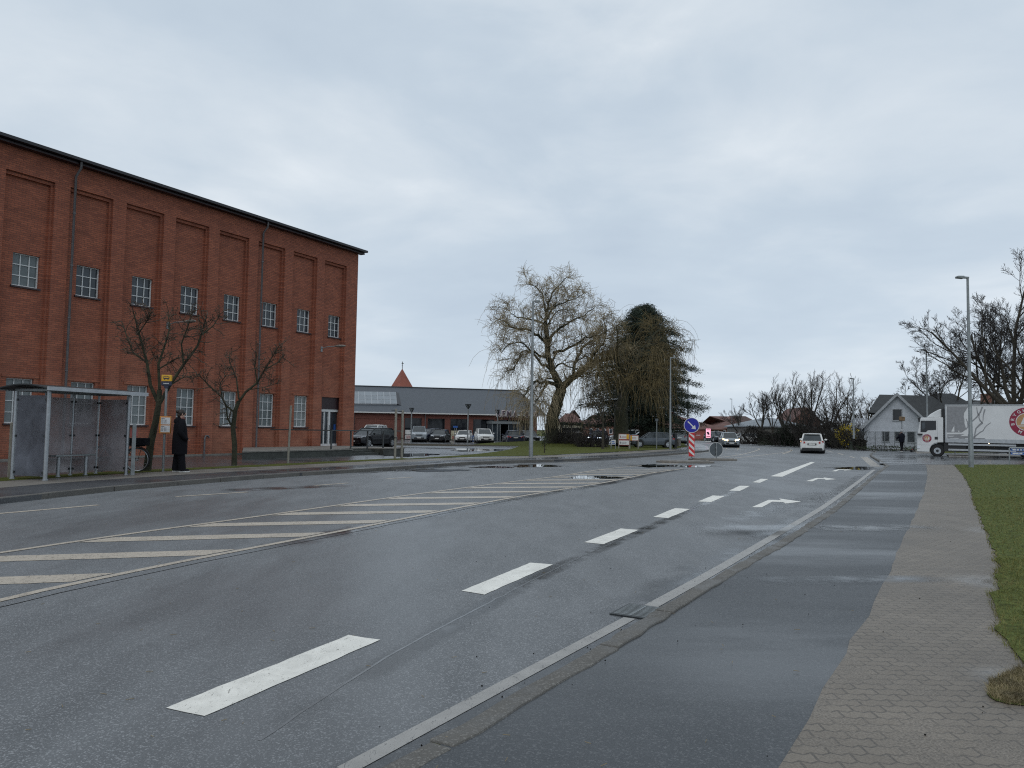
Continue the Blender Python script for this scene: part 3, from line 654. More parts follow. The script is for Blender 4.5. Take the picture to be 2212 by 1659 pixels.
# ---------------------------------------------------------------- puddles
def puddle(u0, u1, v0, v1, z=0., seed=1, mt='water'):
    rg = random.Random(seed); q = []; ph = [rg.uniform(0, 6) for _ in range(4)]
    for i in range(56):
        a = 2*math.pi*i/56; r_ = .78+.12*math.sin(3*a+ph[0])+.08*math.sin(7*a+ph[1])+.06*math.sin(13*a+ph[2])+rg.uniform(-.04, .04)
        q.append(P((u0+u1)/2+(u1-u0)/2*r_*math.cos(a), (v0+v1)/2+(v1-v0)/2*r_*math.sin(a), z))
    o = sheet('puddle', q, z+.0075, mt); return o
for i, (u0, u1, v0, v1, z) in enumerate([(1095, 1215, 1002.5, 1010.5, 0), (1010, 1120, 1007, 1012, 0), (1215, 1350, 1027.5, 1036, 0), (1370, 1460, 1002.5, 1010.5, 0), (1430, 1545, 1004, 1010, 0), (1800, 1900, 1007.5, 1016, 0), (860, 1020, 1013, 1020, 0), (960, 1090, 968, 976, ZL), (800, 960, 978, 987, ZL)]):
    puddle(u0, u1, v0, v1, z, i+1)
film([p for p in offset(KR, .30) if 5.5 < p.y < 30], .75, .0012)
film([p for p in offset(KR, .12) if 1 < p.y < 34], .40, .0015)
film([p for p in offset(HL, -.1) if 9 < p.y < 34], .7, .0012)
film([p for p in offset(KL, -.35) if 24 < p.y < 42], .9, .0012)
film([p for p in offset(KL, 1.0) if 20 < p.y < 46], 1.3, ZL+.0015)
for a_, b_ in (((560, 1600), (1610, 1052)),): film(spl([P(*a_), P(900, 1395), P(1180, 1238), P(1420, 1132), P(*b_)], .5), .28, .0011)
for u0, v0, u1, v1, w_ in ((1090, 1007, 1230, 1006, 2.2), (1190, 1032, 1370, 1031, 1.5), (1340, 1007, 1560, 1006, 2.6), (1780, 1012, 1915, 1011, 2.4), (820, 1018, 1040, 1014, 1.6), (430, 1062, 760, 1048, 1.0), (1500, 1150, 1800, 1060, .9)):
    a_, b_ = P(u0, v0).xy, P(u1, v1).xy; film([a_.lerp(b_, i/10) for i in range(11)], w_, .0022)
film([P(1480, 1138, ZR).xy.lerp(P(2080, 1141, ZR).xy, i/12) for i in range(13)], .9, ZR+.001); film([P(1600, 1255, ZR).xy.lerp(P(2060, 1250, ZR).xy, i/12) for i in range(13)], .45, ZR+.001)
# film of water along the low side of the hatching and the right kerb
for k, (ln, a, b_, wd) in enumerate([]):
    rg = random.Random(3); seg = ln[a:b_]; m_ = MB()
    A_, B_ = offset(seg, .02), offset(seg, .14)
    A_ = [p for p in A_]; B_ = [p+Vector((rg.gauss(0, .03), rg.gauss(0, .03))) for p in B_]
    k_ = len(A_); m_.add([(p.x, p.y, .0065) for p in A_]+[(p.x, p.y, .0065) for p in B_], [(i, i+1, k_+i+1, k_+i) for i in range(k_-1)])
    tag(m_.build('puddle', 'water'), kind='structure')
# ---------------------------------------------------------------- drain grate, litter, grass
dc = P(1378, 1322); da = (P(1403, 1312)-P(1360, 1336)).xy; dn = math.atan2(da.y, da.x)
gr = empty('drain_grate', (dc.x, dc.y, 0), dn, 'cast iron drain grate set in the road beside the right kerb, breaking the edge line', 'drain')
obj('frame', 'dark_metal', gr, box=[((0, s*.15, .006), (.44, .022, .012)) for s in (-1, 1)]+[((s*.21, 0, .006), (.022, .28, .012)) for s in (-1, 1)])
obj('bar', 'galv', gr, box=[((-.18+i*.04, 0, .012), (.013, .28, .008)) for i in range(10)]+[((0, 0, .011), (.38, .018, .007))])
obj('pit', 'debris', gr, box=[((0, 0, .0055), (.40, .27, .002))])
def pip(p, poly):
    ins = False; j = len(poly)-1
    for i in range(len(poly)):
        a, b_ = poly[i], poly[j]
        if (a.y > p[1]) != (b_.y > p[1]) and p[0] < (b_.x-a.x)*(p[1]-a.y)/(b_.y-a.y)+a.x: ins = not ins
        j = i
    return ins
def pipn(xs, ys, poly):
    ins = np.zeros(len(xs), bool); j = len(poly)-1
    for i in range(len(poly)):
        a, b_ = poly[i], poly[j]; j = i
        if a.y == b_.y: continue
        ins ^= ((a.y > ys) != (b_.y > ys)) & (xs < (b_.x-a.x)*(ys-a.y)/(b_.y-a.y)+a.x)
    return np.nonzero(ins)[0]
m_ = MB(); rg = random.Random(12)
for _ in range(150):
    y = 2.6+rg.random()**1.7*14; x = rg.uniform(-.35, .5)*y+.5*y*.3
    kk = at_y(KR, y); kx = kk.x if kk else 0
    if rg.random() < .5: x = kx+rg.gauss(-.18, .12)
    z = ZR if x > kx else 0
    r_ = rg.uniform(.002, .0055); m_.ellip((x, y, z+r_*.7), (r_, r_*rg.uniform(.7, 1.3), r_*.8), 6, 4)
tag(m_.build('grit', 'debris', smooth=True), 'black crumbs of grit scattered over the wet road and path', 'grit', kind='stuff')
m_ = MB()
for _ in range(130):
    y = 2.7+rg.random()**1.5*12; x = rg.uniform(-.62, .45)*y; kk = at_y(KR, y); z = ZR if (kk and x > kk.x) else 0
    a = rg.uniform(0, 3.1); l_ = rg.uniform(.01, .045); m_.cyl((x, y, z+.004), (x+l_*math.cos(a), y+l_*math.sin(a), z+.006), .0016, 4)
tag(m_.build('twig_litter', 'twig_litter'), 'small straw-coloured twigs and stems lying on the asphalt', 'twigs', kind='stuff')
# grass blades of the near verge: dense and real, thinner with distance
rgn = np.random.default_rng(4); blades = []
gp = [Vector(p[:2]) for p in grass_poly]
def blades_at(n, x0, x1, y0, y1, poly, hmin, hmax, wd, z):
    xs = rgn.uniform(x0, x1, n); ys = rgn.uniform(y0, y1, n); keep = pipn(xs, ys, poly)
    x = xs[keep]; y = ys[keep]; k = len(x); a = rgn.uniform(0, 2*np.pi, k); h = rgn.uniform(hmin, hmax, k); ln = rgn.normal(0, .8, (k, 2))*h[:, None]
    b0_ = np.stack([x-np.cos(a)*wd, y-np.sin(a)*wd, np.full(k, z)], 1); b1_ = np.stack([x+np.cos(a)*wd, y+np.sin(a)*wd, np.full(k, z)], 1)
    t1 = np.stack([x+ln[:, 0]*.4+np.cos(a)*wd*.6, y+ln[:, 1]*.4+np.sin(a)*wd*.6, z+h*.6], 1); t2 = np.stack([x+ln[:, 0]*.4-np.cos(a)*wd*.6, y+ln[:, 1]*.4-np.sin(a)*wd*.6, z+h*.6], 1)
    t3 = np.stack([x+ln[:, 0], y+ln[:, 1], z+h], 1)
    vs_ = np.stack([b0_, b1_, t1, t2], 1); vs2 = np.stack([t2, t1, t3, t3], 1)
    return np.concatenate([vs_.reshape(-1, 3), vs2.reshape(-1, 3)])
gpx = [Vector((p.x-.04, p.y)) for p in gp]
vsb = np.concatenate([blades_at(60000, 2.2, 7.5, 2.5, 9, gpx, .02, .06, .0022, ZR), blades_at(60000, 4.5, 17, 8, 18, gpx, .02, .055, .004, ZR), blades_at(70000, 9, 40, 17, 40, gpx, .02, .05, .009, ZR)])
tag(npmesh('grass', vsb, np.arange(len(vsb)).reshape(-1, 4), 'grass_blade'), 'short green grass of the verge right of the paved footway', 'grass', kind='stuff')
pc = [P(2140, 1470, ZR), P(2212, 1445, ZR), P(2260, 1500, ZR), P(2212, 1525, ZR), P(2150, 1515, ZR), P(2132, 1492, ZR)]
pcl = jag(spl([p.xy for p in pc]+[pc[0].xy], .06), .012, 6)
xs = [p.x for p in pcl]; ys = [p.y for p in pcl]
vsb = blades_at(9000, min(xs)-.02, max(xs)+.02, min(ys)-.02, max(ys)+.02, pcl, .015, .05, .0018, ZR)
sheet('soil_patch', pcl, ZR+.004, 'soil')
tag(npmesh('grass', vsb, np.arange(len(vsb)).reshape(-1, 4), 'dry_grass'), 'dry yellowish tuft of grass growing on the pavers at the right edge', 'grass', kind='stuff')
# ================================================================ BRICK HALL
dH = V(.482933, .87565731, 0); AH = P(0, 996, ZL)
RZH = math.atan2(dH.y, dH.x); DF, SF = 28.68, 15.0
def tru(s, y): return (s+SF)*(1+y/DF)-SF
def trz(z, y): return (z-HC)*(1+y/DF)+HC
hall = empty('brick_hall', (AH.x, AH.y, 0), RZH, 'tall red brick industrial hall with recessed bays and small white barred windows', 'building')
Z0, Z1, ZE = -.05, 10.42, 11.28
BW = 2.322; KS = range(-6, 8); SR1 = 18.62; SR0 = BW*-6-.32-.6
wl = MB(); YR = .22
glassY = .36
wins = []
for k in KS:
    p0, p1 = BW*k-.32, BW*k+1.42          # recess edges on the front plane
    wl.bb(p0-.58 if k > -6 else SR0, p0, 0, .6, Z0, Z1)   # pilaster left of the recess
    wl.bb(p0, p1, .10, .6, Z1-.13, Z1)    # corbel under the frieze
    uz = (trz(6.33, YR), trz(7.52, YR)); lz = (trz(1.42, YR), trz(3.03, YR))
    ws, we = tru(BW*k+.06, YR), tru(BW*k+1.0, YR)
    rows = [(lz, 4), (uz, 3)] if k < 7 else [((.42, 3.06), 0), (uz, 3)]
    if k == 7: d0, d1 = tru(16.0, YR), tru(17.72, YR)-.12
    zc = Z0
    for (za, zb), n_ in rows:
        a_, b_ = (ws, we) if n_ else (d0, d1)
        if za > zc: wl.bb(p0, p1, YR, .6, zc, za)
        if a_ > p0: wl.bb(p0, a_, YR, .6, za, zb)
        if b_ < p1: wl.bb(b_, p1, YR, .6, za, zb)
        if n_: wins.append((a_, b_, za, zb, n_))
        zc = zb
    wl.bb(p0, p1, YR, .6, zc, Z1-.13)
    wl.bb(p1-.09, p1, .11, YR, Z0, Z1-.13)   # stepped reveal
wl.bb(BW*7+1.42, SR1, 0, .6, Z0, Z1)
wl.bb(SR0, SR1, 0, .6, Z1, ZE)
wl.bb(SR1-.6, SR1, .6, 24, Z0, ZE); wl.bb(SR0, SR0+.6, .6, 24, Z0, ZE); wl.bb(SR0+.6, SR1-.6, 23.4, 24, Z0, ZE)
wall = wl.build('wall', 'hall_brick', hall)
# soldier course over the lower windows, base line
for a_, b_, za, zb, n_ in wins:
    if n_ == 4: obj('lintel', 'hall_brick', wall, bb=[(a_-.18, b_+.18, YR-.03, YR-.002, zb+.03, zb+.13)])
obj('plinth', 'concrete', hall, bb=[(SR0, SR1, -.05, -.002, -.05, .17)])
obj('interior', 'maroon', hall, bb=[(SR0+.7, SR1-.7, .9, 1.0, 0, 11)])
rf = MB(); rf.prism_x([(-.38, 11.38), (-.38, 11.48), (12, 12.9), (24.4, 11.5), (24.4, 11.36)], SR0-.3, SR1+.22)
roof = rf.build('roof', 'roof_dark', hall)
gt = MB(); gt.bb(SR0-.3, SR1+.24, -.50, -.382, 11.38, 11.49); gt.build('gutter', 'roof_dark', roof)
obj('eave_board', 'maroon', roof, bb=[(SR0-.2, SR1+.2, -.30, -.003, 11.28, 11.355)])
for a_, b_, za, zb, n_ in wins:
    m_ = MB(); t = .035; y0, y1 = glassY-.05, glassY
    m_.bb(a_, b_, y0, y1, zb-t, zb); m_.bb(a_, b_, y0, y1, za, za+t*1.4); m_.bb(a_, a_+t, y0, y1, za+t*1.4, zb-t); m_.bb(b_-t, b_, y0, y1, za+t*1.4, zb-t)
    for i in (1, 2): x = a_+(b_-a_)*i/3; m_.bb(x-.014, x+.014, y0+.01, y1, za+t*1.4, zb-t)
    for j in range(1, n_): z = za+(zb-za)*j/n_; m_.bb(a_+t, b_-t, y0+.016, y1, z-.014, z+.014)
    f = m_.build('window', 'white_frame', hall)
    obj('pane', rnd.choice(['frosted', 'frosted', 'frosted_pale', 'frosted_dark']) if n_ == 4 else rnd.choice(['window_dark', 'window_dark', 'frosted_dark']), f, bb=[(a_, b_, y1, y1+.01, za, zb)])
    obj('sill', 'maroon', f, bb=[(a_-.05, b_+.05, YR-.07, glassY, za-.06, za-.001)])
# glazed entrance
m_ = MB(); y0, y1 = .34, .42; zt = 2.42
m_.bb(d0, d1, y0, y1, zt-.14, zt); m_.bb(d0, d0+.06, y0, y1, .42, zt-.14); m_.bb(d1-.12, d1, y0, y1, .42, zt-.14)
xm = d0+(d1-d0)*.46; m_.bb(xm-.06, xm+.06, y0, y1, .42, zt-.14); m_.bb(d0+.06, d1-.12, y0+.01, y1, .42, .54); m_.bb(d0+.33, d0+.40, y0+.02, y1, .54, zt-.14)
dr = m_.build('door', 'white_frame', hall)
obj('pane', 'window_dark', dr, bb=[(d0, d1, y1, y1+.012, .42, zt)])
obj('handle', 'steel', dr, box=[((xm+.02, y0-.03, 1.45), (.03, .04, .22))])
obj('fascia_panel', 'maroon', hall, bb=[(d0, d1, .30, .42, zt+.002, 3.06)])
obj('notice', 'dir_blue', dr, bb=[(d1-.42, d1-.28, y1-.02, y1-.003, 1.25, 1.6)])
for s_, zl in ((2.15, .25), (11.5, .35)):
    m_ = MB(); m_.tube([(s_, -.36, 11.4), (s_, -.36, 11.15), (s_-.02, -.09, 10.85), (s_-.02, -.09, zl)], .048, 10)
    for z in (9.4, 7.4, 5.4, 3.4, 1.6): m_.cyl((s_-.02, -.09, z), (s_-.02, -.09, z+.05), .062, 10)
    m_.tube([(s_-.02, -.09, zl), (s_-.02, -.12, zl-.06), (s_-.02, -.22, zl-.12)], .048, 8)
    m_.build('downpipe', 'pipe', hall, smooth=True)
pp = onplane(442, 970, AH, dH); s_ = pp[0]
obj('vent_pipe', 'pipe', hall, tube=[([(s_-.1, -.1, .05), (s_-.1, -.1, .85), (s_-.05, -.1, .98), (s_+.08, -.1, .98), (s_+.14, -.1, .90)], .04, 10)])
# small graffiti stain between windows is part of the wall's paint
obj('paint_stain', 'poster_red', hall, bb=[(onplane(284, 930, AH, dH)[0]+.1, onplane(284, 930, AH, dH)[0]+.45, YR-.006, YR-.002, .95, 1.25)])
# wall lamps
def wall_lamp(u, v, lab):
    s_, z = onplane(u, v, AH, dH); p = AH+dH*s_
    r_ = empty('wall_lamp', (p.x, p.y, z), RZH, lab, 'lamp', 'lamps on arms fixed to the brick hall')
    obj('bracket', 'galv', r_, box=[((0, -.02, .02), (.12, .04, .28))])
    obj('arm', 'galv', r_, tube=[([(0, -.04, .05), (.1, -.35, .15), (.25, -.75, .17)], .025, 8)])
    m_ = MB(); m_.loft([[Vector((.25, -.75, .17))+V(math.cos(q_)*w_ , -x, math.sin(q_)*h_) for q_ in [i*math.pi/5 for i in range(10)]] for x, w_, h_ in ((0, .04, .035), (.12, .10, .06), (.35, .13, .075), (.6, .10, .055), (.7, .03, .02))])
    m_.build('lamp_head', 'concrete', r_, smooth=True)
wall_lamp(362, 704, 'grey lamp on the brick hall, behind the crown of the taller bare street tree')
wall_lamp(694, 755, 'grey lamp on the brick hall, above the glazed entrance')
# entrance terrace with steps
def HLp(p): q = Vector(p)-AH; return q.dot(dH), q.dot(V(-dH.y, dH.x, 0))
ta, tb, tcn_ = HLp(P(520, 992.5, ZL)), HLp(P(763, 984.5, ZL)), HLp(P(872, 980.5, ZL))
ter = empty('entrance_terrace', (AH.x, AH.y, 0), RZH, 'low concrete terrace with two steps and grey railing along the brick hall entrance', 'terrace')
zt_ = .43; yT = (ta[1]+tb[1])/2; s1, s2, s3 = ta[0], tb[0], tcn_[0]
s2b = HLp(P(826, 982, ZL))[0]
swl = onplane(521, 979, AH, dH)[0]+.1
obj('platform', 'wet_concrete', ter, prism=[([(swl, -.06), (s1, yT), (s2, yT), (s2, -.06)], 0, zt_-.05)], bb=[(s2, s3, yT+1.0, -.06, 0, zt_-.05), (s2b, s3, yT, yT+1.0, 0, zt_-.05)])
obj('coping', 'concrete', ter, prism=[([(swl-.03, -.06), (s1-.03, yT-.04), (s2+.02, yT-.04), (s2+.02, -.06)], zt_-.05, zt_)], bb=[(s2+.02, s3+.03, yT+1.0, -.06, zt_-.05, zt_), (s2b, s3+.03, yT-.04, yT+1.0, zt_-.05, zt_)])
for i in range(2): obj('step', 'wet_concrete', ter, bb=[(s2, s2b, yT+.33*(i+1)-.1, yT+1.0, 0 if i == 0 else .215, .21 if i == 0 else .32)])
m_ = MB(); yr = yT+.06; s0 = HLp(P(694, 985, ZL))[0]
for s_ in (s0, s2-.05, (s2+s2b)/2, s2b+.05, s3-.1): m_.box((s_, yr, zt_+.42), (.06, .06, .86))
m_.box(((s0+s3)/2, yr, zt_+.87), (s3-s0, .07, .05)); m_.box(((s2+s2b)/2, yr, zt_+.10), (s2b-s2, .04, .04))
m_.box((s0, (yr-.2)/2, zt_+.87), (.05, abs(yr)-.2, .05))
m_.build('railing', 'rail', ter)
# ================================================================ BUS SHELTER
pa, pb, pc_ = P(24, 1035, ZL), P(97, 1038, ZL), P(272, 1026, ZL)
dS = (pc_-pb).normalized(); LS = (pc_-pb).length; nS = V(-dS.y, dS.x, 0); WS = 1.02
sh = empty('bus_shelter', (pb.x, pb.y, ZL), math.atan2(dS.y, dS.x), 'silver bus shelter with scratched cloudy glass walls and a slim bench', 'bus shelter')
HS = 2.13
for x, y, r_ in ((0, 0, .05), (LS, 0, .045), (0, WS, .045), (LS/3, WS, .032), (2*LS/3, WS, .032), (LS, WS, .032)):
    obj('post', 'steel', sh, smooth=True, cyl=[((x, y, -.02), (x, y, HS), r_, 14), ((x, y, 0), (x, y, .03), r_+.02, 14)])
def glass(x0, x1, y0, y1, gm='scratched_glass'):
    m_ = MB(); m_.bb(x0, x1, y0, y1, .09, 2.03)
    g = m_.build('glass_panel', gm, sh)
    for z in (.18, 1.05, 1.93):
        for x, y in ((x0, y0), (x1, y1)):
            obj('clamp', 'dark_metal', g, box=[((x, y, z), (.06, .05, .05))])
for i in range(3): glass(LS/3*i+.05, LS/3*(i+1)-.05, WS-.006, WS+.006)
glass(-.006, .006, .06, WS-.06, 'dark_glass'); glass(LS-.006, LS+.006, .06, WS-.06)
m_ = MB(); prof = []
for i in range(13):
    t = i/12; y = -.28+t*(WS+.55); prof.append((y, 2.20+.10*math.sin(t*math.pi)))
prof2 = [(y, z-.028) for y, z in reversed(prof)]
m_.prism_x(prof+prof2, -.30, LS+.30); rfo = m_.build('roof', 'dark_metal', sh, smooth=False)
obj('fascia', 'zinc', rfo, bb=[(-.32, LS+.32, -.34, -.282, 2.14, 2.23)])
obj('rear_fascia', 'zinc', rfo, bb=[(-.32, LS+.32, WS+.272, WS+.30, 2.14, 2.22)])
obj('beam', 'galv', rfo, bb=[(-.02, LS+.02, WS-.03, WS+.03, 2.13, 2.19), (-.02, LS+.02, -.03, .03, 2.13, 2.19), (-.025, .025, .03, WS-.03, 2.13, 2.19), (LS-.025, LS+.025, .03, WS-.03, 2.13, 2.19)])
bx0, bx1 = LS*.33, LS*.83
bench = obj('bench', 'galv', sh, bb=[(bx0, bx1, WS-.42, WS-.16, .52, .56)], bevel=.01)
for x in (bx0+.2, bx1-.2): obj('leg', 'steel', bench, cyl=[((x, WS-.29, -.01), (x, WS-.29, .52), .045, 12), ((x, WS-.29, 0), (x, WS-.29, .02), .07, 12)])
def stake(base, vtop, w_, lab, mt='wood_grey', grp='weathered wooden posts along the left footway', lean=0., name='wooden_post'):
    h = zat(base, vtop)-base.z; o = empty(name, base, .5, lab, 'post', grp)
    m_ = MB(); m_.loft([[V(x*w_/2+lean*z, y*w_/2, z) for x, y in ((-1, -1), (1, -1), (1, 1), (-1, 1))] for z in (-.05, h*.5, h-.02)]+[[V(x*w_/2*.7+lean*h, y*w_/2*.7, h) for x, y in ((-1, -1), (1, -1), (1, 1), (-1, 1))]])
    m_.build('shaft', mt, o, bevel=.008); return o, h
stake(P(49, 1030, ZL)+V(-.1, -.3, 0), 912, .15, 'greenish wooden post seen in front of the shelter side glass')
stake(P(286, 1026, ZL), 916, .10, 'dark grey wooden post between the bus shelter and the bicycle', 'galv')
o_, h_ = stake(P(622, 1001, ZL), 876, .07, 'slim pale wooden stake leaning between the footway and the hall entrance', lean=.02)
for u, v0, v1, lab in ((853, 990.5, 883, 'left one of two tall stakes near the terrace steps'), (867.5, 990, 886, 'right one of two tall stakes near the terrace steps')):
    o_, h_ = stake(P(u, v0, ZL), v1, .09, lab)
    obj('strap', 'dark_metal', o_, box=[((0, 0, h_*.42), (.13, .11, .03)), ((-.1, 0, h_*.97), (.22, .03, .03))])
# bus stop pole
bp_ = P(352, 1018.5, ZL); bs = empty('bus_stop_sign', bp_, 0, 'bus stop pole with yellow and navy top sign and framed white timetables', 'bus stop')
H_ = zat(bp_, 808)-ZL
obj('pole', 'galv', bs, smooth=True, cyl=[((0, 0, -.02), (0, 0, H_-.35), .035, 12)])
sgn = obj('sign', 'sign_yellow', bs, box=[((0.01, -.02, H_-.12), (.30, .07, .19))], bevel=.015)
obj('symbol', 'sign_navy', sgn, box=[((0.01, -.058, H_-.11), (.17, .004, .075)), ((-.04, -.06, H_-.155), (.03, .004, .02)), ((.06, -.06, H_-.155), (.03, .004, .02))])
obj('symbol_window', 'sign_yellow', sgn, box=[((.01, -.0615, H_-.105), (.135, .003, .028))])
lw = obj('lower_sign', 'sign_navy', bs, box=[((.01, -.02, H_-.28), (.30, .06, .125))], bevel=.01, prism_y=[([(-.07, H_-.34), (.09, H_-.34), (.06, H_-.42), (-.04, H_-.42)], -.045, .01)])
obj('stop_name', 'sign_white', lw, box=[((-.06+i*.027, -.052, H_-.28), (.018, .004, .026)) for i in range(6)])
tt = obj('timetable_case', 'orange_frame', bs, box=[((.03, -.04, 1.36), (.33, .05, .50))], bevel=.01)
for z in (1.475, 1.245):
    pg = obj('timetable', 'paper', tt, box=[((.045, -.067, z), (.27, .004, .20))])
    obj('print', 'ink', pg, box=[((-.03, -.0705, z+.07), (.10, .003, .014))]+[((-.045+(.09 if j else 0), -.0705, z+.035-i*.02), (.07, .003, .005)) for i in range(6) for j in (0, 1)])
# ================================================================ SUPERMARKET
def frame2(A, B):
    d = (B-A); d.z = 0; L_ = d.length; d.normalize(); return d, L_, math.atan2(d.y, d.x)
SA = PY(700, 900, 85); SB = PY(1160, 900, 91.5); SA.z = SB.z = ZL
dM, LM, RM = frame2(SA, SB)
sup = empty('supermarket', SA, RM, 'long low brick supermarket with dark slate roof and illuminated shop lettering', 'shop')
def sl_(u, v, dy=0.):       # pixel -> local (s, z) on the shop front moved dy into the building
    A2 = SA+V(-dM.y, dM.x, 0)*dy; s_, z = onplane(u, v, A2, dM); return s_, z-ZL
EV = 3.05; RG = 6.3; DP = 17.
wl = MB(); ops = [(874, 911), (923.5, 961), (973, 1010), (1022, 1068), (1076, 1150)]
cur = 0
for a, b_ in ops:
    a = sl_(a, 920)[0]; b_ = sl_(b_, 920)[0]
    wl.bb(cur, a, 0, .4, -.1, EV); wl.bb(a, b_, 0, .4, 2.45, EV); cur = b_
wl.bb(cur, LM, 0, .4, -.1, EV); wl.bb(LM-.4, LM, .4, DP, -.1, EV); wl.bb(0, .4, .4, DP, -.1, EV); wl.bb(.4, LM-.4, DP-.4, DP, -.1, EV)
wl.build('wall', 'shop_brick', sup)
pn = MB()
for a, b_ in ((766, 812), (818, 866)):
    a = sl_(a, 920)[0]; b_ = sl_(b_, 920)[0]
    for bx_ in ((a, b_, 2.30, 2.42), (a, a+.12, .2, 2.30), (b_-.12, b_, .2, 2.30)): pn.bb(bx_[0], bx_[1], -.05, -.003, bx_[2], bx_[3])
pn.build('blind_arch', 'shop_brick', sup)
for i, (a, b_) in enumerate(ops):
    a = sl_(a, 920)[0]; b_ = sl_(b_, 920)[0]
    w_ = obj('window', 'black_glass', sup, bb=[(a, b_, .22, .26, -.05, 2.45)])
    if i < 4:
        obj('frame', 'dark_metal', w_, bb=[(a, a+.07, .15, .219, 0, 2.45), (b_-.07, b_, .15, .219, 0, 2.45), (a+.07, b_-.07, .15, .219, 1.12, 1.18)]+[((a+b_)/2-.04, (a+b_)/2+.04, .16, .219, 1.18, 2.45)][:0])
        obj('poster', ('sign_white', 'window_dark', 'cream', 'sign_back')[i], w_, bb=[(a+.1, a+(1.25 if i != 2 else 1.6), .17, .2, .62, 1.1), (a+.1, a+(1.25 if i != 2 else 1.6), .17, .2, .08, .56)])
        if i in (0, 2): obj('poster_print', 'poster_red', w_, bb=[(a+.25, a+.95, .155, .168, .15+j*.12, .22+j*.12) for j in range(3)])
rf = MB(); y0 = -.25; rx = 7.5; x0 = -1.; x1 = LM+1.2
vs_ = [(x0, y0, EV), (x1, y0, EV), (x1, DP, EV), (x0, DP, EV), (x0+4, rx, RG), (x1-1.3, rx, RG)]
rf.add(vs_, [(0, 1, 5, 4), (1, 2, 5), (2, 3, 4, 5), (3, 0, 4), (0, 3, 2, 1)]); srf = rf.build('roof', 'slate', sup)
obj('gutter', 'sign_white', srf, bb=[(x0, x1, y0-.14, y0-.003, EV-.10, EV+.02)])
obj('ridge', 'dark_metal', srf, cyl=[((x0+4, rx, RG+.03), (x1-1.3, rx, RG+.03), .09, 6)])
for u in (764, 918, 1099, 1148):
    s_ = sl_(u, 920)[0]; obj('downpipe', 'pipe', sup, cyl=[((s_, -.12, 0), (s_, -.12, EV-.1), .055, 8)])
# roof glazing: on the slope
sn = V(0, -(RG-EV), rx-y0).normalized(); up_ = V(0, rx-y0, RG-EV).normalized()
def slope(u, v):
    q = ray(u, v); Rm = Matrix.Rotation(-RM, 3, 'Z'); ql = Rm @ q; cl = Rm @ (V(0, 0, HC)-SA); p0 = V(0, y0, EV)
    t = (p0-cl).dot(sn)/ql.dot(sn); return cl+ql*t
c4 = [slope(690, 847), slope(855, 849.5), slope(857.5, 875.5), slope(690, 873.5)]
m_ = MB(); m_.add([p+sn*.02 for p in c4]+[p+sn*.16 for p in c4], [(3, 2, 1, 0), (4, 5, 6, 7), (0, 1, 5, 4), (1, 2, 6, 5), (2, 3, 7, 6), (3, 0, 4, 7)]); sk = m_.build('skylight', 'zinc', sup)
m_ = MB()
for i in range(12):
    for j in range(3):
        f = lambda a, b_: c4[0].lerp(c4[1], a).lerp(c4[3].lerp(c4[2], a), b_)+sn*.175
        q = [f((i+.04)/12, (j+.04)/3), f((i+.96)/12, (j+.04)/3), f((i+.96)/12, (j+.96)/3), f((i+.04)/12, (j+.96)/3)]
        m_.add(q, [(0, 1, 2, 3)])
m_.build('pane', 'eternit', sk)
m_ = MB(); m_.add([c4[1]+sn*.02, c4[1]+sn*.18, c4[2]+sn*.18, c4[2]+sn*.02, c4[1]+V(.35, 0, 0)+sn*.02, c4[2]+V(.5, 0, 0)+sn*.02], [(0, 1, 2, 3), (1, 4, 5, 2), (0, 4, 1), (3, 2, 5)]); m_.build('flashing', 'roof_dark', sk)
# lettering
s0, z0 = sl_(1083, 900, -.5); s1, z1 = sl_(1152, 890, -.5)
Mt = Matrix.Translation(((s0+s1)/2, -.5, (z0+z1)/2)) @ UPR
k_ = (z1-z0)*1.5
lt = text('letters', 'R E M A  1 0 0 0', k_, 'letter_purple', sup, Mt @ Matrix.Diagonal((.80, 1, 1, 1)), .06, bold=.018)
text('letter_halo', 'R E M A  1 0 0 0', k_, 'letter_glow', lt, Matrix.Translation((0, .07, 0)) @ Mt @ Matrix.Diagonal((.80, 1, 1, 1)), .05, bold=.075)  # wider pale copy behind: the halo of the letters put into colour
# glazed porch
a, b_ = sl_(1064, 920, -2.5)[0], sl_(1120, 920, -2.5)[0]
pch = obj('porch', 'galv', sup, bb=[(a-.1, b_+.1, -2.6, 0, 1.95, 2.25)]+[(x-.04, x+.04, -2.5, -2.42, 0, 1.95) for x in (a, a+(b_-a)*.3, a+(b_-a)*.62, b_-.05)]+[(a-.04, a+.04, -.1, -.02, 0, 1.95)])
for g_ in ((a+.05, a+(b_-a)*.28, -2.46, -2.44, .05, 1.95), (a+(b_-a)*.66, b_-.12, -2.46, -2.44, .05, 1.95), (a-.01, a+.01, -2.4, -.12, .05, 1.95)): obj('glass', 'window_dark', pch, bb=[g_])
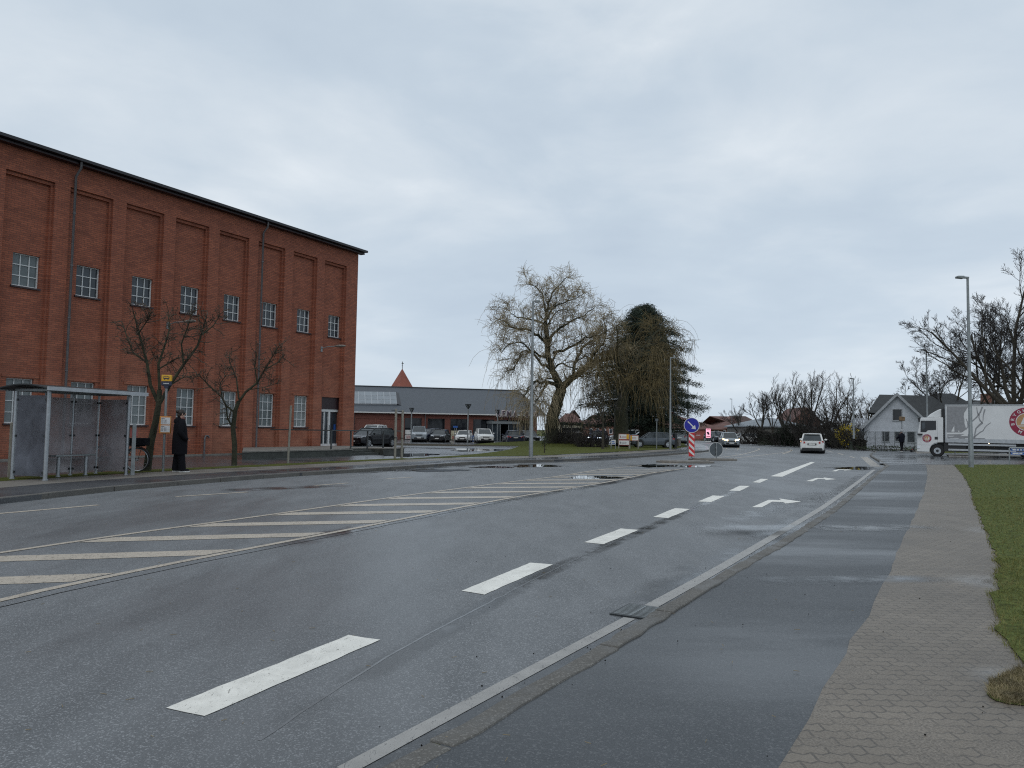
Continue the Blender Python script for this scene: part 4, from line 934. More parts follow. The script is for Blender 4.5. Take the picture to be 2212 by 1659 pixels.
# ================================================================ TOWER AND FAR HOUSES
def house(name, lab, u0, u1, Y, ve, vr, wallm, roofm, depth=9., hip=2.2, zg=0., over=.35, cat='house', dy=0., gable=False, ridge_t=.5, group=None, Y1=None):
    Y1 = Y1 or Y
    A = PY(u0, 900, Y); B = PY(u1, 900, Y1); A.z = B.z = zg; d, L_, rz = frame2(A, B)
    ev = PY((u0+u1)/2, ve, (Y+Y1)/2).z-zg; k = (Y+depth*ridge_t)/Y; rg_ = (PY((u0+u1)/2, vr, (Y+Y1)/2).z-HC)*k+HC-zg
    o = empty(name, A, rz, lab, cat, group)
    if gable:      # gable end faces the viewer
        obj('wall', wallm, o, prism_y=[([(0, -.2), (L_, -.2), (L_, ev), (L_/2, rg_-.12), (0, ev)], 0, depth)])
        m_ = MB(); s_ = (rg_-ev)/(L_/2); m_.prism_y([(-over, ev-s_*over), (L_/2, rg_), (L_+over, ev-s_*over), (L_+over, ev-s_*over+.18), (L_/2, rg_+.18), (-over, ev-s_*over+.18)], -over, depth+over)
        r_ = m_.build('roof', roofm, o)
    else:
        obj('wall', wallm, o, bb=[(0, L_, 0, depth, -.2, ev)])
        x0_, x1_ = -over, L_+over; m_ = MB(); yr_ = depth*ridge_t
        m_.add([(x0_, -over, ev), (x1_, -over, ev), (x1_, depth+over, ev), (x0_, depth+over, ev), (x0_+hip, yr_, rg_), (x1_-hip, yr_, rg_), (x0_, -over, ev-.15), (x1_, -over, ev-.15), (x1_, depth+over, ev-.15), (x0_, depth+over, ev-.15)],
               [(0, 1, 5, 4), (1, 2, 5), (2, 3, 4, 5), (3, 0, 4), (6, 9, 8, 7), (0, 6, 7, 1), (1, 7, 8, 2), (2, 8, 9, 3), (3, 9, 6, 0)])
        r_ = m_.build('roof', roofm, o)
    return o, L_, ev, rg_, r_
def hwin(o, x, z, w_, h_, mt='window_dark', fr='white_frame', y=0., nbar=1):
    f = MB(); t = .07; y0_, y1_ = y-.05, y-.003
    f.bb(x, x+w_, y0_, y1_, z+h_-t, z+h_); f.bb(x, x+w_, y0_-.04, y1_, z-t*.2, z+t); f.bb(x, x+t, y0_, y1_, z+t, z+h_-t); f.bb(x+w_-t, x+w_, y0_, y1_, z+t, z+h_-t)
    for i in range(1, nbar): f.bb(x+w_*i/nbar-.03, x+w_*i/nbar+.03, y0_+.01, y1_, z+t, z+h_-t)
    q = f.build('window', fr, o); obj('pane', mt, q, bb=[(x+t*.5, x+w_-t*.5, y-.02, y-.008, z+t*.5, z+h_-t*.5)]); return q
# church-like tower with pyramid roof
tb_ = PY(868, 838, 150); ttop = PY(868, 796, 150).z; tw = empty('tower', (tb_.x, 150, 0), .75, 'red tiled pyramid roof of a tower rising behind the supermarket roof', 'tower')
we = (PY(892.5, 838, 150).x-PY(842.5, 838, 150).x)/2/1.41
obj('shaft', 'far_brick', tw, bb=[(-we*.93, we*.93, -we*.93, we*.93, 0, tb_.z)])
m_ = MB(); m_.add([(-we, -we, tb_.z), (we, -we, tb_.z), (we, we, tb_.z), (-we, we, tb_.z), (0, 0, ttop)], [(0, 1, 4), (1, 2, 4), (2, 3, 4), (3, 0, 4), (3, 2, 1, 0)]); m_.build('roof', 'roof_spire', tw)
zt2 = PY(868, 781, 150).z
obj('weather_vane', 'dark_metal', tw, cyl=[((0, 0, ttop-.1), (0, 0, zt2), .06, 6)], box=[((.05, 0, zt2-.35), (.5, .05, .12)), ((0, 0, zt2-.8), (.28, .05, .05))])
# houses behind the willow
o, L_, ev, rg_, r_ = house('cream_house', 'cream rendered house with red roof glimpsed left behind the big willow trunk', 1205, 1262, 150, 915, 893, 'cream', 'roof_red', gable=False)
for i in range(4): hwin(o, .6+i*1.25, 1.0, .6, .9)
o, L_, ev, rg_, r_ = house('gabled_house', 'small pointed grey gable showing right of the willow trunk', 1231, 1250, 160, 899, 888, 'roof_brown', 'roof_brown', gable=True, depth=6, zg=2.)
o, L_, ev, rg_, r_ = house('terraced_house', 'long brown brick house with low red roof seen through the hanging willow strands', 1264, 1372, 145, 916, 897, 'far_brick', 'roof_red')
for i in range(7): hwin(o, .8+i*1.25, .9, .6, .9)
o, L_, ev, rg_, r_ = house('brick_house', 'brown brick house with hipped red-brown roof behind the blue arrow sign', 1375, 1562, 132, 925.5, 896, 'far_brick', 'roof_red', depth=13, hip=7.5)
for i in range(9): hwin(o, .9+i*1.55, .9, .75, .95)
obj('shop_front', 'poster_red', o, bb=[(L_*.62, L_*.80, -.08, -.003, .3, 1.8)])
obj('chimney', 'far_brick', r_, bb=[(L_-8.2, L_-7.3, 5.5, 6.4, rg_-.8, rg_+.55)])
o, L_, ev, rg_, r_ = house('brick_house', 'long brick house with broad red hipped roof behind the oncoming silver car', 1552, 1612, 138, 925, 899.5, 'far_brick', 'roof_red', depth=15, hip=5)
for i in range(3): hwin(o, .5+i*1.6, .9, .8, .95)
o, L_, ev, rg_, r_ = house('brick_house', 'dark brown tiled roof running right behind the far bare trees', 1580, 1655, 141, 924, 899, 'far_brick', 'roof_brown', depth=14, hip=2)
o, L_, ev, rg_, r_ = house('garage_block', 'low grey building with pale hipped sheet roof behind the roadside trees', 1611, 1752, 104, 921, 902.5, 'shed_wall', 'eternit', depth=9, hip=4.2, cat='building')
for i in range(3): hwin(o, 1.2+i*2.4, .75, .9, .5, nbar=2)
o, L_, ev, rg_, r_ = house('red_roofed_house', 'house with steep red roof almost hidden by the dense roadside trees', 1712, 1772, 118, 910, 884, 'far_brick', 'roof_red', gable=True, depth=8)
# houses behind the truck
o, L_, ev, rg_, r_ = house('dark_roofed_house', 'dark gabled roof rising just above the front of the truck box', 2052, 2128, 82, 893, 850.5, 'shed_wall', 'roof_tile_dark', gable=False, depth=9, hip=1.2)
o, L_, ev, rg_, r_ = house('dark_roofed_house', 'low dark roof with a brick chimney behind the right bare trees', 2120, 2262, 88, 884, 866, 'shed_wall', 'roof_tile_dark', depth=10, hip=2.)
obj('chimney', 'far_brick', r_, bb=[(2.6, 3.5, 3.6, 4.4, rg_-1, rg_+.75)])
# ---------------------------------------------------------------- white-grey house facing the road
WA = PY(1867, 963, 80.3); WB = PY(2009, 969, 77.8); WA.z = WB.z = ZR
dW, LW, RW = frame2(WA, WB)
wh = empty('white_house', WA, RW, 'pale grey rendered house with steep front gable and dark roof', 'house')
def wl_(u, v): s_, z = onplane(u, v, WA, dW); return s_, z-ZR
ap = wl_(1937.5, 853); le = wl_(1861, 927.5); re_ = (2*ap[0]-le[0], le[1]); sk_ = (ap[1]-le[1])/(ap[0]-le[0])
zw = ap[1]-sk_*(ap[0]-0)-.05; zw2 = ap[1]-sk_*(LW-ap[0])-.05
obj('wall', 'house_wall', wh, prism_y=[([(0, -.3), (LW, -.3), (LW, zw2), (ap[0], ap[1]-.08), (0, zw)], 0, 9)])
m_ = MB(); a_ = le; m_.prism_y([(le[0], le[1]), ap, re_, (re_[0], re_[1]+.22), (ap[0], ap[1]+.25), (le[0], le[1]+.22)], .15, 9)
rf_ = m_.build('front_roof', 'roof_tile_dark', wh)
m_ = MB(); m_.prism_y([(le[0]-.05, le[1]-.12), (ap[0], ap[1]-.12), (re_[0]+.05, re_[1]-.12), (re_[0]+.05, re_[1]+.2), (ap[0], ap[1]+.24), (le[0]-.05, le[1]+.2)], -.45, .148); m_.build('barge_board', 'trim_grey', rf_)
# main range behind, ridge parallel to the front
l0 = wl_(1889, 888)[0]*1.03; l1 = wl_(2041, 880)[0]*1.06; zr_ = ap[1]+.28; ze_ = wl_(1889, 890)[1]*1.0
m_ = MB(); m_.add([(l0-.6, 1.2, ze_), (l1+2.3, 1.2, ze_-1.5), (l1+2.3, 9, ze_-1.5), (l0-.6, 9, ze_), (l0+.55, 5, zr_), (l1-1.2, 5, zr_-.15)], [(0, 1, 5, 4), (1, 2, 5), (2, 3, 4, 5), (3, 0, 4), (3, 2, 1, 0)]); m_.build('main_roof', 'roof_tile_dark', wh)
obj('main_wall', 'house_wall', wh, bb=[(l0+.2, l1+1.6, 1.6, 8.6, -.2, ze_-1.52)])
def wwin(u0, u1, v0, v1, lab=None):
    a, z0_ = wl_(u0, v1); b_, z1_ = wl_(u1, v0); q = hwin(wh, a, z0_, b_-a, z1_-z0_, 'black_glass', 'trim_grey'); return q
wwin(1927.5, 1949, 883, 909); wwin(1905, 1922, 931, 954.5); wwin(1932.5, 1948, 931.5, 954.5); wwin(1959, 1977.5, 931.5, 956)
m_ = MB(); a, z0_ = wl_(1840, 925); b_, z1_ = wl_(1874, 905)
m_.bb(a-.3, b_, 1.0, 3.0, z0_, z0_+.3); bal = m_.build('balcony', 'trim_grey', wh)
m_ = MB(); n_ = 16
for i in range(n_): x = a+(b_-a)*i/(n_-1); m_.bb(x-.035, x+.035, .96, .995, z0_+.3, z1_)
m_.bb(a-.05, b_+.05, .94, 1.0, z1_, z1_+.06); m_.build('slat_rail', 'house_wall', bal)
obj('annex', 'house_wall', wh, bb=[(a+.2, 0, 1.4, 3.0, -.2, z0_)])
hwin(wh, a+.5, .75, .8, 1.0, 'black_glass', 'dark_metal', 1.4)
obj('aerial', 'galv', wh, cyl=[((l1-1.8, 5, zr_-.2), (l1-1.5, 5, zr_+.35), .02, 5)])
# chain link fence in front
FA, FB = P(1834, 968, ZR), P(2000, 975, ZR)
dF, LF, RFc = frame2(FA, FB); fn = empty('garden_fence', FA, RFc, 'grey wire mesh fence in front of the pale gabled house', 'fence')
hF = zat(FA, 932)-ZR; n_ = 9
for i in range(n_): obj('fence_post', 'galv', fn, cyl=[((LF*i/(n_-1), 0, 0), (LF*i/(n_-1), 0, hF+.02), .035, 6)])
m_ = MB()
for i in range(int(LF/.12)): m_.box((i*.12+.06, 0, hF/2), (.014, .014, hF))
for j in range(14): m_.box((LF/2, .012, hF*(j+.5)/14), (LF, .012, .012))
m_.box((LF/2, -.002, hF), (LF, .03, .03)); m_.build('wire_mesh', 'galv', fn)
# ---------------------------------------------------------------- traffic islands, signs, street lamps
def island(u0, u1, v0, v1, lab, seed):
    c = P((u0+u1)/2, v1-(v1-v0)*.35); a = P(u0, (v0+v1)/2+1); b_ = P(u1, (v0+v1)/2+1); L_ = (b_-a).length/2; d = V(.47, .88, 0)
    c = (a+b_)/2
    ya = P((u0+u1)/2, v0+2, .12); yb = P((u0+u1)/2, v1); hw = (ya-yb).length/2; c = (ya+yb)/2; c.z = 0
    o = empty('refuge_island', c, 0, lab, 'traffic island', 'kerbed refuge islands in the middle of the road')
    def ring(k, z): return [((math.copysign(abs(math.cos(q))**1.0, math.cos(q)))*L_*k, math.sin(q)*hw*k) for q in [i*2*math.pi/28 for i in range(28)]]
    m_ = MB(); m_.prism(ring(1, 0), -.01, .085); kb = m_.build('kerb_ring', 'footway', o, bevel=.02)
    m_ = MB(); m_.prism(ring(.86, 0), .086, .11); m_.build('cobble_top', 'cobble', o); return c
i1 = island(1428, 1532, 991, 1001, 'nearer oval kerbed refuge carrying the blue arrow sign', 1)
i2 = island(1497, 1582, 987, 995, 'farther oval kerbed refuge carrying the sign seen from behind', 2)
# keep-right sign
sb = P(1494, 990, .1); ks_ = empty('keep_right_sign', sb, -.25, 'round blue sign with white arrow above red and white striped marker board', 'road sign')
sc_ = sb.y/FPX
zc = lambda v: zat(sb, v)-.1
obj('post', 'galv', ks_, cyl=[((0, .03, -.05), (0, .03, zc(920)), .035, 10)])
hb, tb2 = zc(986), zc(934); wb = 12.5*sc_/2*1.0
bd = obj('marker_board', 'sign_red', ks_, bb=[(-wb, wb, -.02, .0, hb, tb2)], bevel=.006)
m_ = MB(); n_ = 4; per = (tb2-hb)/n_; sl2 = 2*wb*.95
for i in range(n_+1):
    for z in (hb+per*i-per*.05,):
        q = [(-wb*.9, z+sl2*.9), (wb*.9, z), (wb*.9, z+per*.48), (-wb*.9, z+per*.48+sl2*.9)]
        q = [(x, min(max(zz_, hb+.02), tb2-.02)) for x, zz_ in q]
        if q[0][1] < tb2-.05: m_.prism_y(q, -.024, -.0201)
m_.build('stripe', 'sign_white', bd)
cz = zc(918.5)
RR = 16.5*2*sc_/2*1.0
dk = obj('sign_face', 'sign_blue', ks_, cyl=[((0, -.03, cz), (0, -.005, cz), RR*.93, 48)])
obj('rim', 'sign_white', dk, cyl=[((0, -.026, cz), (0, .0, cz), RR, 48)])
ar = [(-.62, .50), (-.50, .62), (.28, -.16), (.50, .06), (.62, -.62), (-.06, -.50), (.16, -.28)]
m_ = MB(); m_.prism_y([(x*RR*.86, cz+z*RR*.86) for x, z in ar], -.034, -.0302); m_.build('arrow', 'sign_white', dk)
# sign seen from behind
sb = P(1547, 990, .1); sc_ = sb.y/FPX; zc = lambda v: zat(sb, v)-.1
rs = empty('round_sign', sb, .1, 'round grey back of a traffic sign on a short post on the farther refuge', 'road sign')
cz = zc(971); RR = 15.5*sc_
obj('sign_back', 'sign_back', rs, cyl=[((0, 0, cz), (0, .02, cz), RR*.95, 40)])
obj('rim', 'sign_white', rs, cyl=[((0, .004, cz), (0, .016, cz), RR, 40)])
obj('post', 'galv', rs, cyl=[((0, -.04, -.03), (0, -.04, cz+RR*.95), .035, 10)], box=[((0, -.04, .12), (.22, .07, .04)), ((0, -.02, cz+.1), (.1, .03, .03)), ((0, -.02, cz-.15), (.1, .03, .03))])
def street_lamp(u, v, vt, arm, lab, z=ZR, r=.085, hs=1., grp='tall grey street lamps along the road', Y=None):
    b_ = P(u, v, z) if Y is None else V(PY(u, 900, Y).x, Y, z)
    h = zat(b_, vt)-z; s_ = b_.y/FPX*arm; o = empty('street_lamp', b_, 0, lab, 'street lamp', grp)
    obj('pole', 'galv', o, smooth=True, tube=[([(0, 0, -.05), (0, 0, 1.5), (0, 0, 1.55), (0, 0, h*.6), (0, 0, h)], [r*1.25, r*1.2, r, r*.8, r*.6], 12)])
    m_ = MB(); sg = 1 if s_ > 0 else -1; L_ = abs(s_)
    m_.loft([[V(sg*x, y*w_, h+zz_*t_+.02*x/L_) for y, zz_ in ((-1, -.5), (1, -.5), (1, .5), (-1, .5))] for x, w_, t_ in ((-.05, .05, .08), (L_*.35, .06, .09), (L_*.4, .12, .12), (L_*.95, .13, .09), (L_, .09, .05))])
    m_.build('lamp_head', 'galv', o, bevel=.01); return o
street_lamp(2098, 1010, 600, -25, 'nearest street lamp, standing on the right grass verge in front of the truck')
street_lamp(2003, 980, 756, -12, 'street lamp rising in front of the pale gabled house', Y=66)
street_lamp(1844, 972, 818, -7.5, 'street lamp beside the forsythia left of the pale house', Y=72)
street_lamp(1707, 960, 838, -4, 'thin street lamp among the bare roadside trees behind the white hatchback', Y=98)
street_lamp(1581, 955, 862, -4.5, 'small far street lamp left of the bare roadside trees', Y=128, r=.06)
street_lamp(1486, 968, 821, 6, 'street lamp right of the dark cedar beside the blue arrow sign', ZL, Y=80)
street_lamp(1448, 963, 773, 11, 'street lamp in front of the dark cedar', ZL, Y=62)
street_lamp(1148, 986, 651, 15, 'tall street lamp left of the big willow', ZL, Y=38.5)
street_lamp(1463, 955, 868, -4, 'faint far street lamp just right of the cedar foliage', Y=140, r=.06)
# ---------------------------------------------------------------- car park lamps and signs
def park_lamp(u, v, vt, w_, lab, Y):
    b_ = V(PY(u, 900, Y).x, Y, ZL); h = zat(b_, vt)-ZL; s_ = Y/FPX
    o = empty('park_lamp', b_, 0, lab, 'lamp', 'funnel-topped lamps of the car park')
    obj('pole', 'galv', o, cyl=[((0, 0, 0), (0, 0, h-s_*10), .06, 10)])
    t = w_*s_/2; m_ = MB(); zb = h-s_*11
    for q in range(4):
        a = q*math.pi/2+.4; m_.tube([(0, 0, zb), (math.cos(a)*t, math.sin(a)*t, h-.03)], .035, 5)
    hd = m_.build('lamp_head', 'dark_metal', o)
    obj('disc', 'dark_metal', hd, cyl=[((0, 0, h-.05), (0, 0, h), t*1.05, 20)]); obj('lens', 'frosted', hd, cyl=[((0, 0, zb+.1), (0, 0, h-.06), .05, 10, t*.6)])
park_lamp(889, 950, 881, 10, 'funnel-topped lamp in front of the large silver off-road car', 74)
park_lamp(1011, 960, 873, 13, 'largest funnel-topped lamp, standing in the mulch strip before the white cars', 63)
park_lamp(1075, 955, 885, 10, 'funnel-topped lamp beside the glazed shop porch', 77)
def board(name, u0, u1, v0, v1, vb, mt, lab, cat, Y, legs=(0, 1), z=ZL, group=None, thick=.05, leg='galv', text_=None, rz=0.):
    s_ = Y/FPX; c = V(PY((u0+u1)/2, 900, Y).x, Y, z); o = empty(name, c, rz, lab, cat, group); z1_ = zat(c, v0)-z; z0_ = zat(c, v1)-z; w_ = (u1-u0)*s_/2
    bd_ = obj('panel', mt, o, bb=[(-w_, w_, -thick, 0, z0_, z1_)], bevel=.006)
    for t in legs: obj('leg', leg, o, cyl=[((-w_+2*w_*t, .035, -.02), (-w_+2*w_*t, .035, z1_), .035, 8)])
    return o, bd_, w_, z0_, z1_
board('parking_sign', 979.5, 989, 920, 924, 952, 'dir_blue', 'small blue sign on two legs before the shop window left of the white cars', 'sign', 79, (.35, .75))
o, bd_, w_, z0_, z1_ = board('disabled_bay_sign', 1021, 1026.5, 941, 954, 953, 'dir_blue', 'low blue disabled-parking symbol sign between the white cars', 'sign', 78, (.5,))
obj('symbol', 'sign_white', bd_, cyl=[((0, -.055, (z0_+z1_)/2+.08), (0, -.051, (z0_+z1_)/2+.08), .05, 10), ((0, -.055, (z0_+z1_)/2-.1), (0, -.051, (z0_+z1_)/2-.1), .09, 12)])
def notice(u0, u1, rows, Y, lab, yl=None):
    c = V(PY((u0+u1)/2, 900, Y).x, Y, ZL); o = empty('notice_board', c, 0, lab, 'notice board', 'notice boards on the planted island'); w_ = (u1-u0)*Y/FPX/2; zf = lambda v: zat(c, v)-ZL
    top = rows[0][0]; bot = rows[-1][1]
    for x in (-w_, w_): obj('leg', 'wood_grey', o, cyl=[((x, .03, -.02), (x, .03, zf(top)+.03), .05, 8)])
    f = obj('frame', 'poster_red', o, bb=[(-w_, w_, -.02, .02, zf(bot)-.04, zf(top)+.04)])
    for i, (va, vb_) in enumerate(rows):
        pn_ = obj('panel', 'sign_white', f, bb=[(-w_*.93, w_*.93, -.03, -.021, zf(vb_), zf(va))])
        if i == 0 and yl: obj('yellow_strip', 'sign_yellow', f, bb=[(w_*yl[0], w_*yl[1], -.034, -.0305, zf(vb_), zf(va))])
        h_ = zf(va)-zf(vb_); obj('print', 'ink' if i else 'poster_red', f, bb=[(-w_*.75, -w_*.60, -.033, -.0305, zf(vb_)+h_*.25, zf(vb_)+h_*.72)]+[(-w_*.5, w_*.45, -.033, -.0305, zf(vb_)+h_*(.3+.25*j), zf(vb_)+h_*(.38+.25*j)) for j in range(2)])
    return o
x_ = lambda z: 1207+.1984*z
notice(x_(655), x_(770), [(x_v, y_v) for x_v, y_v in ((877.8+.1984*305, 877.8+.1984*355), (877.8+.1984*372, 877.8+.1984*418))], 60, 'larger notice board with two white panels and dark red frame on the planted island', (.45, .9))
notice(x_(776), x_(868), [(877.8+.1984*320, 877.8+.1984*370)], 60.3, 'smaller notice board with one white and yellow panel right of the larger one', (-.9, -.5))
o, bd_, w_, z0_, z1_ = board('small_sign', x_(573), x_(620), 877.8+.1984*365, 877.8+.1984*415, 0, 'sign_white', 'small pale blue and white sign on two legs left of the notice boards', 'sign', 59, (0, 1))
obj('print', 'dir_blue', bd_, bb=[(-w_*.8, w_*.8, -.056, -.051, z0_+.06, z0_+.14), (-w_*.8, w_*.5, -.056, -.051, z1_-.14, z1_-.08)])
board('post_sign', x_(1050), x_(1083), 877.8+.1984*134, 877.8+.1984*162, 0, 'sign_back', 'small grey sign high on a thin post in front of the grey crossover', 'sign', 60, (.55,))
o, h_ = stake(V(PY(x_(1265), 900, 66).x, 66, ZL), 936, .26, 'black square post sign at the tip of the planted island', 'trim_black', None, name='black_post')
o, h_ = stake(V(PY(x_(1307), 900, 74).x, 74, ZL), 948, .30, 'pale grey concrete bollard behind the black post', 'concrete', None, name='bollard')
o, bd_, w_, z0_, z1_ = board('shop_sign', x_(760), x_(832), 877.8+.1984*237, 877.8+.1984*268, 0, 'sign_white', 'white roadside shop sign with stepped top above the parked cars behind the notice boards', 'sign', 88, (.3, .85))
obj('upper_panel', 'sign_white', o, bb=[(-w_*.4, w_*.6, -.05, 0, z1_+.01, z1_+.5)]); obj('print', 'ink', bd_, bb=[(-w_*.8, w_*.8, -.056, -.051, z0_+.25, z0_+.33), (-w_*.8, w_*.8, -.056, -.051, z0_+.45, z0_+.53)])
# led billboard
o, bd_, w_, z0_, z1_ = board('led_billboard', 1523.5, 1534.5, 925, 946.5, 0, 'trim_black', 'bright pink upright advertising screen across the bend', 'billboard', 108, (.3, .7), ZR, thick=.25)
sc2 = obj('screen', 'panel_pink', bd_, bb=[(-w_*.9, w_*.9, -.26, -.251, z0_+.06, z1_-.06)])
zm = (z0_+z1_)/2; obj('advert_picture', 'sign_navy', sc2, prism_y=[([(-.26, zm+.16), (.02, zm+.22), (.22, zm-.16), (-.06, zm-.25)], -.266, -.2605)])
obj('advert_text', 'poster_red', sc2, bb=[(-w_*.7, w_*.7, -.266, -.2605, zm+.42, zm+.52), (-w_*.7, w_*.7, -.266, -.2605, zm-.50, zm-.40)])
obj('plinth', 'sign_white', o, bb=[(-w_*1.1, w_*1.1, -.3, .1, 0, .15)])
# direction sign at the right edge
zb_ = lambda z: (1838+.1691*z); vb8 = lambda z: (812+.1691*z)
b_ = P(zb_(2028), vb8(1125), ZR); Yd = b_.y; sc_ = Yd/FPX
ds = empty('direction_sign', b_, -.2, 'low grey framed direction sign with two blue panels at the right edge of the verge', 'road sign')
zz2 = lambda v: zat(b_, v)-ZR; w_ = 300*.1691*sc_
obj('frame', 'galv', ds, smooth=True, tube=[([(0, 0, -.03), (0, 0, zz2(vb8(925))), (.05, 0, zz2(vb8(916))), (w_, 0, zz2(vb8(916))), (w_+.05, 0, zz2(vb8(925))), (w_+.05, 0, -.03)], .035, 8)])
for i, (va, vb_) in enumerate(((925, 960), (970, 1008))):
    z1_, z0_ = zz2(vb8(va)), zz2(vb8(vb_)); pn_ = obj('sign_panel', 'dir_blue', ds, bb=[(.06, w_, -.02, .0, z0_, z1_)])
    h_ = z1_-z0_; obj('border', 'sign_white', pn_, bb=[(.07, w_-.01, -.024, -.0205, z1_-h_*.12, z1_-h_*.05), (.07, w_-.01, -.024, -.0205, z0_+h_*.05, z0_+h_*.12)])
    xs = ((.14, .30), (.34, .44), (.50, .58), (.66, .90), (.96, 1.3)) if i == 0 else ((.14, .42), (.46, .60))
    obj('legend', 'sign_white', pn_, bb=[(x0_, x1_, -.024, -.0205, z0_+h_*.3, z0_+h_*.72) for x0_, x1_ in xs])
# blue sign seen edge-on by the truck
b_ = P(zb_(1340), vb8(1012), ZR); es_ = empty('edge_on_sign', b_, 1.25, 'round blue sign seen nearly edge-on in front of the truck side', 'road sign'); zz2 = lambda v: zat(b_, v)-ZR
obj('post', 'galv', es_, cyl=[((0, .04, 0), (0, .04, zz2(vb8(815))), .04, 8)])
cz = (zz2(vb8(820))+zz2(vb8(910)))/2; obj('sign_face', 'sign_back', es_, cyl=[((0, -.01, cz), (0, .02, cz), (zz2(vb8(820))-zz2(vb8(945)))/2, 28)])
# brown lamp box on a pole behind the scooter rider
b_ = V(PY(zb_(650), 900, 70).x, 70, ZR); zz2 = lambda v: zat(b_, v)-ZR
yb = empty('box_lamp', b_, 0, 'small brown and yellow box on a thin pole in front of the pale house', 'lamp')
obj('pole', 'galv', yb, cyl=[((0, 0, 0), (0, 0, zz2(vb8(565))), .04, 8)]); obj('box', 'tan_box', yb, box=[((.02, 0, (zz2(vb8(565))+zz2(vb8(530)))/2), (.45, .3, .38))], bevel=.05); obj('cap', 'dark_metal', yb, cyl=[((0, 0, zz2(vb8(532))), (0, 0, zz2(vb8(518))), .2, 12, .05)])
# ================================================================ TREES
def zR5(x, y): return 1014.9+.281*x, 548.6+.281*y
WY = 66.
wb_ = P(1188, 962, ZL); wb_.z = ZL+.2
def willow(name, label, base, Y, limbs_px, seed, hang, n2, dens, twig, lift=.03, drop=-.22, blank=None):
    rg = random.Random(seed); root = empty(name, base, 0, label, 'tree', 'old weeping willows on the planted island')
    lb, tw = Tubes(), Tubes(); B = V(*base)
    for pts, r0, r1, y0_, y1_ in limbs_px:
        k = len(pts); q = []
        for i, (x, y) in enumerate(pts):
            u, v = zR5(x, y+max(0, 640-y)*.16); t = i/(k-1); q.append(PY(u, v, Y+y0_+(y1_-y0_)*t+(.25*math.sin(i*2.1+y) if i else 0))-B)
        # refine
        fine = []
        for i in range(k-1):
            a, b_ = q[max(i-1, 0)], q[i]; c, d = q[i+1], q[min(i+2, k-1)]
            for j in range(3):
                t = j/3; fine.append(.5*((2*b_)+(-a+c)*t+(2*a-5*b_+4*c-d)*t*t+(-a+3*b_-3*c+d)*t**3))
        fine.append(q[-1]); m = len(fine); rad = [r0+(r1-r0)*(i/(m-1))**.8 for i in range(m)]
        fine = [p+V(rg.gauss(0, .05), rg.gauss(0, .05), rg.gauss(0, .05))*(1 if 0 < i < m-1 else 0) for i, p in enumerate(fine)]
        lb.add(fine, rad, 9 if r0 > .2 else 7)
        if r0 > .45: continue
        Lm = sum((fine[i+1]-fine[i]).length for i in range(m-1)); nb = int(Lm*n2)
        for c in range(nb):
            t = .12+.88*(c+rg.random())/nb; x = t*(m-1); i = min(int(x), m-2); p = fine[i].lerp(fine[i+1], x-i); dd = fine[i+1]-fine[i]
            d = rdir(rg, dd, rg.uniform(.5, 1.3)); d = (d+V(0, 0, .25)).normalized(); L2 = rg.uniform(.8, 2.1)*(1.15-.45*t); r2 = max(rad[i]*.42, .025)
            s2 = walk(rg, p, d, L2, 7, .26, lift); tw_r = [r2+(.010-r2)*j/6 for j in range(7)]; lb.add(s2, tw_r, 5)
            for e in range(dens):
                x = rg.uniform(1, 6); i2 = min(int(x), 5); p2 = s2[i2].lerp(s2[i2+1], x-i2); d2 = rdir(rg, s2[i2+1]-s2[i2], rg.uniform(.4, 1.2)); L3 = rg.uniform(.5, 1.25)
                s3 = walk(rg, p2, d2, L3, 6, .28, .0); tw.add(s3, [.018, .015, .012, .010, .009, .008], 3)
                for g in range(4):
                    x = rg.uniform(1, 5); i3 = min(int(x), 4); p3 = s3[i3].lerp(s3[i3+1], x-i3); d3 = rdir(rg, s3[i3+1]-s3[i3], rg.uniform(.4, 1.2))
                    H_ = p3.z; L4 = rg.uniform(.45, 1.15)
                    if rg.random() < hang(p3+B): L4 = min(rg.uniform(1.2, 3.6), H_*.75); s4 = walk(rg, p3, d3, L4, 8, .10, -.42)
                    else: s4 = walk(rg, p3, d3, L4*.8, 8, .27, -.02)
                    tw.add(s4, [.012, .012, .011, .011, .010, .010, .009, .008], 3)
    lb.build('trunk', 'bark_green', root); tw.build('crown', twig, root); return root
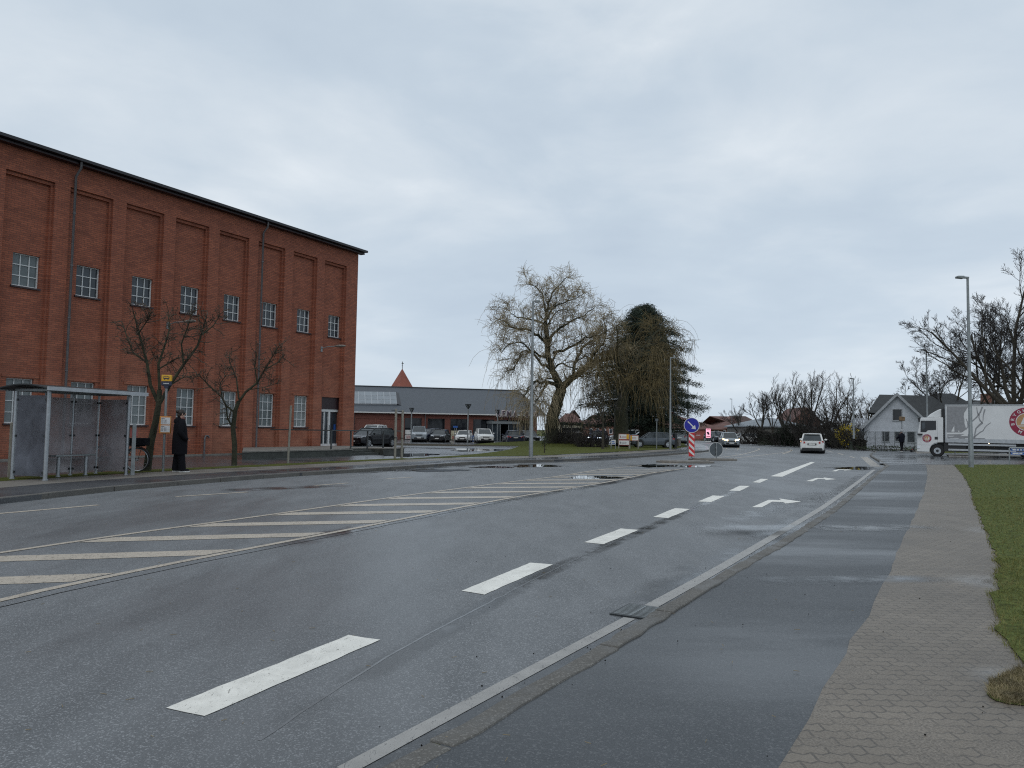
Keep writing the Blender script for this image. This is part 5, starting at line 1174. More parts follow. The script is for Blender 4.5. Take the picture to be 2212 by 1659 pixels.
L1 = [
 ([(612, 1475), (632, 1370), (640, 1250), (665, 1150), (690, 1080), (700, 1010)], .62, .46, 0, 0),
 ([(700, 1030), (660, 950), (625, 860), (600, 760), (590, 660), (592, 560), (580, 470)], .36, .15, 0, -.4),
 ([(580, 470), (590, 390), (612, 300), (640, 230), (700, 150), (740, 100)], .14, .03, -.4, .8),
 ([(585, 430), (570, 300), (540, 220), (490, 160), (430, 150)], .10, .02, -.4, -1.5),
 ([(700, 1030), (780, 965), (880, 885), (970, 835), (1080, 800), (1200, 780)], .36, .10, 0, 1.5),
 ([(672, 1015), (610, 985), (560, 990), (500, 985), (450, 1030), (410, 1100)], .20, .05, 0, -2.5),
 ([(600, 740), (560, 660), (500, 610), (430, 570), (360, 560), (280, 510), (200, 470)], .17, .03, -.3, -2.5),
 ([(590, 540), (520, 490), (430, 465), (350, 450), (300, 400), (240, 350)], .11, .02, -.3, 2.),
 ([(595, 690), (650, 600), (720, 540), (800, 480), (880, 440), (960, 370)], .15, .03, 0, 1.5),
 ([(590, 480), (640, 380), (700, 330), (790, 290), (860, 260)], .10, .02, -.3, -1.6),
 ([(640, 760), (720, 740), (800, 700), (890, 650), (990, 620), (1080, 560)], .15, .03, 0, -2.2),
 ([(620, 860), (560, 850), (490, 770), (410, 740), (380, 800), (340, 880), (280, 900)], .13, .03, 0, 2.0),
 ([(610, 800), (540, 780), (470, 740), (400, 690), (300, 700), (240, 760)], .12, .03, 0, -3.2),
 ([(790, 950), (805, 850), (850, 760), (900, 690), (1000, 650), (1090, 660)], .18, .04, .2, 3.0),
 ([(880, 885), (950, 770), (1030, 690), (1050, 570), (1030, 450)], .14, .03, .6, -1.),
 ([(640, 900), (700, 840), (760, 870), (830, 900), (870, 960)], .10, .03, 0, -2.5),
 ([(600, 980), (560, 1050), (520, 1120), (500, 1180)], .08, .02, 0, -3.),
 ([(590, 600), (620, 480), (680, 400), (740, 380), (820, 380)], .09, .02, 0, 3.2),
]
h1 = lambda p: .45 if p.z < 6 else (.12 if p.z < 8.5 else .02)
willow('weeping_willow', 'big leaning weeping willow with bare yellowish hanging twigs left of the dark cedar', tuple(wb_), WY, L1, 7, h1, 2.25, 10, 'twig_willow')
L2 = [
 ([(1160, 1480), (1165, 1350), (1170, 1200), (1185, 1080), (1210, 960)], .80, .40, 0, 0),
 ([(1210, 980), (1270, 840), (1350, 720), (1430, 600), (1480, 520)], .30, .04, 0, 2),
 ([(1350, 720), (1450, 680), (1550, 680), (1640, 740)], .14, .03, 1, 3),
 ([(1300, 790), (1400, 780), (1500, 800), (1560, 860)], .16, .03, 0, -2),
 ([(1430, 600), (1520, 580), (1600, 600), (1660, 640)], .08, .02, 2, 2),
 ([(1200, 1000), (1150, 880), (1130, 760), (1140, 640), (1130, 540)], .22, .03, 0, -2),
 ([(1150, 880), (1060, 860), (980, 880), (900, 930)], .14, .03, -1, -3),
 ([(1230, 930), (1330, 900), (1420, 920), (1500, 960)], .15, .03, 0, -3.2),
 ([(1190, 1080), (1100, 1020), (1020, 1030), (960, 1080)], .12, .03, 0, -3),
 ([(1200, 1040), (1290, 1010), (1380, 1050)], .12, .03, 0, -3.4),
]
b2 = P(1341, 961, ZL); h2 = lambda p: .75 if p.z < 9 else .25
willow('weeping_willow', 'second willow with thick strand-covered trunk and brown curtains of twigs hanging around the cedar', tuple(b2), 67., L2, 9, h2, 1.35, 9, 'twig_brown')
# ivy-like growth on the second willow trunk
rgn = np.random.default_rng(5)
# ---- cedar: tiers of near-horizontal boughs with needle sprays
def cedar(name, label, base, H, R, seed):
    rg = random.Random(seed); root = empty(name, base, 0, label, 'tree'); lb = Tubes(); ctr = []
    lb.add([V(0, 0, -.1), V(.05, 0, H*.3), V(-.05, 0, H*.65), V(0, 0, H)], [.42, .34, .18, .02], 9)
    n = 300
    for i in range(n):
        t = (i/n)**.9; z = 1.6+t*(H-1.8)+rg.uniform(-.15, .15); a = i*2.4+rg.uniform(-.4, .4); L_ = R*(1-t)**.60*rg.uniform(.55, 1.25)*(1. if z > 3.2 else .78)+.35
        d = V(math.cos(a), math.sin(a), .22); p = [V(0, 0, z)]
        for j in range(6):
            d = (d+V(rg.gauss(0, .08), rg.gauss(0, .08), -.075)).normalized(); p.append(p[-1]+d*L_/6)
        lb.add(p, [.075*(1-t)+.02, .06*(1-t)+.018, .05*(1-t)+.016, .04, .03, .02, .012], 5)
        side = V(-math.sin(a), math.cos(a), 0)
        for q in range(int(16+L_*20)):
            x = rg.uniform(1.0, 6); j = min(int(x), 5); c = p[j].lerp(p[j+1], x-j); wd = .22+.42*(1-abs(x-3.6)/4)*(L_/R)
            s0 = side*rg.gauss(0, wd)+d*rg.uniform(0, .25)
            spr = c+s0+V(0, 0, -abs(rg.gauss(0, .10))-.12*s0.length)
            for e in range(10): ctr.append(tuple(spr+V(rg.gauss(0, .14), rg.gauss(0, .14), rg.gauss(0, .15))))
    lb.build('trunk', 'bark', root); scatter_leaves('crown', ctr, .085, 'needle', root, seed, .55, .28); return root
cb2 = P(1392, 961, ZL)
cH = zat(cb2, 662)
cedar('cedar', 'dark green cedar with tiered drooping boughs on the planted island', (cb2.x-.4, cb2.y-1.5, ZL), cH*1.0, 6.5, 3)
# ---- the large bare trees on the right
CF = [(7, .55, .62, .12, .05), (7, .50, .75, .16, .03), (6, .55, .8, .2, .02), (5, .62, .8, .22, .0), (3, .6, .8, .25, 0)]
rt = [(2187, 64, 556, 11, 'large bare tree with thick upright trunk behind the truck at the right edge', .36, 3.4, 6, (0.2, 0)), (2150, 70, 620, 12, 'tall slim-trunked bare tree behind the truck, left of the largest one', .22, 2.4, 4, (0, 0)), (2078, 85, 728, 13, 'lower spreading bare tree reaching left over the pale house roof', .22, 4.2, 6, (-.9, 0)), (2262, 66, 600, 21, 'bare tree mostly beyond the right edge of the view', .28, 2.4, 5, (0, 0))]
for u, Y, vt, sd2, lab, r_, sprd, nl, ln in rt:
    b_ = V(PY(u, 900, Y).x, Y, ZR); h = zat(b_, vt)-ZR
    cf = [(6, .54, .66, .10, .05), (6, .55, .70, .13, .05), (6, .58, .72, .15, .05), (5, .6, .7, .16, .08), (3, .6, .7, .17, .10)]
    bare_tree('bare_tree', lab, 'tree', b_, sd2, h*.84, r_, cf, 'twig_dark', 'bark', 'large bare trees behind the truck', .26, nl, ln, .45+.12*sprd)
# ---- trees along the outside of the bend
protos = []
mid = [(1600, 108, 866, 31, .15, 'small bare tree left of the grey sheet roof', 'twig_dark', .75), (1641, 96, 833, 32, .16, 'bare tree leaning left in front of the grey sheet roof', 'twig_dark', .7), (1668, 97, 842, 33, .13, 'slim bare tree second from the left before the grey sheet roof', 'twig_dark', .45), (1697, 95, 818, 34, .20, 'forked bare tree right of centre before the grey sheet roof', 'twig_dark', .6), (1724, 94, 826, 35, .18, 'bare tree before the steep red roof', 'twig_dark', .6), (1757, 92, 800, 36, .2, 'tallest bare tree directly behind the white hatchback', 'twig_grey', .5), (1788, 93, 806, 37, .2, 'wide bushy bare tree just right of the tallest one', 'twig_grey', .7), (1818, 90, 828, 38, .16, 'lower bare tree above the forsythia', 'twig_grey', .7)]
for u, Y, vt, sd2, r_, lab, tm, sp3 in mid:
    b_ = V(PY(u, 900, Y).x, Y, ZR); h = zat(b_, vt)-ZR
    cf = [(6, .55, .5, .08, .06), (5, .56, .55, .11, .07), (5, .58, .6, .13, .09), (4, .6, .6, .13, .10)]
    bare_tree('bare_tree', lab, 'tree', b_, sd2, h*.86, r_, cf, tm, 'bark', 'bare trees along the outside of the bend', .28, 4, (rnd.uniform(-.3, .3), 0), sp3)
b_ = V(PY(1872, 900, 112).x, 112, ZR); h = zat(b_, 846)-ZR
bare_tree('bare_tree', 'round pale brown bare tree far behind the balcony of the pale house', 'tree', b_, 51, h*.95, .25, [(6, .5, .6, .12, .05), (6, .5, .7, .16, .04), (5, .55, .75, .2, .03), (4, .6, .8, .2, .02)], 'twig_grey', 'bark', None, .12, 9, (0, 0), .6)
# ---- two street trees by the hall
def street_tree(base, lab, px, seed, Yb):
    rg = random.Random(seed); root = empty('street_tree', base, 0, lab, 'tree', 'knotty bare street trees between footway and brick hall'); lb, tw = Tubes(), Tubes(); B = V(*base)
    for pts, r0, r1, dy in px:
        q = [PY(u, v, Yb+dy*i/(len(pts)-1))-B for i, (u, v) in enumerate(pts)]; m = len(q); lb.add(q, [(r0+(r1-r0)*i/(m-1))*(.8 if r0 < .095 else 1) for i in range(m)], 8)
        if r0 > .095: continue
        Lm = sum((q[i+1]-q[i]).length for i in range(m-1))
        for c in range(int(Lm*11)):
            t = .25+.75*rg.random(); x = t*(m-1); i = min(int(x), m-2); p = q[i].lerp(q[i+1], x-i); d = rdir(rg, q[i+1]-q[i], rg.uniform(.5, 1.3)); L2 = rg.uniform(.2, .62)
            s2 = walk(rg, p, d, L2, 6, .32, .03); tw.add(s2, [.014, .012, .011, .010, .009, .012], 4)
            for e in range(5):
                x = rg.uniform(1, 5); i2 = min(int(x), 4); p2 = s2[i2].lerp(s2[i2+1], x-i2); s3 = walk(rg, p2, rdir(rg, s2[i2+1]-s2[i2], rg.uniform(.6, 1.4)), rg.uniform(.08, .26), 4, .35, 0); tw.add(s3, [.007, .006, .006, .008], 3)
    lb.build('trunk', 'bark_green', root); tw.build('crown', 'twig_street', root)
z1 = lambda x, y: (x*.4959, 246.9+y*.4959)
tA = P(323, 1017, ZL); Q = lambda *a: [z1(x, y) for x, y in a]
street_tree(tA, 'taller bare street tree with forked trunk between the bus shelter and the waiting person',
  [(Q((640, 1555), (655, 1440), (680, 1330), (690, 1270), (695, 1200)), .121, .075, 0), (Q((690, 1260), (655, 1180), (640, 1080), (615, 990), (600, 930), (580, 860)), .075, .02, -.6), (Q((690, 1270), (740, 1180), (800, 1090), (860, 1010), (880, 950), (900, 880)), .075, .02, .3), (Q((695, 1200), (690, 1090), (720, 1000), (740, 930), (730, 860)), .06, .015, .6), (Q((640, 1080), (580, 1040), (550, 960), (530, 900)), .04, .012, .3), (Q((600, 960), (640, 900), (660, 860)), .03, .012, -.6), (Q((800, 1090), (790, 1000), (820, 920), (840, 860)), .04, .012, -.4), (Q((880, 960), (930, 920), (960, 870)), .03, .01, .3), (Q((740, 1180), (790, 1150), (820, 1140)), .03, .01, .2), (Q((690, 1110), (740, 1080), (800, 1050)), .03, .01, .5)], 3, tA.y)
tB = P(505, 1005, ZL)
street_tree(tB, 'smaller bare street tree with low fork in front of the lower hall windows',
  [(Q((1020, 1535), (1022, 1440), (1015, 1370), (1025, 1290), (1040, 1250)), .10, .07, 0), (Q((1025, 1300), (985, 1270), (965, 1230), (920, 1190), (880, 1150), (855, 1130)), .05, .015, -.3), (Q((1015, 1370), (990, 1320), (985, 1265)), .04, .03, -.4), (Q((1035, 1260), (1070, 1210), (1120, 1170), (1160, 1100), (1190, 1050), (1215, 1010)), .065, .018, .2), (Q((1040, 1240), (1030, 1150), (1000, 1080), (1000, 1040)), .04, .012, .4), (Q((965, 1230), (960, 1170), (990, 1130)), .03, .01, -.5), (Q((1120, 1170), (1110, 1100), (1120, 1030)), .035, .012, -.3), (Q((1160, 1110), (1210, 1080), (1235, 1050)), .03, .01, .3), (Q((1080, 1200), (1150, 1190), (1210, 1170)), .025, .01, .5)], 5, tB.y)
# small tree and stake-like saplings on the island
b_ = V(PY(1303, 900, 58).x, 58, ZL); h = zat(b_, 812)-ZL
bare_tree('young_tree', 'slender dark young tree standing in the grass between the two willows', 'tree', b_, 61, h*.95, .09, [(6, .5, .7, .14, .0), (5, .55, .8, .2, -.05), (4, .6, .8, .22, -.08)], 'twig_dark', 'bark', None, .45, 5, (0, 0), .9)
b_ = V(PY(1177, 900, 46).x, 46, ZL); h = zat(b_, 945)-ZL
r_ = empty('sapling', b_, 0, 'tiny leafy sapling right of the street lamp in front of the willow', 'tree')
obj('trunk', 'bark', r_, tube=[([(0, 0, 0), (.02, 0, h*.5), (0, 0, h)], [.04, .03, .015], 6)])
rgn = np.random.default_rng(8); scatter_leaves('crown', rgn.normal((0, 0, h*.8), (.11, .11, .22), (160, 3)), .05, 'ivy', r_, 2)
# ---- bushes and hedges
def bush(name, lab, cat, c, size, n, leaf, mt, seed, twigs=60, twm='twig_dark', group=None, base_z=0.):
    rg = random.Random(seed); rn = np.random.default_rng(seed); root = empty(name, c, 0, lab, cat, group); tw = Tubes()
    for i in range(twigs):
        p = V(rg.uniform(-1, 1)*size[0]*.55, rg.uniform(-1, 1)*size[1]*.5, 0); d = V(rg.gauss(0, .45), rg.gauss(0, .4), 1)
        s = walk(rg, p, d, size[2]*rg.uniform(.75, 1.15), 6, .12, .0); tw.add(s, [.028, .024, .02, .016, .012, .008], 4)
        for e in range(4): x = rg.randint(1, 4); tw.add(walk(rg, s[x], rdir(rg, s[x+1]-s[x], .7), size[2]*.35, 4, .2, .05), [.012, .010, .008, .007], 3)
    tw.build('stems', twm, root)
    if n:
        q = rn.normal(size=(n, 3)); q /= np.linalg.norm(q, axis=1, keepdims=True); q *= rn.uniform(.35, 1, (n, 1))**.5
        q = q*np.array(size)*np.array([.5, .5, .5])*(1+.12*np.sin(q[:, :1]*7+q[:, 2:3]*5)); q[:, 2] += size[2]*.5; q[:, 2] = np.abs(q[:, 2])
        scatter_leaves('foliage', q, leaf, mt, root, seed)
    return root
def at_(u, Y, z=ZR): return V(PY(u, 900, Y).x, Y, z)
bush('forsythia', 'yellow flowering forsythia bush left of the pale house', 'bush', at_(1829, 75), (2.3, 1.4, 2.5), 800, .07, 'forsythia', 1, 90, 'leaf_brown')
bush('dark_bush', 'dark brown dense bush between the white hatchback and the forsythia', 'bush', at_(1800, 78), (3.8, 2, 2.8), 3000, .10, 'leaf_brown', 2)
bush('dark_bush', 'dark bush reaching up behind the right side of the white hatchback', 'bush', at_(1768, 84), (4.6, 2.4, 4.2), 1500, .09, 'leaf_brown', 3, 110)
bush('dark_bush', 'dark green evergreen bush behind the left side of the white hatchback', 'bush', at_(1713, 86), (4., 2., 2.6), 4500, .09, 'needle', 4)
bush('dark_bush', 'tall dark twiggy shrub in the thicket above the forsythia', 'bush', at_(1797, 90), (4.4, 3, 4.6), 800, .08, 'leaf_brown', 14, 120)
bush('dark_bush', 'brown shrub at the left end of the roadside hedge', 'bush', at_(1628, 93), (3., 1.6, 2.3), 1800, .09, 'leaf_brown', 5)
def hedge(u0, u1, Y0, Y1, h, mt, lab, seed, n=5000):
    A, B = at_(u0, Y0), at_(u1, Y1); d, L_, rz = frame2(A, B); root = empty('hedge', A, rz, lab, 'hedge', 'clipped hedges along the outside of the bend'); rn = np.random.default_rng(seed)
    q = np.stack([rn.uniform(0, L_, n), rn.uniform(-.45, .45, n), rn.uniform(0, 1, n)**.7*h], 1); k = np.sin(q[:, 0]*2.3)*.1; q[:, 2] *= 1+k
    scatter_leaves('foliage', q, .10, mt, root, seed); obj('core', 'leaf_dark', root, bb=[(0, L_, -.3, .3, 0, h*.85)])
hedge(1640, 1690, 91, 88, 1.5, 'leaf_brown', 'brown clipped hedge in front of the grey sheet-roofed building', 1)
hedge(1688, 1737, 87.5, 84, 1.4, 'leaf_dark', 'dark green clipped hedge left of the white hatchback', 2)
hedge(1838, 1868, 71.5, 71.5, .9, 'leaf_brown', 'low brown undergrowth behind the wire mesh fence', 3, 1500)
bush('low_shrub', 'low green plants at the foot of the mesh fence', 'bush', at_(1920, 66.5), (5.5, .5, .5), 900, .06, 'ivy', 9, 20)
bush('island_shrub', 'bare twiggy shrub just right of the big willow trunk', 'bush', at_(1216, 66, ZL), (2.6, 1.4, 1.5), 600, .06, 'leaf_brown', 6, 110)
bush('island_shrub', 'bare twiggy shrub in front of the blue car', 'bush', at_(1279, 64, ZL), (2.4, 1.4, 1.5), 250, .06, 'leaf_brown', 7, 110)
bush('dark_bush', 'green shrub at the foot of the big willow trunk', 'bush', at_(1208, 69, ZL), (1.6, 1.2, 3.4), 700, .06, 'needle', 8, 40)
# dark green delivery cages stacked with plants right of the willow
for i, (u, lab) in enumerate([(1222, 'left one of two dark green roll cages topped with plants behind the willow'), (1247, 'right one of two dark green roll cages topped with plants behind the willow')]):
    c = at_(u, 78, ZL); r_ = empty('roll_cage', c, 0, lab, 'cage', 'dark roll cages beside the willow')
    m_ = MB(); W_, D_, H_ = 1.1, .9, 1.75
    for x in (-W_/2, W_/2):
        for y in (-D_/2, D_/2): m_.box((x, y, H_/2+.1), (.05, .05, H_))
    for z in (.2, .7, 1.2, 1.7):
        m_.box((0, -D_/2, z), (W_, .04, .05)); m_.box((0, D_/2, z), (W_, .04, .05)); m_.box((0, 0, z-.04), (W_-.06, D_-.06, .03))
    m_.build('frame', 'dark_metal', r_)
    obj('goods', 'crate_green', r_, box=[((x, 0, z), (.3, .7, .36)) for x in (-.34, 0, .34) for z in (.42, .9, 1.42)], bevel=.03)
    rn = np.random.default_rng(i+3); scatter_leaves('plants', np.stack([rn.uniform(-.6, .6, 500), rn.uniform(-.4, .4, 500), 1.85+rn.uniform(0, .3, 500)], 1), .07, 'ivy', r_, i)
    obj('tag', 'paper', r_, box=[((.1, -D_/2-.03, 1.2), (.16, .01, .26))])
# ================================================================ VEHICLES
def wheel(parent, x, y, r, w_, side, spokes=5):
    t = MB(); prof = [(-w_/2, r*.80), (-w_/2, r*.94), (-w_*.3, r), (w_*.3, r), (w_/2, r*.94), (w_/2, r*.80)]
    n = 24; rings = [[V(x+rr*math.cos(2*math.pi*i/n), y+yy, r+rr*math.sin(2*math.pi*i/n)) for i in range(n)] for yy, rr in prof]
    t.loft(rings, True); wh_ = t.build('wheel', 'tyre', parent, smooth=False)
    m_ = MB(); yo = y+side*w_*.5
    m_.cyl((x, yo-side*.03, r), (x, yo+side*.004, r), r*.66, 20)
    rim = m_.build('rim', 'rim', wh_)
    m_ = MB()
    for i in range(spokes):
        a = 2*math.pi*(i+.5)/spokes; m_.cyl((x+r*.42*math.cos(a), yo, r+r*.42*math.sin(a)), (x+r*.42*math.cos(a), yo+side*.008, r+r*.42*math.sin(a)), r*.13, 6)
    m_.build('rim_opening', 'trim_black', wh_)
def car(label, paint, u, Y, yaw, L_=4.1, W_=1.72, H_=1.48, style='hatch', lights='off', z=ZL, scale=1., group='cars parked in front of the supermarket', plate=True, trim=None, dx=0., rack=False, name='parked_car'):
    """x forward, built from body loft, cabin, wheels, lamps"""
    p = V(PY(u, 900, Y).x+dx, Y, z); o = empty(name, p, yaw, label, 'car', group, scale)
    pm = 'car_'+paint; hw = W_/2; r = .31 if style != 'suv' else .35; gc = .20 if style != 'suv' else .26
    xf, xr = L_/2-.78, -L_/2+.72
    hoodz = H_*(.60 if style != 'suv' else .62); beltz = H_*(.635)
    n = 44; rings = []
    for i in range(n):
        x = -L_/2+L_*i/(n-1); t = (x+L_/2)/L_
        endf = max(0, (t-.90)/.10); endr = max(0, (.07-t)/.07)
        w_ = hw*(1-.16*endf**2-.10*endr**2)
        zb = gc+.10*endf+.10*endr
        for xc in (xf, xr):
            d = abs(x-xc)
            if d < r*1.22: zb = max(zb, r+math.sqrt(max(0, (r*1.22)**2-d*d))*.98)
        # deck height
        if x > L_/2-1.15*(L_/4.1)-.0: f = (x-(L_/2-1.15*L_/4.1))/(1.15*L_/4.1); zt = beltz-(beltz-hoodz*.93)*f-.16*H_*max(0, f-.55)**1.6*2.2
        elif style == 'sedan' and x < -L_/2+.85: f = (-L_/2+.85-x)/.85; zt = beltz+.02-.05*f
        else: zt = beltz
        if endr > 0: zt -= .05*endr
        zm = zb+(zt-zb)*.5
        sec = [(0, zb), (w_*.80, zb), (w_*.975, zb+.04), (w_, zm-.02), (w_*.985, zm+(zt-zm)*.55), (w_*.93, zt-.03), (w_*.86, zt), (0, zt+.025)]
        ring = [V(x, y, q) for y, q in sec]+[V(x, -y, q) for y, q in reversed(sec[1:-1])]; rings.append(ring)
    m_ = MB(); m_.loft(rings); body = m_.build('body', pm, o, smooth=True)
    body.data.polygons.foreach_set('use_smooth', [True]*(len(body.data.polygons)-2)+[False]*2)
    # wheel well
    for xc in (xf, xr): obj('wheel_well', 'trim_black', o, cyl=[((xc, -hw*.93, r+.02), (xc, hw*.93, r+.02), r*1.2, 20)])
    # cabin
    bw_, tw_ = hw*.90, hw*.70
    if style == 'sedan': A = (L_*.23, -L_*.30); T = (L_*.06, -L_*.19)
    elif style == 'suv': A = (L_*.25, -L_*.475); T = (L_*.06, -L_*.31)
    elif style == 'box': A = (L_*.20, -L_*.48); T = (L_*.08, -L_*.44)
    elif style == 'wagon': A = (L_*.24, -L_*.47); T = (L_*.07, -L_*.39)
    else: A = (L_*.27, -L_*.47); T = (L_*.09, -L_*.37)
    zt = H_-.06; zb = beltz-.02
    g = MB()
    B = [(A[0], -bw_*.92, zb), (A[0], bw_*.92, zb), (A[1], bw_*.95, zb), (A[1], -bw_*.95, zb)]; Tp = [(T[0], -tw_*.95, zt), (T[0], tw_*.95, zt), (T[1], tw_, zt), (T[1], -tw_, zt)]
    g.add(B+Tp, [(0, 1, 2, 3), (7, 6, 5, 4), (0, 4, 5, 1), (1, 5, 6, 2), (2, 6, 7, 3), (3, 7, 4, 0)]); gl = g.build('windows', 'car_glass', o)
    m_ = MB(); bow = []
    for i in range(9):
        t = i/8; x = T[0]+.05+(T[1]-T[0]-.1)*t; zz_ = zt+.05*math.sin(math.pi*(t*.85+.1)); w2 = tw_*1.03
        bow.append([V(x, -w2, zt-.015), V(x, -w2*.9, zz_), V(x, 0, zz_+.02), V(x, w2*.9, zz_), V(x, w2, zt-.015), V(x, 0, zt-.03)])
    m_.loft(bow)
    Bv = [Vector(q) for q in B]; Tv = [Vector(q) for q in Tp]
    for i in range(4): m_.tube([Bv[i], Tv[i]], .045 if i < 2 else .06, 6)
    for s in (0, 1):
        a = Bv[1 if s else 0].lerp(Bv[2 if s else 3], .46); b_ = Tv[1 if s else 0].lerp(Tv[2 if s else 3], .36); m_.tube([a, b_], .035, 6)
        if style in ('wagon', 'suv', 'box'): a = Bv[1 if s else 0].lerp(Bv[2 if s else 3], .78); b_ = Tv[1 if s else 0].lerp(Tv[2 if s else 3], .74); m_.tube([a, b_], .04, 6)
        m_.tube([Tv[1 if s else 0], Tv[2 if s else 3]], .03, 6)
    m_.tube([Tv[0], Tv[1]], .03, 6); m_.tube([Tv[2], Tv[3]], .035, 6)
    m_.build('roof', pm, o, smooth=True)
    if rack:
        obj('roof_rail', 'galv', o, box=[(((T[0]+T[1])/2, s*tw_*.88, zt+.10), (abs(T[1]-T[0])*.9, .03, .03)) for s in (-1, 1)])
    for s in (-1, 1):
        for x in (xf, xr): wheel(o, x, s*(hw-.10), r, .2, s)
        obj('mirror', pm if style != 'x' else 'trim_black', o, smooth=True, ellip=[((A[0]-.28, s*(hw+.06), beltz+.07), (.07, .11, .075), 8, 6)])
        # front lamps wrap the corner; tail lamps at the rear corners
        fx = L_/2; hz_ = hoodz*.80
        lm = {'off': 'head_lamp', 'warm': 'lit_lamp', 'cool': 'cool_lamp'}[lights]
        h_ = MB(); q = [(fx-.02, s*hw*.42, hz_-.02), (fx-.10, s*hw*.80, hz_+.01), (fx-.42, s*hw*.955, hz_+.10)]
        vsx = []
        for (x, y, zc_), t_ in zip(q, (.05, .075, .035)): vsx += [(x+.03, y, zc_-t_), (x+.005, y*1.005, zc_+t_)]
        bk = [(x-.12, y*.85, zc_) for x, y, zc_ in vsx]; h_.add(vsx+bk, [(0, 2, 3, 1), (2, 4, 5, 3), (1, 3, 9, 7), (3, 5, 11, 9), (0, 6, 8, 2), (2, 8, 10, 4), (0, 1, 7, 6), (4, 10, 11, 5), (6, 7, 9, 8), (8, 9, 11, 10)])
        h_.build('headlight', lm, o, smooth=False)
        rz_ = beltz-.13; tl = MB(); tl.add([(-L_/2-.015, s*hw*.56, rz_-.07), (-L_/2-.015, s*hw*.56, rz_+.05), (-L_/2+.02, s*hw*.90, rz_-.15), (-L_/2+.02, s*hw*.90, rz_+.11), (-L_/2+.25, s*hw*.99, rz_-.02), (-L_/2+.25, s*hw*.97, rz_+.09), (-L_/2+.2, s*hw*.5, rz_-.05), (-L_/2+.3, s*hw*.8, rz_+.04)], [(0, 2, 3, 1), (2, 4, 5, 3), (1, 3, 7), (3, 5, 7), (0, 6, 7, 1) if False else (0, 1, 7, 6), (0, 6, 2), (2, 6, 7, 4) if False else (2, 6, 4), (4, 6, 7), (4, 7, 5)])
        tl.build('tail_light', 'red_lamp', o)
    fx = L_/2
    gr_ = obj('grille', 'trim_black', o, box=[((fx-.005, 0, hoodz*.70), (.06, W_*.40, .10)), ((fx+.0, 0, gc+.20), (.09, W_*.62, .16))], bevel=.01)
    obj('bumper_trim', 'trim_black', o, box=[((-fx+.0, 0, gc+.13), (.10, W_*.76, .15))], bevel=.02); obj('bumper_trim', 'trim_black', o, box=[((fx-.03, 0, gc+.06), (.12, W_*.74, .07))], bevel=.02)
    for q_ in ((fx+.048, 0, gc+.24), (-fx-.025, 0, beltz-.26 if style != 'sedan' else beltz-.2)): obj('plate', 'plate', o, box=[(q_, (.012, .46, .10))])
    if style in ('hatch', 'suv', 'wagon', 'box'): obj('spoiler', pm, o, box=[((T[1]-.06, 0, zt+.01), (.16, tw_*1.7, .03))])
    return o
Y_ = lambda v, u, c=1.4: P(u, v, HC-c).y
TOC = -math.pi/2          # heading towards the camera side (-y)
car('black car parked behind the terrace railing at the corner of the brick hall', 'black', 804, 54.5, TOC-.50, 4.3, 1.8, 1.46, 'hatch', scale=.93)
car('white car of which only the roof shows behind the black car', 'white', 808, 70, TOC-.2, 4.2, 1.75, 1.68, 'hatch', scale=.95)
car('large silver-grey off-road car with tall grille facing the road', 'silver', 906, 76, TOC+.12, 4.5, 1.95, 1.88, 'suv', scale=.82, rack=True)
car('small dark blue car squeezed right of the large silver off-road car', 'navy', 929.5, 78.5, TOC-.5, 3.8, 1.7, 1.6, 'hatch', scale=.84)
car('dark grey hatchback facing the road, third from the left in the shop row', 'graphite', 952, 76, TOC-.10, 4.1, 1.75, 1.5, 'hatch', scale=.84)
car('older low white hatchback facing the road in front of the shop', 'white', 1003.5, 77, TOC-.06, 4.2, 1.75, 1.44, 'hatch', scale=.84)
car('white crossover facing the road beside the blue disabled-bay sign', 'white', 1046, 73.5, TOC+.15, 4.4, 1.84, 1.62, 'suv', scale=.86)
car('dark blue saloon seen from behind with bright rear window', 'navy', 1108, 69.5, TOC+math.pi+.15, 4.5, 1.78, 1.48, 'sedan', scale=.86)
car('black compact car with slanted lamps partly behind the tall street lamp', 'black', 1143, 75, TOC+.22, 4.2, 1.76, 1.54, 'hatch', scale=.84)
car('dark blue crossover with white headlights on, right of the roll cages', 'blue', 1292, 73, TOC-.30, 4.3, 1.8, 1.56, 'suv', lights='cool', scale=.88)
car('blue-grey crossover parked side-on behind the notice boards', 'bluegrey', 1409, 66, math.pi, 4.5, 1.85, 1.66, 'suv', scale=.80)
car('white estate parked side-on behind the notice boards, farther left', 'white', 1362, 84, math.pi+.1, 4.5, 1.8, 1.5, 'wagon')
car('silver car parked just behind the blue-grey crossover roof', 'silver', 1396, 78, math.pi+.05, 4.6, 1.8, 1.62, 'wagon')
car('silver-grey crossover seen from behind beyond the tip of the planted island', 'silver', 1466, 93, TOC+math.pi-.15, 4.4, 1.85, 1.65, 'suv', z=0, group=None)
far = 'distant cars parked across the bend'
car('dark car parked just right of the pink advertising screen', 'graphite', 1544, 112, TOC+.2, 4.2, 1.75, 1.5, 'hatch', z=ZR, group=far)
car('dark estate half hidden behind the oncoming silver car', 'navy', 1559, 111, TOC+.3, 4.6, 1.8, 1.5, 'wagon', z=ZR, group=far)
car('dark red car behind the first bare roadside tree', 'red', 1598, 108, math.pi+.5, 4.2, 1.75, 1.45, 'hatch', z=ZR, group=far)
car('white car at the corner of the grey sheet-roofed building', 'white', 1607, 104, math.pi+.2, 4.1, 1.75, 1.4, 'hatch', z=ZR, group=far)
car('small silver car with lit warm headlights coming round the bend', 'silver', 1574.5, Y_(966, 1574, 1.5), TOC-.14, 3.9, 1.68, 1.50, 'hatch', lights='warm', z=0, group=None, name='oncoming_car')
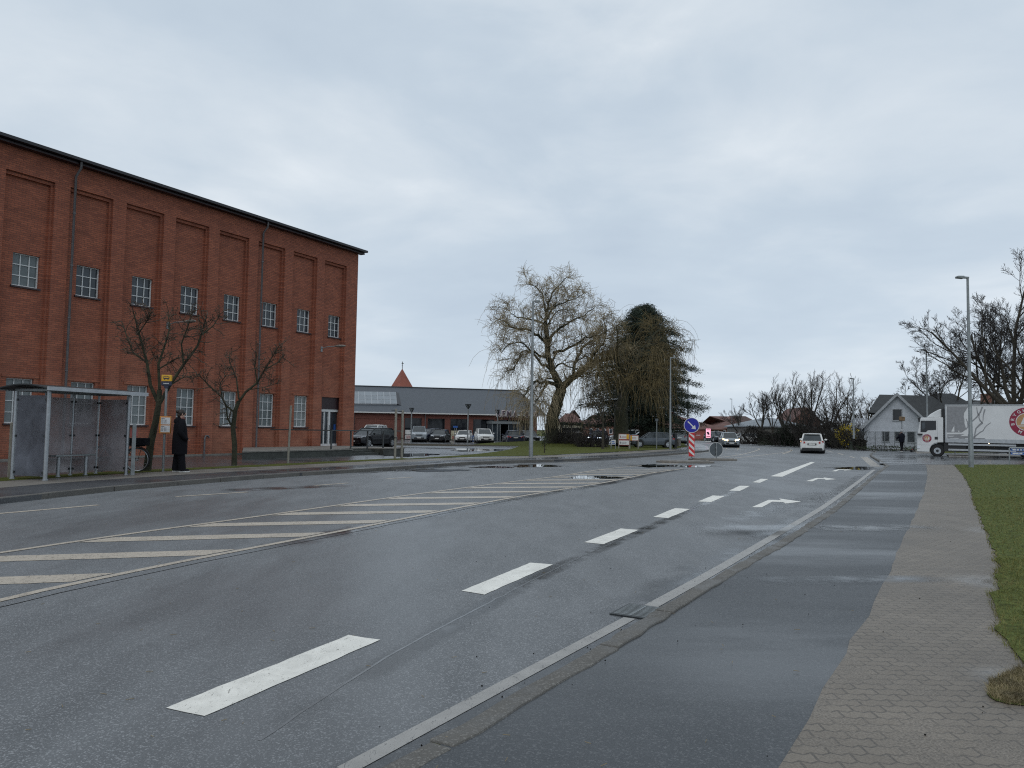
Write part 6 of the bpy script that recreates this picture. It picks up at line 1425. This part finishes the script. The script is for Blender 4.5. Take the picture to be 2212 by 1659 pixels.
wc = car('white hatchback driving away in the near lane', 'white', 1755.5, Y_(978.5, 1755, 1.5), 1.165, 3.9, 1.70, 1.52, 'hatch', z=0, group=None, name='hatchback')
# rear window, wiper and dark bumper of the white hatchback
L_, W_, H_ = 3.9, 1.70, 1.52
zb = H_*.635; m_ = MB(); y0_, y1_ = W_/2*.78, W_/2*.62; zt = H_-.10
m_.add([(-L_/2+.075, -y0_, zb+.02), (-L_/2+.075, y0_, zb+.02), (-L_*.38-.02, y1_, zt), (-L_*.38-.02, -y1_, zt)], [(0, 1, 2, 3)])
obj('rear_bumper', 'trim_black', wc, box=[((-L_/2-.02, 0, .33), (.10, 1.42, .20))], bevel=.03)
obj('plate_recess', 'trim_black', wc, box=[((-L_/2-.008, 0, .70), (.03, .62, .14))])
obj('wiper', 'trim_black', wc, box=[((-L_/2+.05, .1, zb+.03), (.03, .4, .02))]); obj('antenna', 'trim_black', wc, cyl=[((-1.2, 0, 1.5), (-1.3, 0, 1.6), .01, 5)])
# ---------------------------------------------------------------- delivery truck
tp_ = P(2026, 986, ZR); rv = ray(2026, 930); rv = V(rv.x, rv.y, 0).normalized(); dT = V(-rv.y, rv.x, 0)      # heading: leftwards, square to the view
nT = V(-dT.y, dT.x, 0)      # local +y: towards the viewer
if nT.dot(rv) > 0: nT = -nT
TA = tp_.copy(); yawT = math.atan2(dT.y, dT.x)
left_is_view = V(-math.sin(yawT), math.cos(yawT), 0).dot(rv) < 0
SY = 1 if left_is_view else -1
tr = empty('delivery_truck', TA, yawT, 'white brewery delivery truck with grey picture and crimson roundel emerging from the side road', 'truck')
def tl_(zx, zy):             # zoom pixel -> local x (forward), z on the near side plane
    u, v = 1838+.1691*zx, 812+.1691*zy; s_, z = onplane(u, v, TA, dT); return s_, z-ZR
S = SY; W2 = 1.2         # half width; near side at y=0 .. far side at y=-2.4*S
yn = 0.; yf = -S*2.4
def tb(name, mt, parent, rects, y0, y1, bevel=0.):
    m_ = MB()
    for zx0, zy0, zx1, zy1 in rects:
        x0, z1_ = tl_(zx0, zy0); x1, z0_ = tl_(zx1, zy1); m_.bb(x0, x1, y0, y1, z0_, z1_)
    return m_.build(name, mt, parent, bevel=bevel)
bx0 = tl_(1207, 600)[0]; bz1 = tl_(1207, 368)[1]; bz0 = tl_(1207, 848)[1]; bx1 = bx0-6.6
obj('cargo_box', 'truck_white', tr, bb=[(bx1, bx0, yf, yn, bz0, bz1)], bevel=.02)
cbx_ = tr.children[0]
obj('box_edge', 'zinc', cbx_, bb=[(bx1, bx0+.01, yn+S*.002, yn+S*.03, bz1-.05, bz1+.01), (bx0-.05, bx0+.012, yn+S*.002, yn+S*.03, bz0, bz1-.05)])
obj('lower_rail', 'zinc', cbx_, bb=[(bx1, bx0+.01, yn+S*.002, yn+S*.02, bz0, bz0+.26)])
# printed picture: flat decals a few millimetres proud of the side
def decal(name, mt, polys, parent, y=.006):
    m_ = MB()
    for pl in polys:
        q = [tl_(*p) for p in pl]; m_.add([(a, yn+S*y, b_) for a, b_ in q], [tuple(range(len(q)))])
    return m_.build(name, mt, parent)
pic = decal('printed_picture', 'truck_grey', [[(1225, 388), (1505, 388), (1485, 412), (1470, 440), (1448, 470), (1440, 520), (1452, 560), (1450, 600), (1462, 640), (1470, 670), (1450, 700), (1420, 722), (1225, 722)],
   [(1232, 745), (1450, 745), (1400, 762), (1420, 768), (1560, 770), (1600, 795), (1720, 795), (1690, 806), (1600, 808), (1232, 806)]], cbx_)
def brush(pts, w0, w1):
    out_a, out_b = [], []
    for i, (x, y) in enumerate(pts):
        x0, y0 = pts[max(i-1, 0)]; x1, y1 = pts[min(i+1, len(pts)-1)]; L0 = math.hypot(x1-x0, y1-y0) or 1; nx, ny = -(y1-y0)/L0, (x1-x0)/L0; w_ = w0+(w1-w0)*i/(len(pts)-1)
        out_a.append((x+nx*w_/2, y+ny*w_/2)); out_b.append((x-nx*w_/2, y-ny*w_/2))
    return [[out_a[i], out_a[i+1], out_b[i+1], out_b[i]] for i in range(len(pts)-1)]
br_ = []
for pts, w0, w1 in (([(1575, 790), (1595, 765), (1650, 722), (1690, 700), (1712, 660), (1740, 630), (1785, 598)], 16, 9), ([(1578, 785), (1588, 720), (1600, 670), (1640, 630), (1682, 598)], 12, 26), ([(1682, 598), (1650, 570), (1636, 530), (1642, 490)], 22, 9), ([(1465, 690), (1500, 640), (1550, 580), (1610, 525), (1655, 460), (1680, 395)], 12, 20), ([(1608, 395), (1612, 440), (1622, 480), (1632, 505)], 6, 20), ([(1688, 580), (1690, 520), (1700, 470), (1712, 428)], 8, 20), ([(1497, 640), (1490, 590), (1470, 545)], 16, 6), ([(1575, 795), (1640, 800), (1715, 800)], 8, 5)):
    br_ += brush(pts, w0, w1)
decal('printed_branches', 'truck_grey', br_, cbx_, .0075)
decal('printed_sails', 'truck_white', [[(1282, 710), (1322, 632), (1322, 714)], [(1372, 716), (1380, 686), (1388, 718)], [(1240, 765), (1330, 765), (1300, 775), (1250, 775)], [(1265, 798), (1390, 796), (1350, 806), (1280, 806)], [(1455, 797), (1530, 795), (1520, 803), (1465, 803)]], pic, .009)
# roundel
def roundel(cx, cy, rx, parent, letters, size):
    a, c_ = tl_(cx, cy); R_ = abs(tl_(cx, cy-rx)[1]-c_)
    def disc(name, mt, r, y, par, n=48, ri=0):
        m_ = MB(); 
        m_.prism_y([(a+r*math.cos(2*math.pi*i/n), c_+r*math.sin(2*math.pi*i/n)) for i in range(n)], yn+S*(y-.002), yn+S*y); return m_.build(name, mt, par)
    d0 = disc('emblem', 'crimson', R_, .008, parent); d1 = disc('emblem_ring', 'truck_white', R_*.62, .0105, d0); disc('emblem_center', 'gold', R_*.575, .013, d0)
    m_ = MB(); ss = S*.0155
    def fx(x, z): return (a-x*R_*1.0, yn+ss, c_+z*R_)
    if True:
        m_.add([fx(x, z) for x, z in ((-.34, -.18), (-.12, .36), (-.12, -.18))], [(0, 1, 2)]); m_.add([fx(x, z) for x, z in ((-.5, -.26), (.42, -.26), (.46, -.32), (-.44, -.32))], [(0, 1, 2, 3)]); m_.add([fx(x, z) for x, z in ((.1, -.24), (.3, .1), (.34, .42), (.46, .2), (.44, -.24))], [(0, 1, 2, 3, 4)])
    m_.build('emblem_picture', 'truck_white', d0)
    for ch, ang, flip in letters:
        th = math.radians(ang); x = a-R_*.80*math.cos(th); z = c_+R_*.80*math.sin(th)
        rot = (math.radians(90)-th) if not flip else (math.radians(270)-th)
        # text faces the viewer: right-hand direction on screen is -x locally
        Mx = Matrix(((-1*math.cos(rot), -1*math.sin(rot)*-1*-1, 0, x), (0, 0, S, yn+S*.010), (-math.sin(rot)*1, math.cos(rot), 0, z), (0, 0, 0, 1)))
        Rr = Matrix.Rotation(-rot, 4, 'Z'); base = Matrix(((-1, 0, 0, 0), (0, 0, S, 0), (0, 1, 0, 0), (0, 0, 0, 1)))
        text('letter', ch, size*R_, 'truck_white', d0, Matrix.Translation((x, yn+S*.0115, z)) @ base @ Rr, .002, bold=.004 if R_ > .3 else .001)
ring_l = [('B', 193, 0), ('R', 169, 0), ('Y', 145, 0), ('G', 121, 0), ('H', 97, 0), ('U', 73, 0), ('S', 49, 0), ('E', 25, 0), ('T', 3, 0), ('M', 242, 1), ('\u00d8', 270, 1), ('N', 298, 1)]
roundel(2240, 587, 183, cbx_, [(c_, a, f) for c_, a, f in ring_l], .30)
# cab
cx0, cx1 = tl_(1180, 700)[0], tl_(846, 700)[0]
def prof(pts): return [tl_(*p) for p in pts]
m_ = MB()
cabp = prof([(1180, 530), (900, 533), (886, 548), (878, 600), (862, 690), (848, 760), (845, 880), (843, 965), (1003, 975), (1008, 930), (1030, 890), (1070, 862), (1120, 852), (1180, 850)])
m_.prism_y(cabp, yn, yf); cab = m_.build('cab', 'truck_white', tr, bevel=.04)
m_ = MB(); m_.prism_y(prof([(970, 529), (1010, 490), (1060, 460), (1120, 430), (1155, 418), (1160, 529)]), yn-S*.25, yf+S*.25); m_.build('wind_deflector', 'truck_white', cab, bevel=.05)
m_ = MB(); m_.prism_y(prof([(1162, 425), (1200, 410), (1204, 850), (1184, 850), (1183, 530), (1162, 528)]), yn-S*.12, yf+S*.12); m_.build('cab_gap', 'trim_black', tr)
m_ = MB(); m_.prism_y(prof([(892, 572), (1088, 572), (1090, 690), (985, 694), (960, 718), (890, 718)]), yn+S*.002, yn+S*.012); sw = m_.build('side_window', 'black_glass', cab)
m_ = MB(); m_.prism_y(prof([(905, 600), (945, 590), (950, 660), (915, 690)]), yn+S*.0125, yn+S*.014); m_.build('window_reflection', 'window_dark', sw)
tb('sun_visor', 'trim_black', cab, [(858, 535, 893, 582)], yn-S*.1, yf+S*.1); tb('mirror', 'trim_black', cab, [(850, 735, 915, 755)], yn+S*.01, yn+S*.25, .02)
tb('step_recess', 'trim_black', cab, [(1070, 778, 1112, 813)], yn+S*.002, yn+S*.012); tb('door_seam', 'truck_grey', cab, [(1104, 575, 1107, 850), (893, 718, 896, 880), (850, 879, 1020, 882)], yn+S*.002, yn+S*.006)
tb('bumper_lamp', 'head_lamp', cab, [(846, 895, 880, 925)], yn+S*.002, yn+S*.03)
wx, wz = tl_(1105, 957); rw = wz-0.0
wb2 = empty_ = None
def twheel(x, near=True):
    y = yn-S*.16 if near else yf+S*.16; r = wz
    m_ = MB(); m_.cyl((x, y-.13, r), (x, y+.13, r), r, 28); t = m_.build('wheel', 'tyre', tr, bevel=.03)
    if near:
        m_ = MB(); m_.cyl((x, y+S*.131, r), (x, y+S*.14, r), r*.56, 24); rm = m_.build('rim', 'rim', t)
        m_ = MB(); m_.cyl((x, y+S*.141, r), (x, y+S*.16, r), r*.24, 14)
        for i in range(8): a = i*math.pi/4; m_.cyl((x+r*.36*math.cos(a), y+S*.141, r+r*.36*math.sin(a)), (x+r*.36*math.cos(a), y+S*.15, r+r*.36*math.sin(a)), r*.045, 6)
        m_.build('hub', 'trim_black', rm)
twheel(wx); twheel(wx, False); rwx = bx1+1.9; twheel(rwx); twheel(rwx, False)
m_ = MB(); m_.cyl((wx, yn-S*.45, wz+.03), (wx, yn-S*.31, wz+.03), wz*1.18, 24); m_.build('wheel_arch', 'trim_black', tr)
m_ = MB(); m_.bb(bx1+.1, wx, yn-S*.5, yf+S*.5, wz*.9, bz0-.02); m_.bb(bx0-1.2, bx0+.1, yn-S*.1, yn-S*.6, .35, bz0-.05); m_.build('chassis', 'trim_black', tr)
m_ = MB(); 
for zc_ in (.42, .78): m_.bb(rwx+.7, bx0-.15, yn-S*.03, yn-S*.0, zc_, zc_+.12)
m_.build('side_guard', 'zinc', tr)
tb('marker_lamp', 'lit_lamp', tr, [(1758, 860, 1766, 868)], yn+S*.0, yn+S*.02)
roundel(972, 797, 52, cab, [(c_, a, f) for c_, a, f in ring_l], .28)
# ---------------------------------------------------------------- bicycle
b_ = P(295, 1019, ZL); bk = empty('bicycle', b_, 0, 'dark city bicycle with black rear crate parked behind the bus shelter', 'bicycle'); s_ = b_.y/FPX; R_ = 25.5*s_; wbx = 1.08
def bwheel(x):
    w_ = obj('wheel', 'tyre', bk, tube=[([(x+R_*math.cos(a*math.pi/16), 0, R_+R_*math.sin(a*math.pi/16)) for a in range(32)], .018, 6, False, True)])
    obj('rim', 'steel', w_, tube=[([(x+R_*.93*math.cos(a*math.pi/16), 0, R_+R_*.93*math.sin(a*math.pi/16)) for a in range(32)], .014, 6, False, True)])
    obj('spoke', 'steel', w_, cyl=[((x, 0, R_), (x+R_*.92*math.cos(a*math.pi/8), 0, R_+R_*.92*math.sin(a*math.pi/8)), .003, 3) for a in range(16)]+[((x, -.04, R_), (x, .04, R_), .025, 8)])
    obj('mudguard', 'trim_black', w_, tube=[([(x+(R_+.035)*math.cos(a*math.pi/12), 0, R_+(R_+.035)*math.sin(a*math.pi/12)) for a in range(-1, 12)], .016, 5)])
bwheel(0); bwheel(-wbx)
bb_ = V(-.45, 0, R_*.85); st_ = V(-.33, 0, .62); hd_ = V(-.88, 0, .80); hb = V(-.92, 0, .70)
obj('frame', 'cloth_navy', bk, tube=[([(0, 0, R_), bb_, st_, (0, 0, R_)], .014, 6), ([bb_, hb, hd_], .02, 6), ([st_+V(0, 0, -.1), hb], .018, 6), ([hd_, (-wbx, 0, R_)], .016, 6)])
obj('handlebar', 'trim_black', bk, tube=[([hd_, hd_+V(.03, 0, .22), hd_+V(.0, .25, .25), hd_+V(.2, .28, .24)], .014, 6), ([hd_+V(.03, 0, .22), hd_+V(.0, -.25, .25), hd_+V(.2, -.28, .24)], .014, 6)])
obj('saddle', 'trim_black', bk, ellip=[((-.28, 0, .86), (.14, .08, .04), 10, 6)], cyl=[(st_, (-.29, 0, .84), .013, 6)])
obj('carrier', 'trim_black', bk, tube=[([(-.3, 0, R_*2+.05), (.22, 0, R_*2+.06)], .012, 5), ([(.1, .05, R_*2+.06), (0, .05, R_)], .008, 5)]); obj('crate', 'cloth_black', bk, box=[((.03, 0, R_*2+.18), (.50, .34, .22))], bevel=.02)
# ---------------------------------------------------------------- people
def skin(name, verts, edges, rad, mt, parent, root=0, sub=2):
    me = bpy.data.meshes.new(name); me.from_pydata([tuple(v) for v in verts], edges, []); o = bpy.data.objects.new(name, me); C.objects.link(o); me.materials.append(MT[mt])
    md = o.modifiers.new('skin', 'SKIN'); md.use_smooth_shade = True
    sv = me.skin_vertices[0].data if me.skin_vertices else None
    if sv is None: bm = bmesh.new(); bm.from_mesh(me); bm.verts.layers.skin.verify(); bm.to_mesh(me); bm.free(); sv = me.skin_vertices[0].data
    for i, r_ in enumerate(rad):
        sv[i].radius = r_ if isinstance(r_, tuple) else (r_, r_); sv[i].use_root = (i == root)
    sb_ = o.modifiers.new('sub', 'SUBSURF'); sb_.levels = sub; sb_.render_levels = sub
    dg = bpy.context.evaluated_depsgraph_get(); dg.update(); m2 = bpy.data.meshes.new_from_object(o.evaluated_get(dg)); bpy.data.objects.remove(o)
    m2.materials.clear(); m2.materials.append(MT[mt]); m2.polygons.foreach_set('use_smooth', [True]*len(m2.polygons))
    o = bpy.data.objects.new(name, m2); C.objects.link(o); o.parent = parent; return o
def body(parent, leg_spread=.09, stride=0., arms='pocket'):
    """x right, -y towards the facing direction's opposite; person faces +y"""
    v = [V(0, 0, .92), V(0, .0, 1.05), V(0, .0, 1.25), V(0, -.01, 1.40), V(0, .01, 1.48), V(0, .02, 1.56), V(0, .03, 1.68)]
    e = [(0, 1), (1, 2), (2, 3), (3, 4), (4, 5), (5, 6)]; r = [(.15, .11), (.13, .10), (.15, .11), (.09, .075), (.05, .05), (.072, .085), (.07, .085)]
    for s in (-1, 1):
        i = len(v); st = stride*s
        v += [V(s*leg_spread, 0, .86), V(s*(leg_spread+.01), st*.5+.02, .48), V(s*(leg_spread+.01), st, .09), V(s*(leg_spread+.02), st+.13, .03)]
        e += [(0, i), (i, i+1), (i+1, i+2), (i+2, i+3)]; r += [.085, .055, .04, .035]
        i = len(v)
        if arms == 'pocket': v += [V(s*.17, 0, 1.38), V(s*.27, -.04, 1.14), V(s*.22, .10, .96), V(s*.18, .15, .90)]
        else: v += [V(s*.17, 0, 1.38), V(s*.23, .08, 1.14), V(s*.19, .30, 1.04), V(s*.17, .38, 1.03)]
        e += [(3, i), (i, i+1), (i+1, i+2), (i+2, i+3)]; r += [.06, .042, .032, (.028, .018)]
        h = len(v)-1
        for k in range(5):
            f = len(v); b0 = v[h]
            if k < 4: v += [b0+V(s*(-.025+.017*k), .05, -.004), b0+V(s*(-.025+.017*k), .085, -.02)]
            else: v += [b0+V(-s*.035, .02, .005), b0+V(-s*.045, .05, -.005)]
            e += [(h, f), (f, f+1)]; r += [.009, .007]
    return skin('body', v, e, r, 'skin', parent)
def ering(cx, cy, z, a, b_, n=20, ph=0., k=0.): return [V(cx+a*math.cos(2*math.pi*i/n), cy+b_*math.sin(2*math.pi*i/n), z) for i in range(n)]
def head_bits(parent, hair=True):
    obj('nose', 'skin', parent, smooth=True, ellip=[((0, .118, 1.635), (.014, .022, .024), 8, 6)]); 
    for s in (-1, 1): obj('ear', 'skin', parent, smooth=True, ellip=[((s*.078, .025, 1.63), (.012, .022, .032), 8, 6)]); obj('eye', 'hair', parent, ellip=[((s*.032, .105, 1.655), (.011, .008, .007), 8, 6)])
    obj('mouth', 'scarf', parent, ellip=[((0, .108, 1.585), (.024, .008, .006), 8, 6)])
pw = P(386, 1019.5, ZL); hs_ = 134*pw.y/FPX/1.76
wp = empty('person', pw, -1.05, 'person waiting in long black quilted coat and white-soled shoes, hair in a bun', 'person', scale=hs_)
body(wp, .10, .07); head_bits(wp)
m_ = MB(); m_.loft([ering(0, .0, .50, .245, .20), ering(0, 0, .60, .25, .205), ering(0, 0, .80, .255, .205), ering(0, 0, 1.0, .25, .20), ering(0, 0, 1.16, .235, .185), ering(0, -.01, 1.30, .235, .17), ering(0, -.01, 1.40, .20, .145), ering(0, .0, 1.47, .12, .12), ering(0, .01, 1.50, .08, .09)]); m_.build('coat', 'cloth_black', wp, smooth=True)
for s in (-1, 1):
    m_ = MB(); m_.tube([(s*.16, 0, 1.40), (s*.25, -.02, 1.28), (s*.30, -.04, 1.12), (s*.29, .05, 1.0), (s*.22, .15, .92)], [.085, .085, .08, .07, .06], 12); m_.build('sleeve', 'cloth_black', wp, smooth=True)
    m_ = MB(); st = .07*s; m_.tube([(s*.10, .0, .62), (s*.105, st*.6, .40), (s*.11, st, .12), (s*.11, st, .05)], [.115, .105, .10, .10], 12); m_.build('trouser_leg', 'cloth_black', wp, smooth=True)
    m_ = MB(); m_.ellip((s*.115, st+.06, .05), (.052, .14, .05), 12, 8); sh_ = m_.build('shoe', 'cloth_black', wp, smooth=True); m_ = MB(); m_.prism([(s*.115+.056*math.cos(q)*(1), st+.06+.15*math.sin(q)) for q in [i*math.pi/10 for i in range(20)]], 0, .032); m_.build('sole', 'shoe_white', sh_)
m_ = MB(); m_.loft([ering(0, -.06, 1.36, .15, .10), ering(0, -.09, 1.42, .15, .10), ering(0, -.08, 1.49, .12, .085), ering(0, -.05, 1.54, .08, .05)]); m_.build('hood', 'cloth_black', wp, smooth=True)
obj('scarf', 'scarf', wp, smooth=True, ellip=[((0, .05, 1.50), (.085, .075, .055), 14, 8)])
obj('hair', 'hair', wp, smooth=True, ellip=[((0, .005, 1.665), (.093, .10, .105), 16, 10), ((0, -.09, 1.70), (.055, .05, .05), 10, 8), ((0, -.05, 1.60), (.075, .05, .08), 10, 8)])
# rider pushing off on a kick scooter
sb8 = P(1838+.1691*652, 976.5, ZR); hs_ = 48.5*sb8.y/FPX/1.76
rp = empty('person', sb8, .25, 'person in dark clothes and pale hood riding a kick scooter away on the far footway', 'person', scale=hs_)
body(rp, .09, .12, 'fwd'); head_bits(rp)
m_ = MB(); m_.loft([ering(0, 0, .78, .20, .16), ering(0, 0, .95, .22, .17), ering(0, -.01, 1.2, .25, .18), ering(0, -.01, 1.36, .23, .16), ering(0, 0, 1.46, .12, .11), ering(0, 0, 1.50, .07, .08)]); m_.build('jacket', 'cloth_navy', rp, smooth=True)
for s in (-1, 1):
    m_ = MB(); m_.tube([(s*.17, 0, 1.38), (s*.27, .03, 1.18), (s*.24, .22, 1.06), (s*.19, .33, 1.04)], [.08, .075, .06, .045], 10); m_.build('sleeve', 'cloth_navy', rp, smooth=True)
    m_ = MB(); st = .12*s; m_.tube([(s*.09, 0, .88), (s*.10, st*.5+.02, .48), (s*.10, st, .10)], [.10, .08, .065], 10); m_.build('trouser_leg', 'cloth_black', rp, smooth=True)
    obj('shoe', 'shoe_white' if s < 0 else 'cloth_black', rp, smooth=True, ellip=[((s*.105, st+.06, .05), (.045, .13, .045), 10, 6)])
obj('hood', 'hood_grey', rp, smooth=True, ellip=[((0, -.005, 1.65), (.10, .115, .125), 14, 8)])
sc3 = empty('kick_scooter', sb8+V(.42, .05, 0), .45, 'dark electric kick scooter with red rear light beside the hooded rider', 'scooter')
obj('deck', 'trim_black', sc3, box=[((0, 0, .14), (.16, .75, .05))], bevel=.01)
for y in (-.45, .50): obj('wheel', 'tyre', sc3, cyl=[((-.025, y, .11), (.025, y, .11), .11, 16)])
obj('stem', 'trim_black', sc3, cyl=[((0, .48, .12), (-.0, .36, 1.08), .025, 8)]); obj('handlebar', 'trim_black', sc3, cyl=[((-.24, .36, 1.08), (.24, .36, 1.08), .018, 8)]); obj('rear_light', 'red_lamp', sc3, box=[((0, -.52, .24), (.08, .04, .06))])
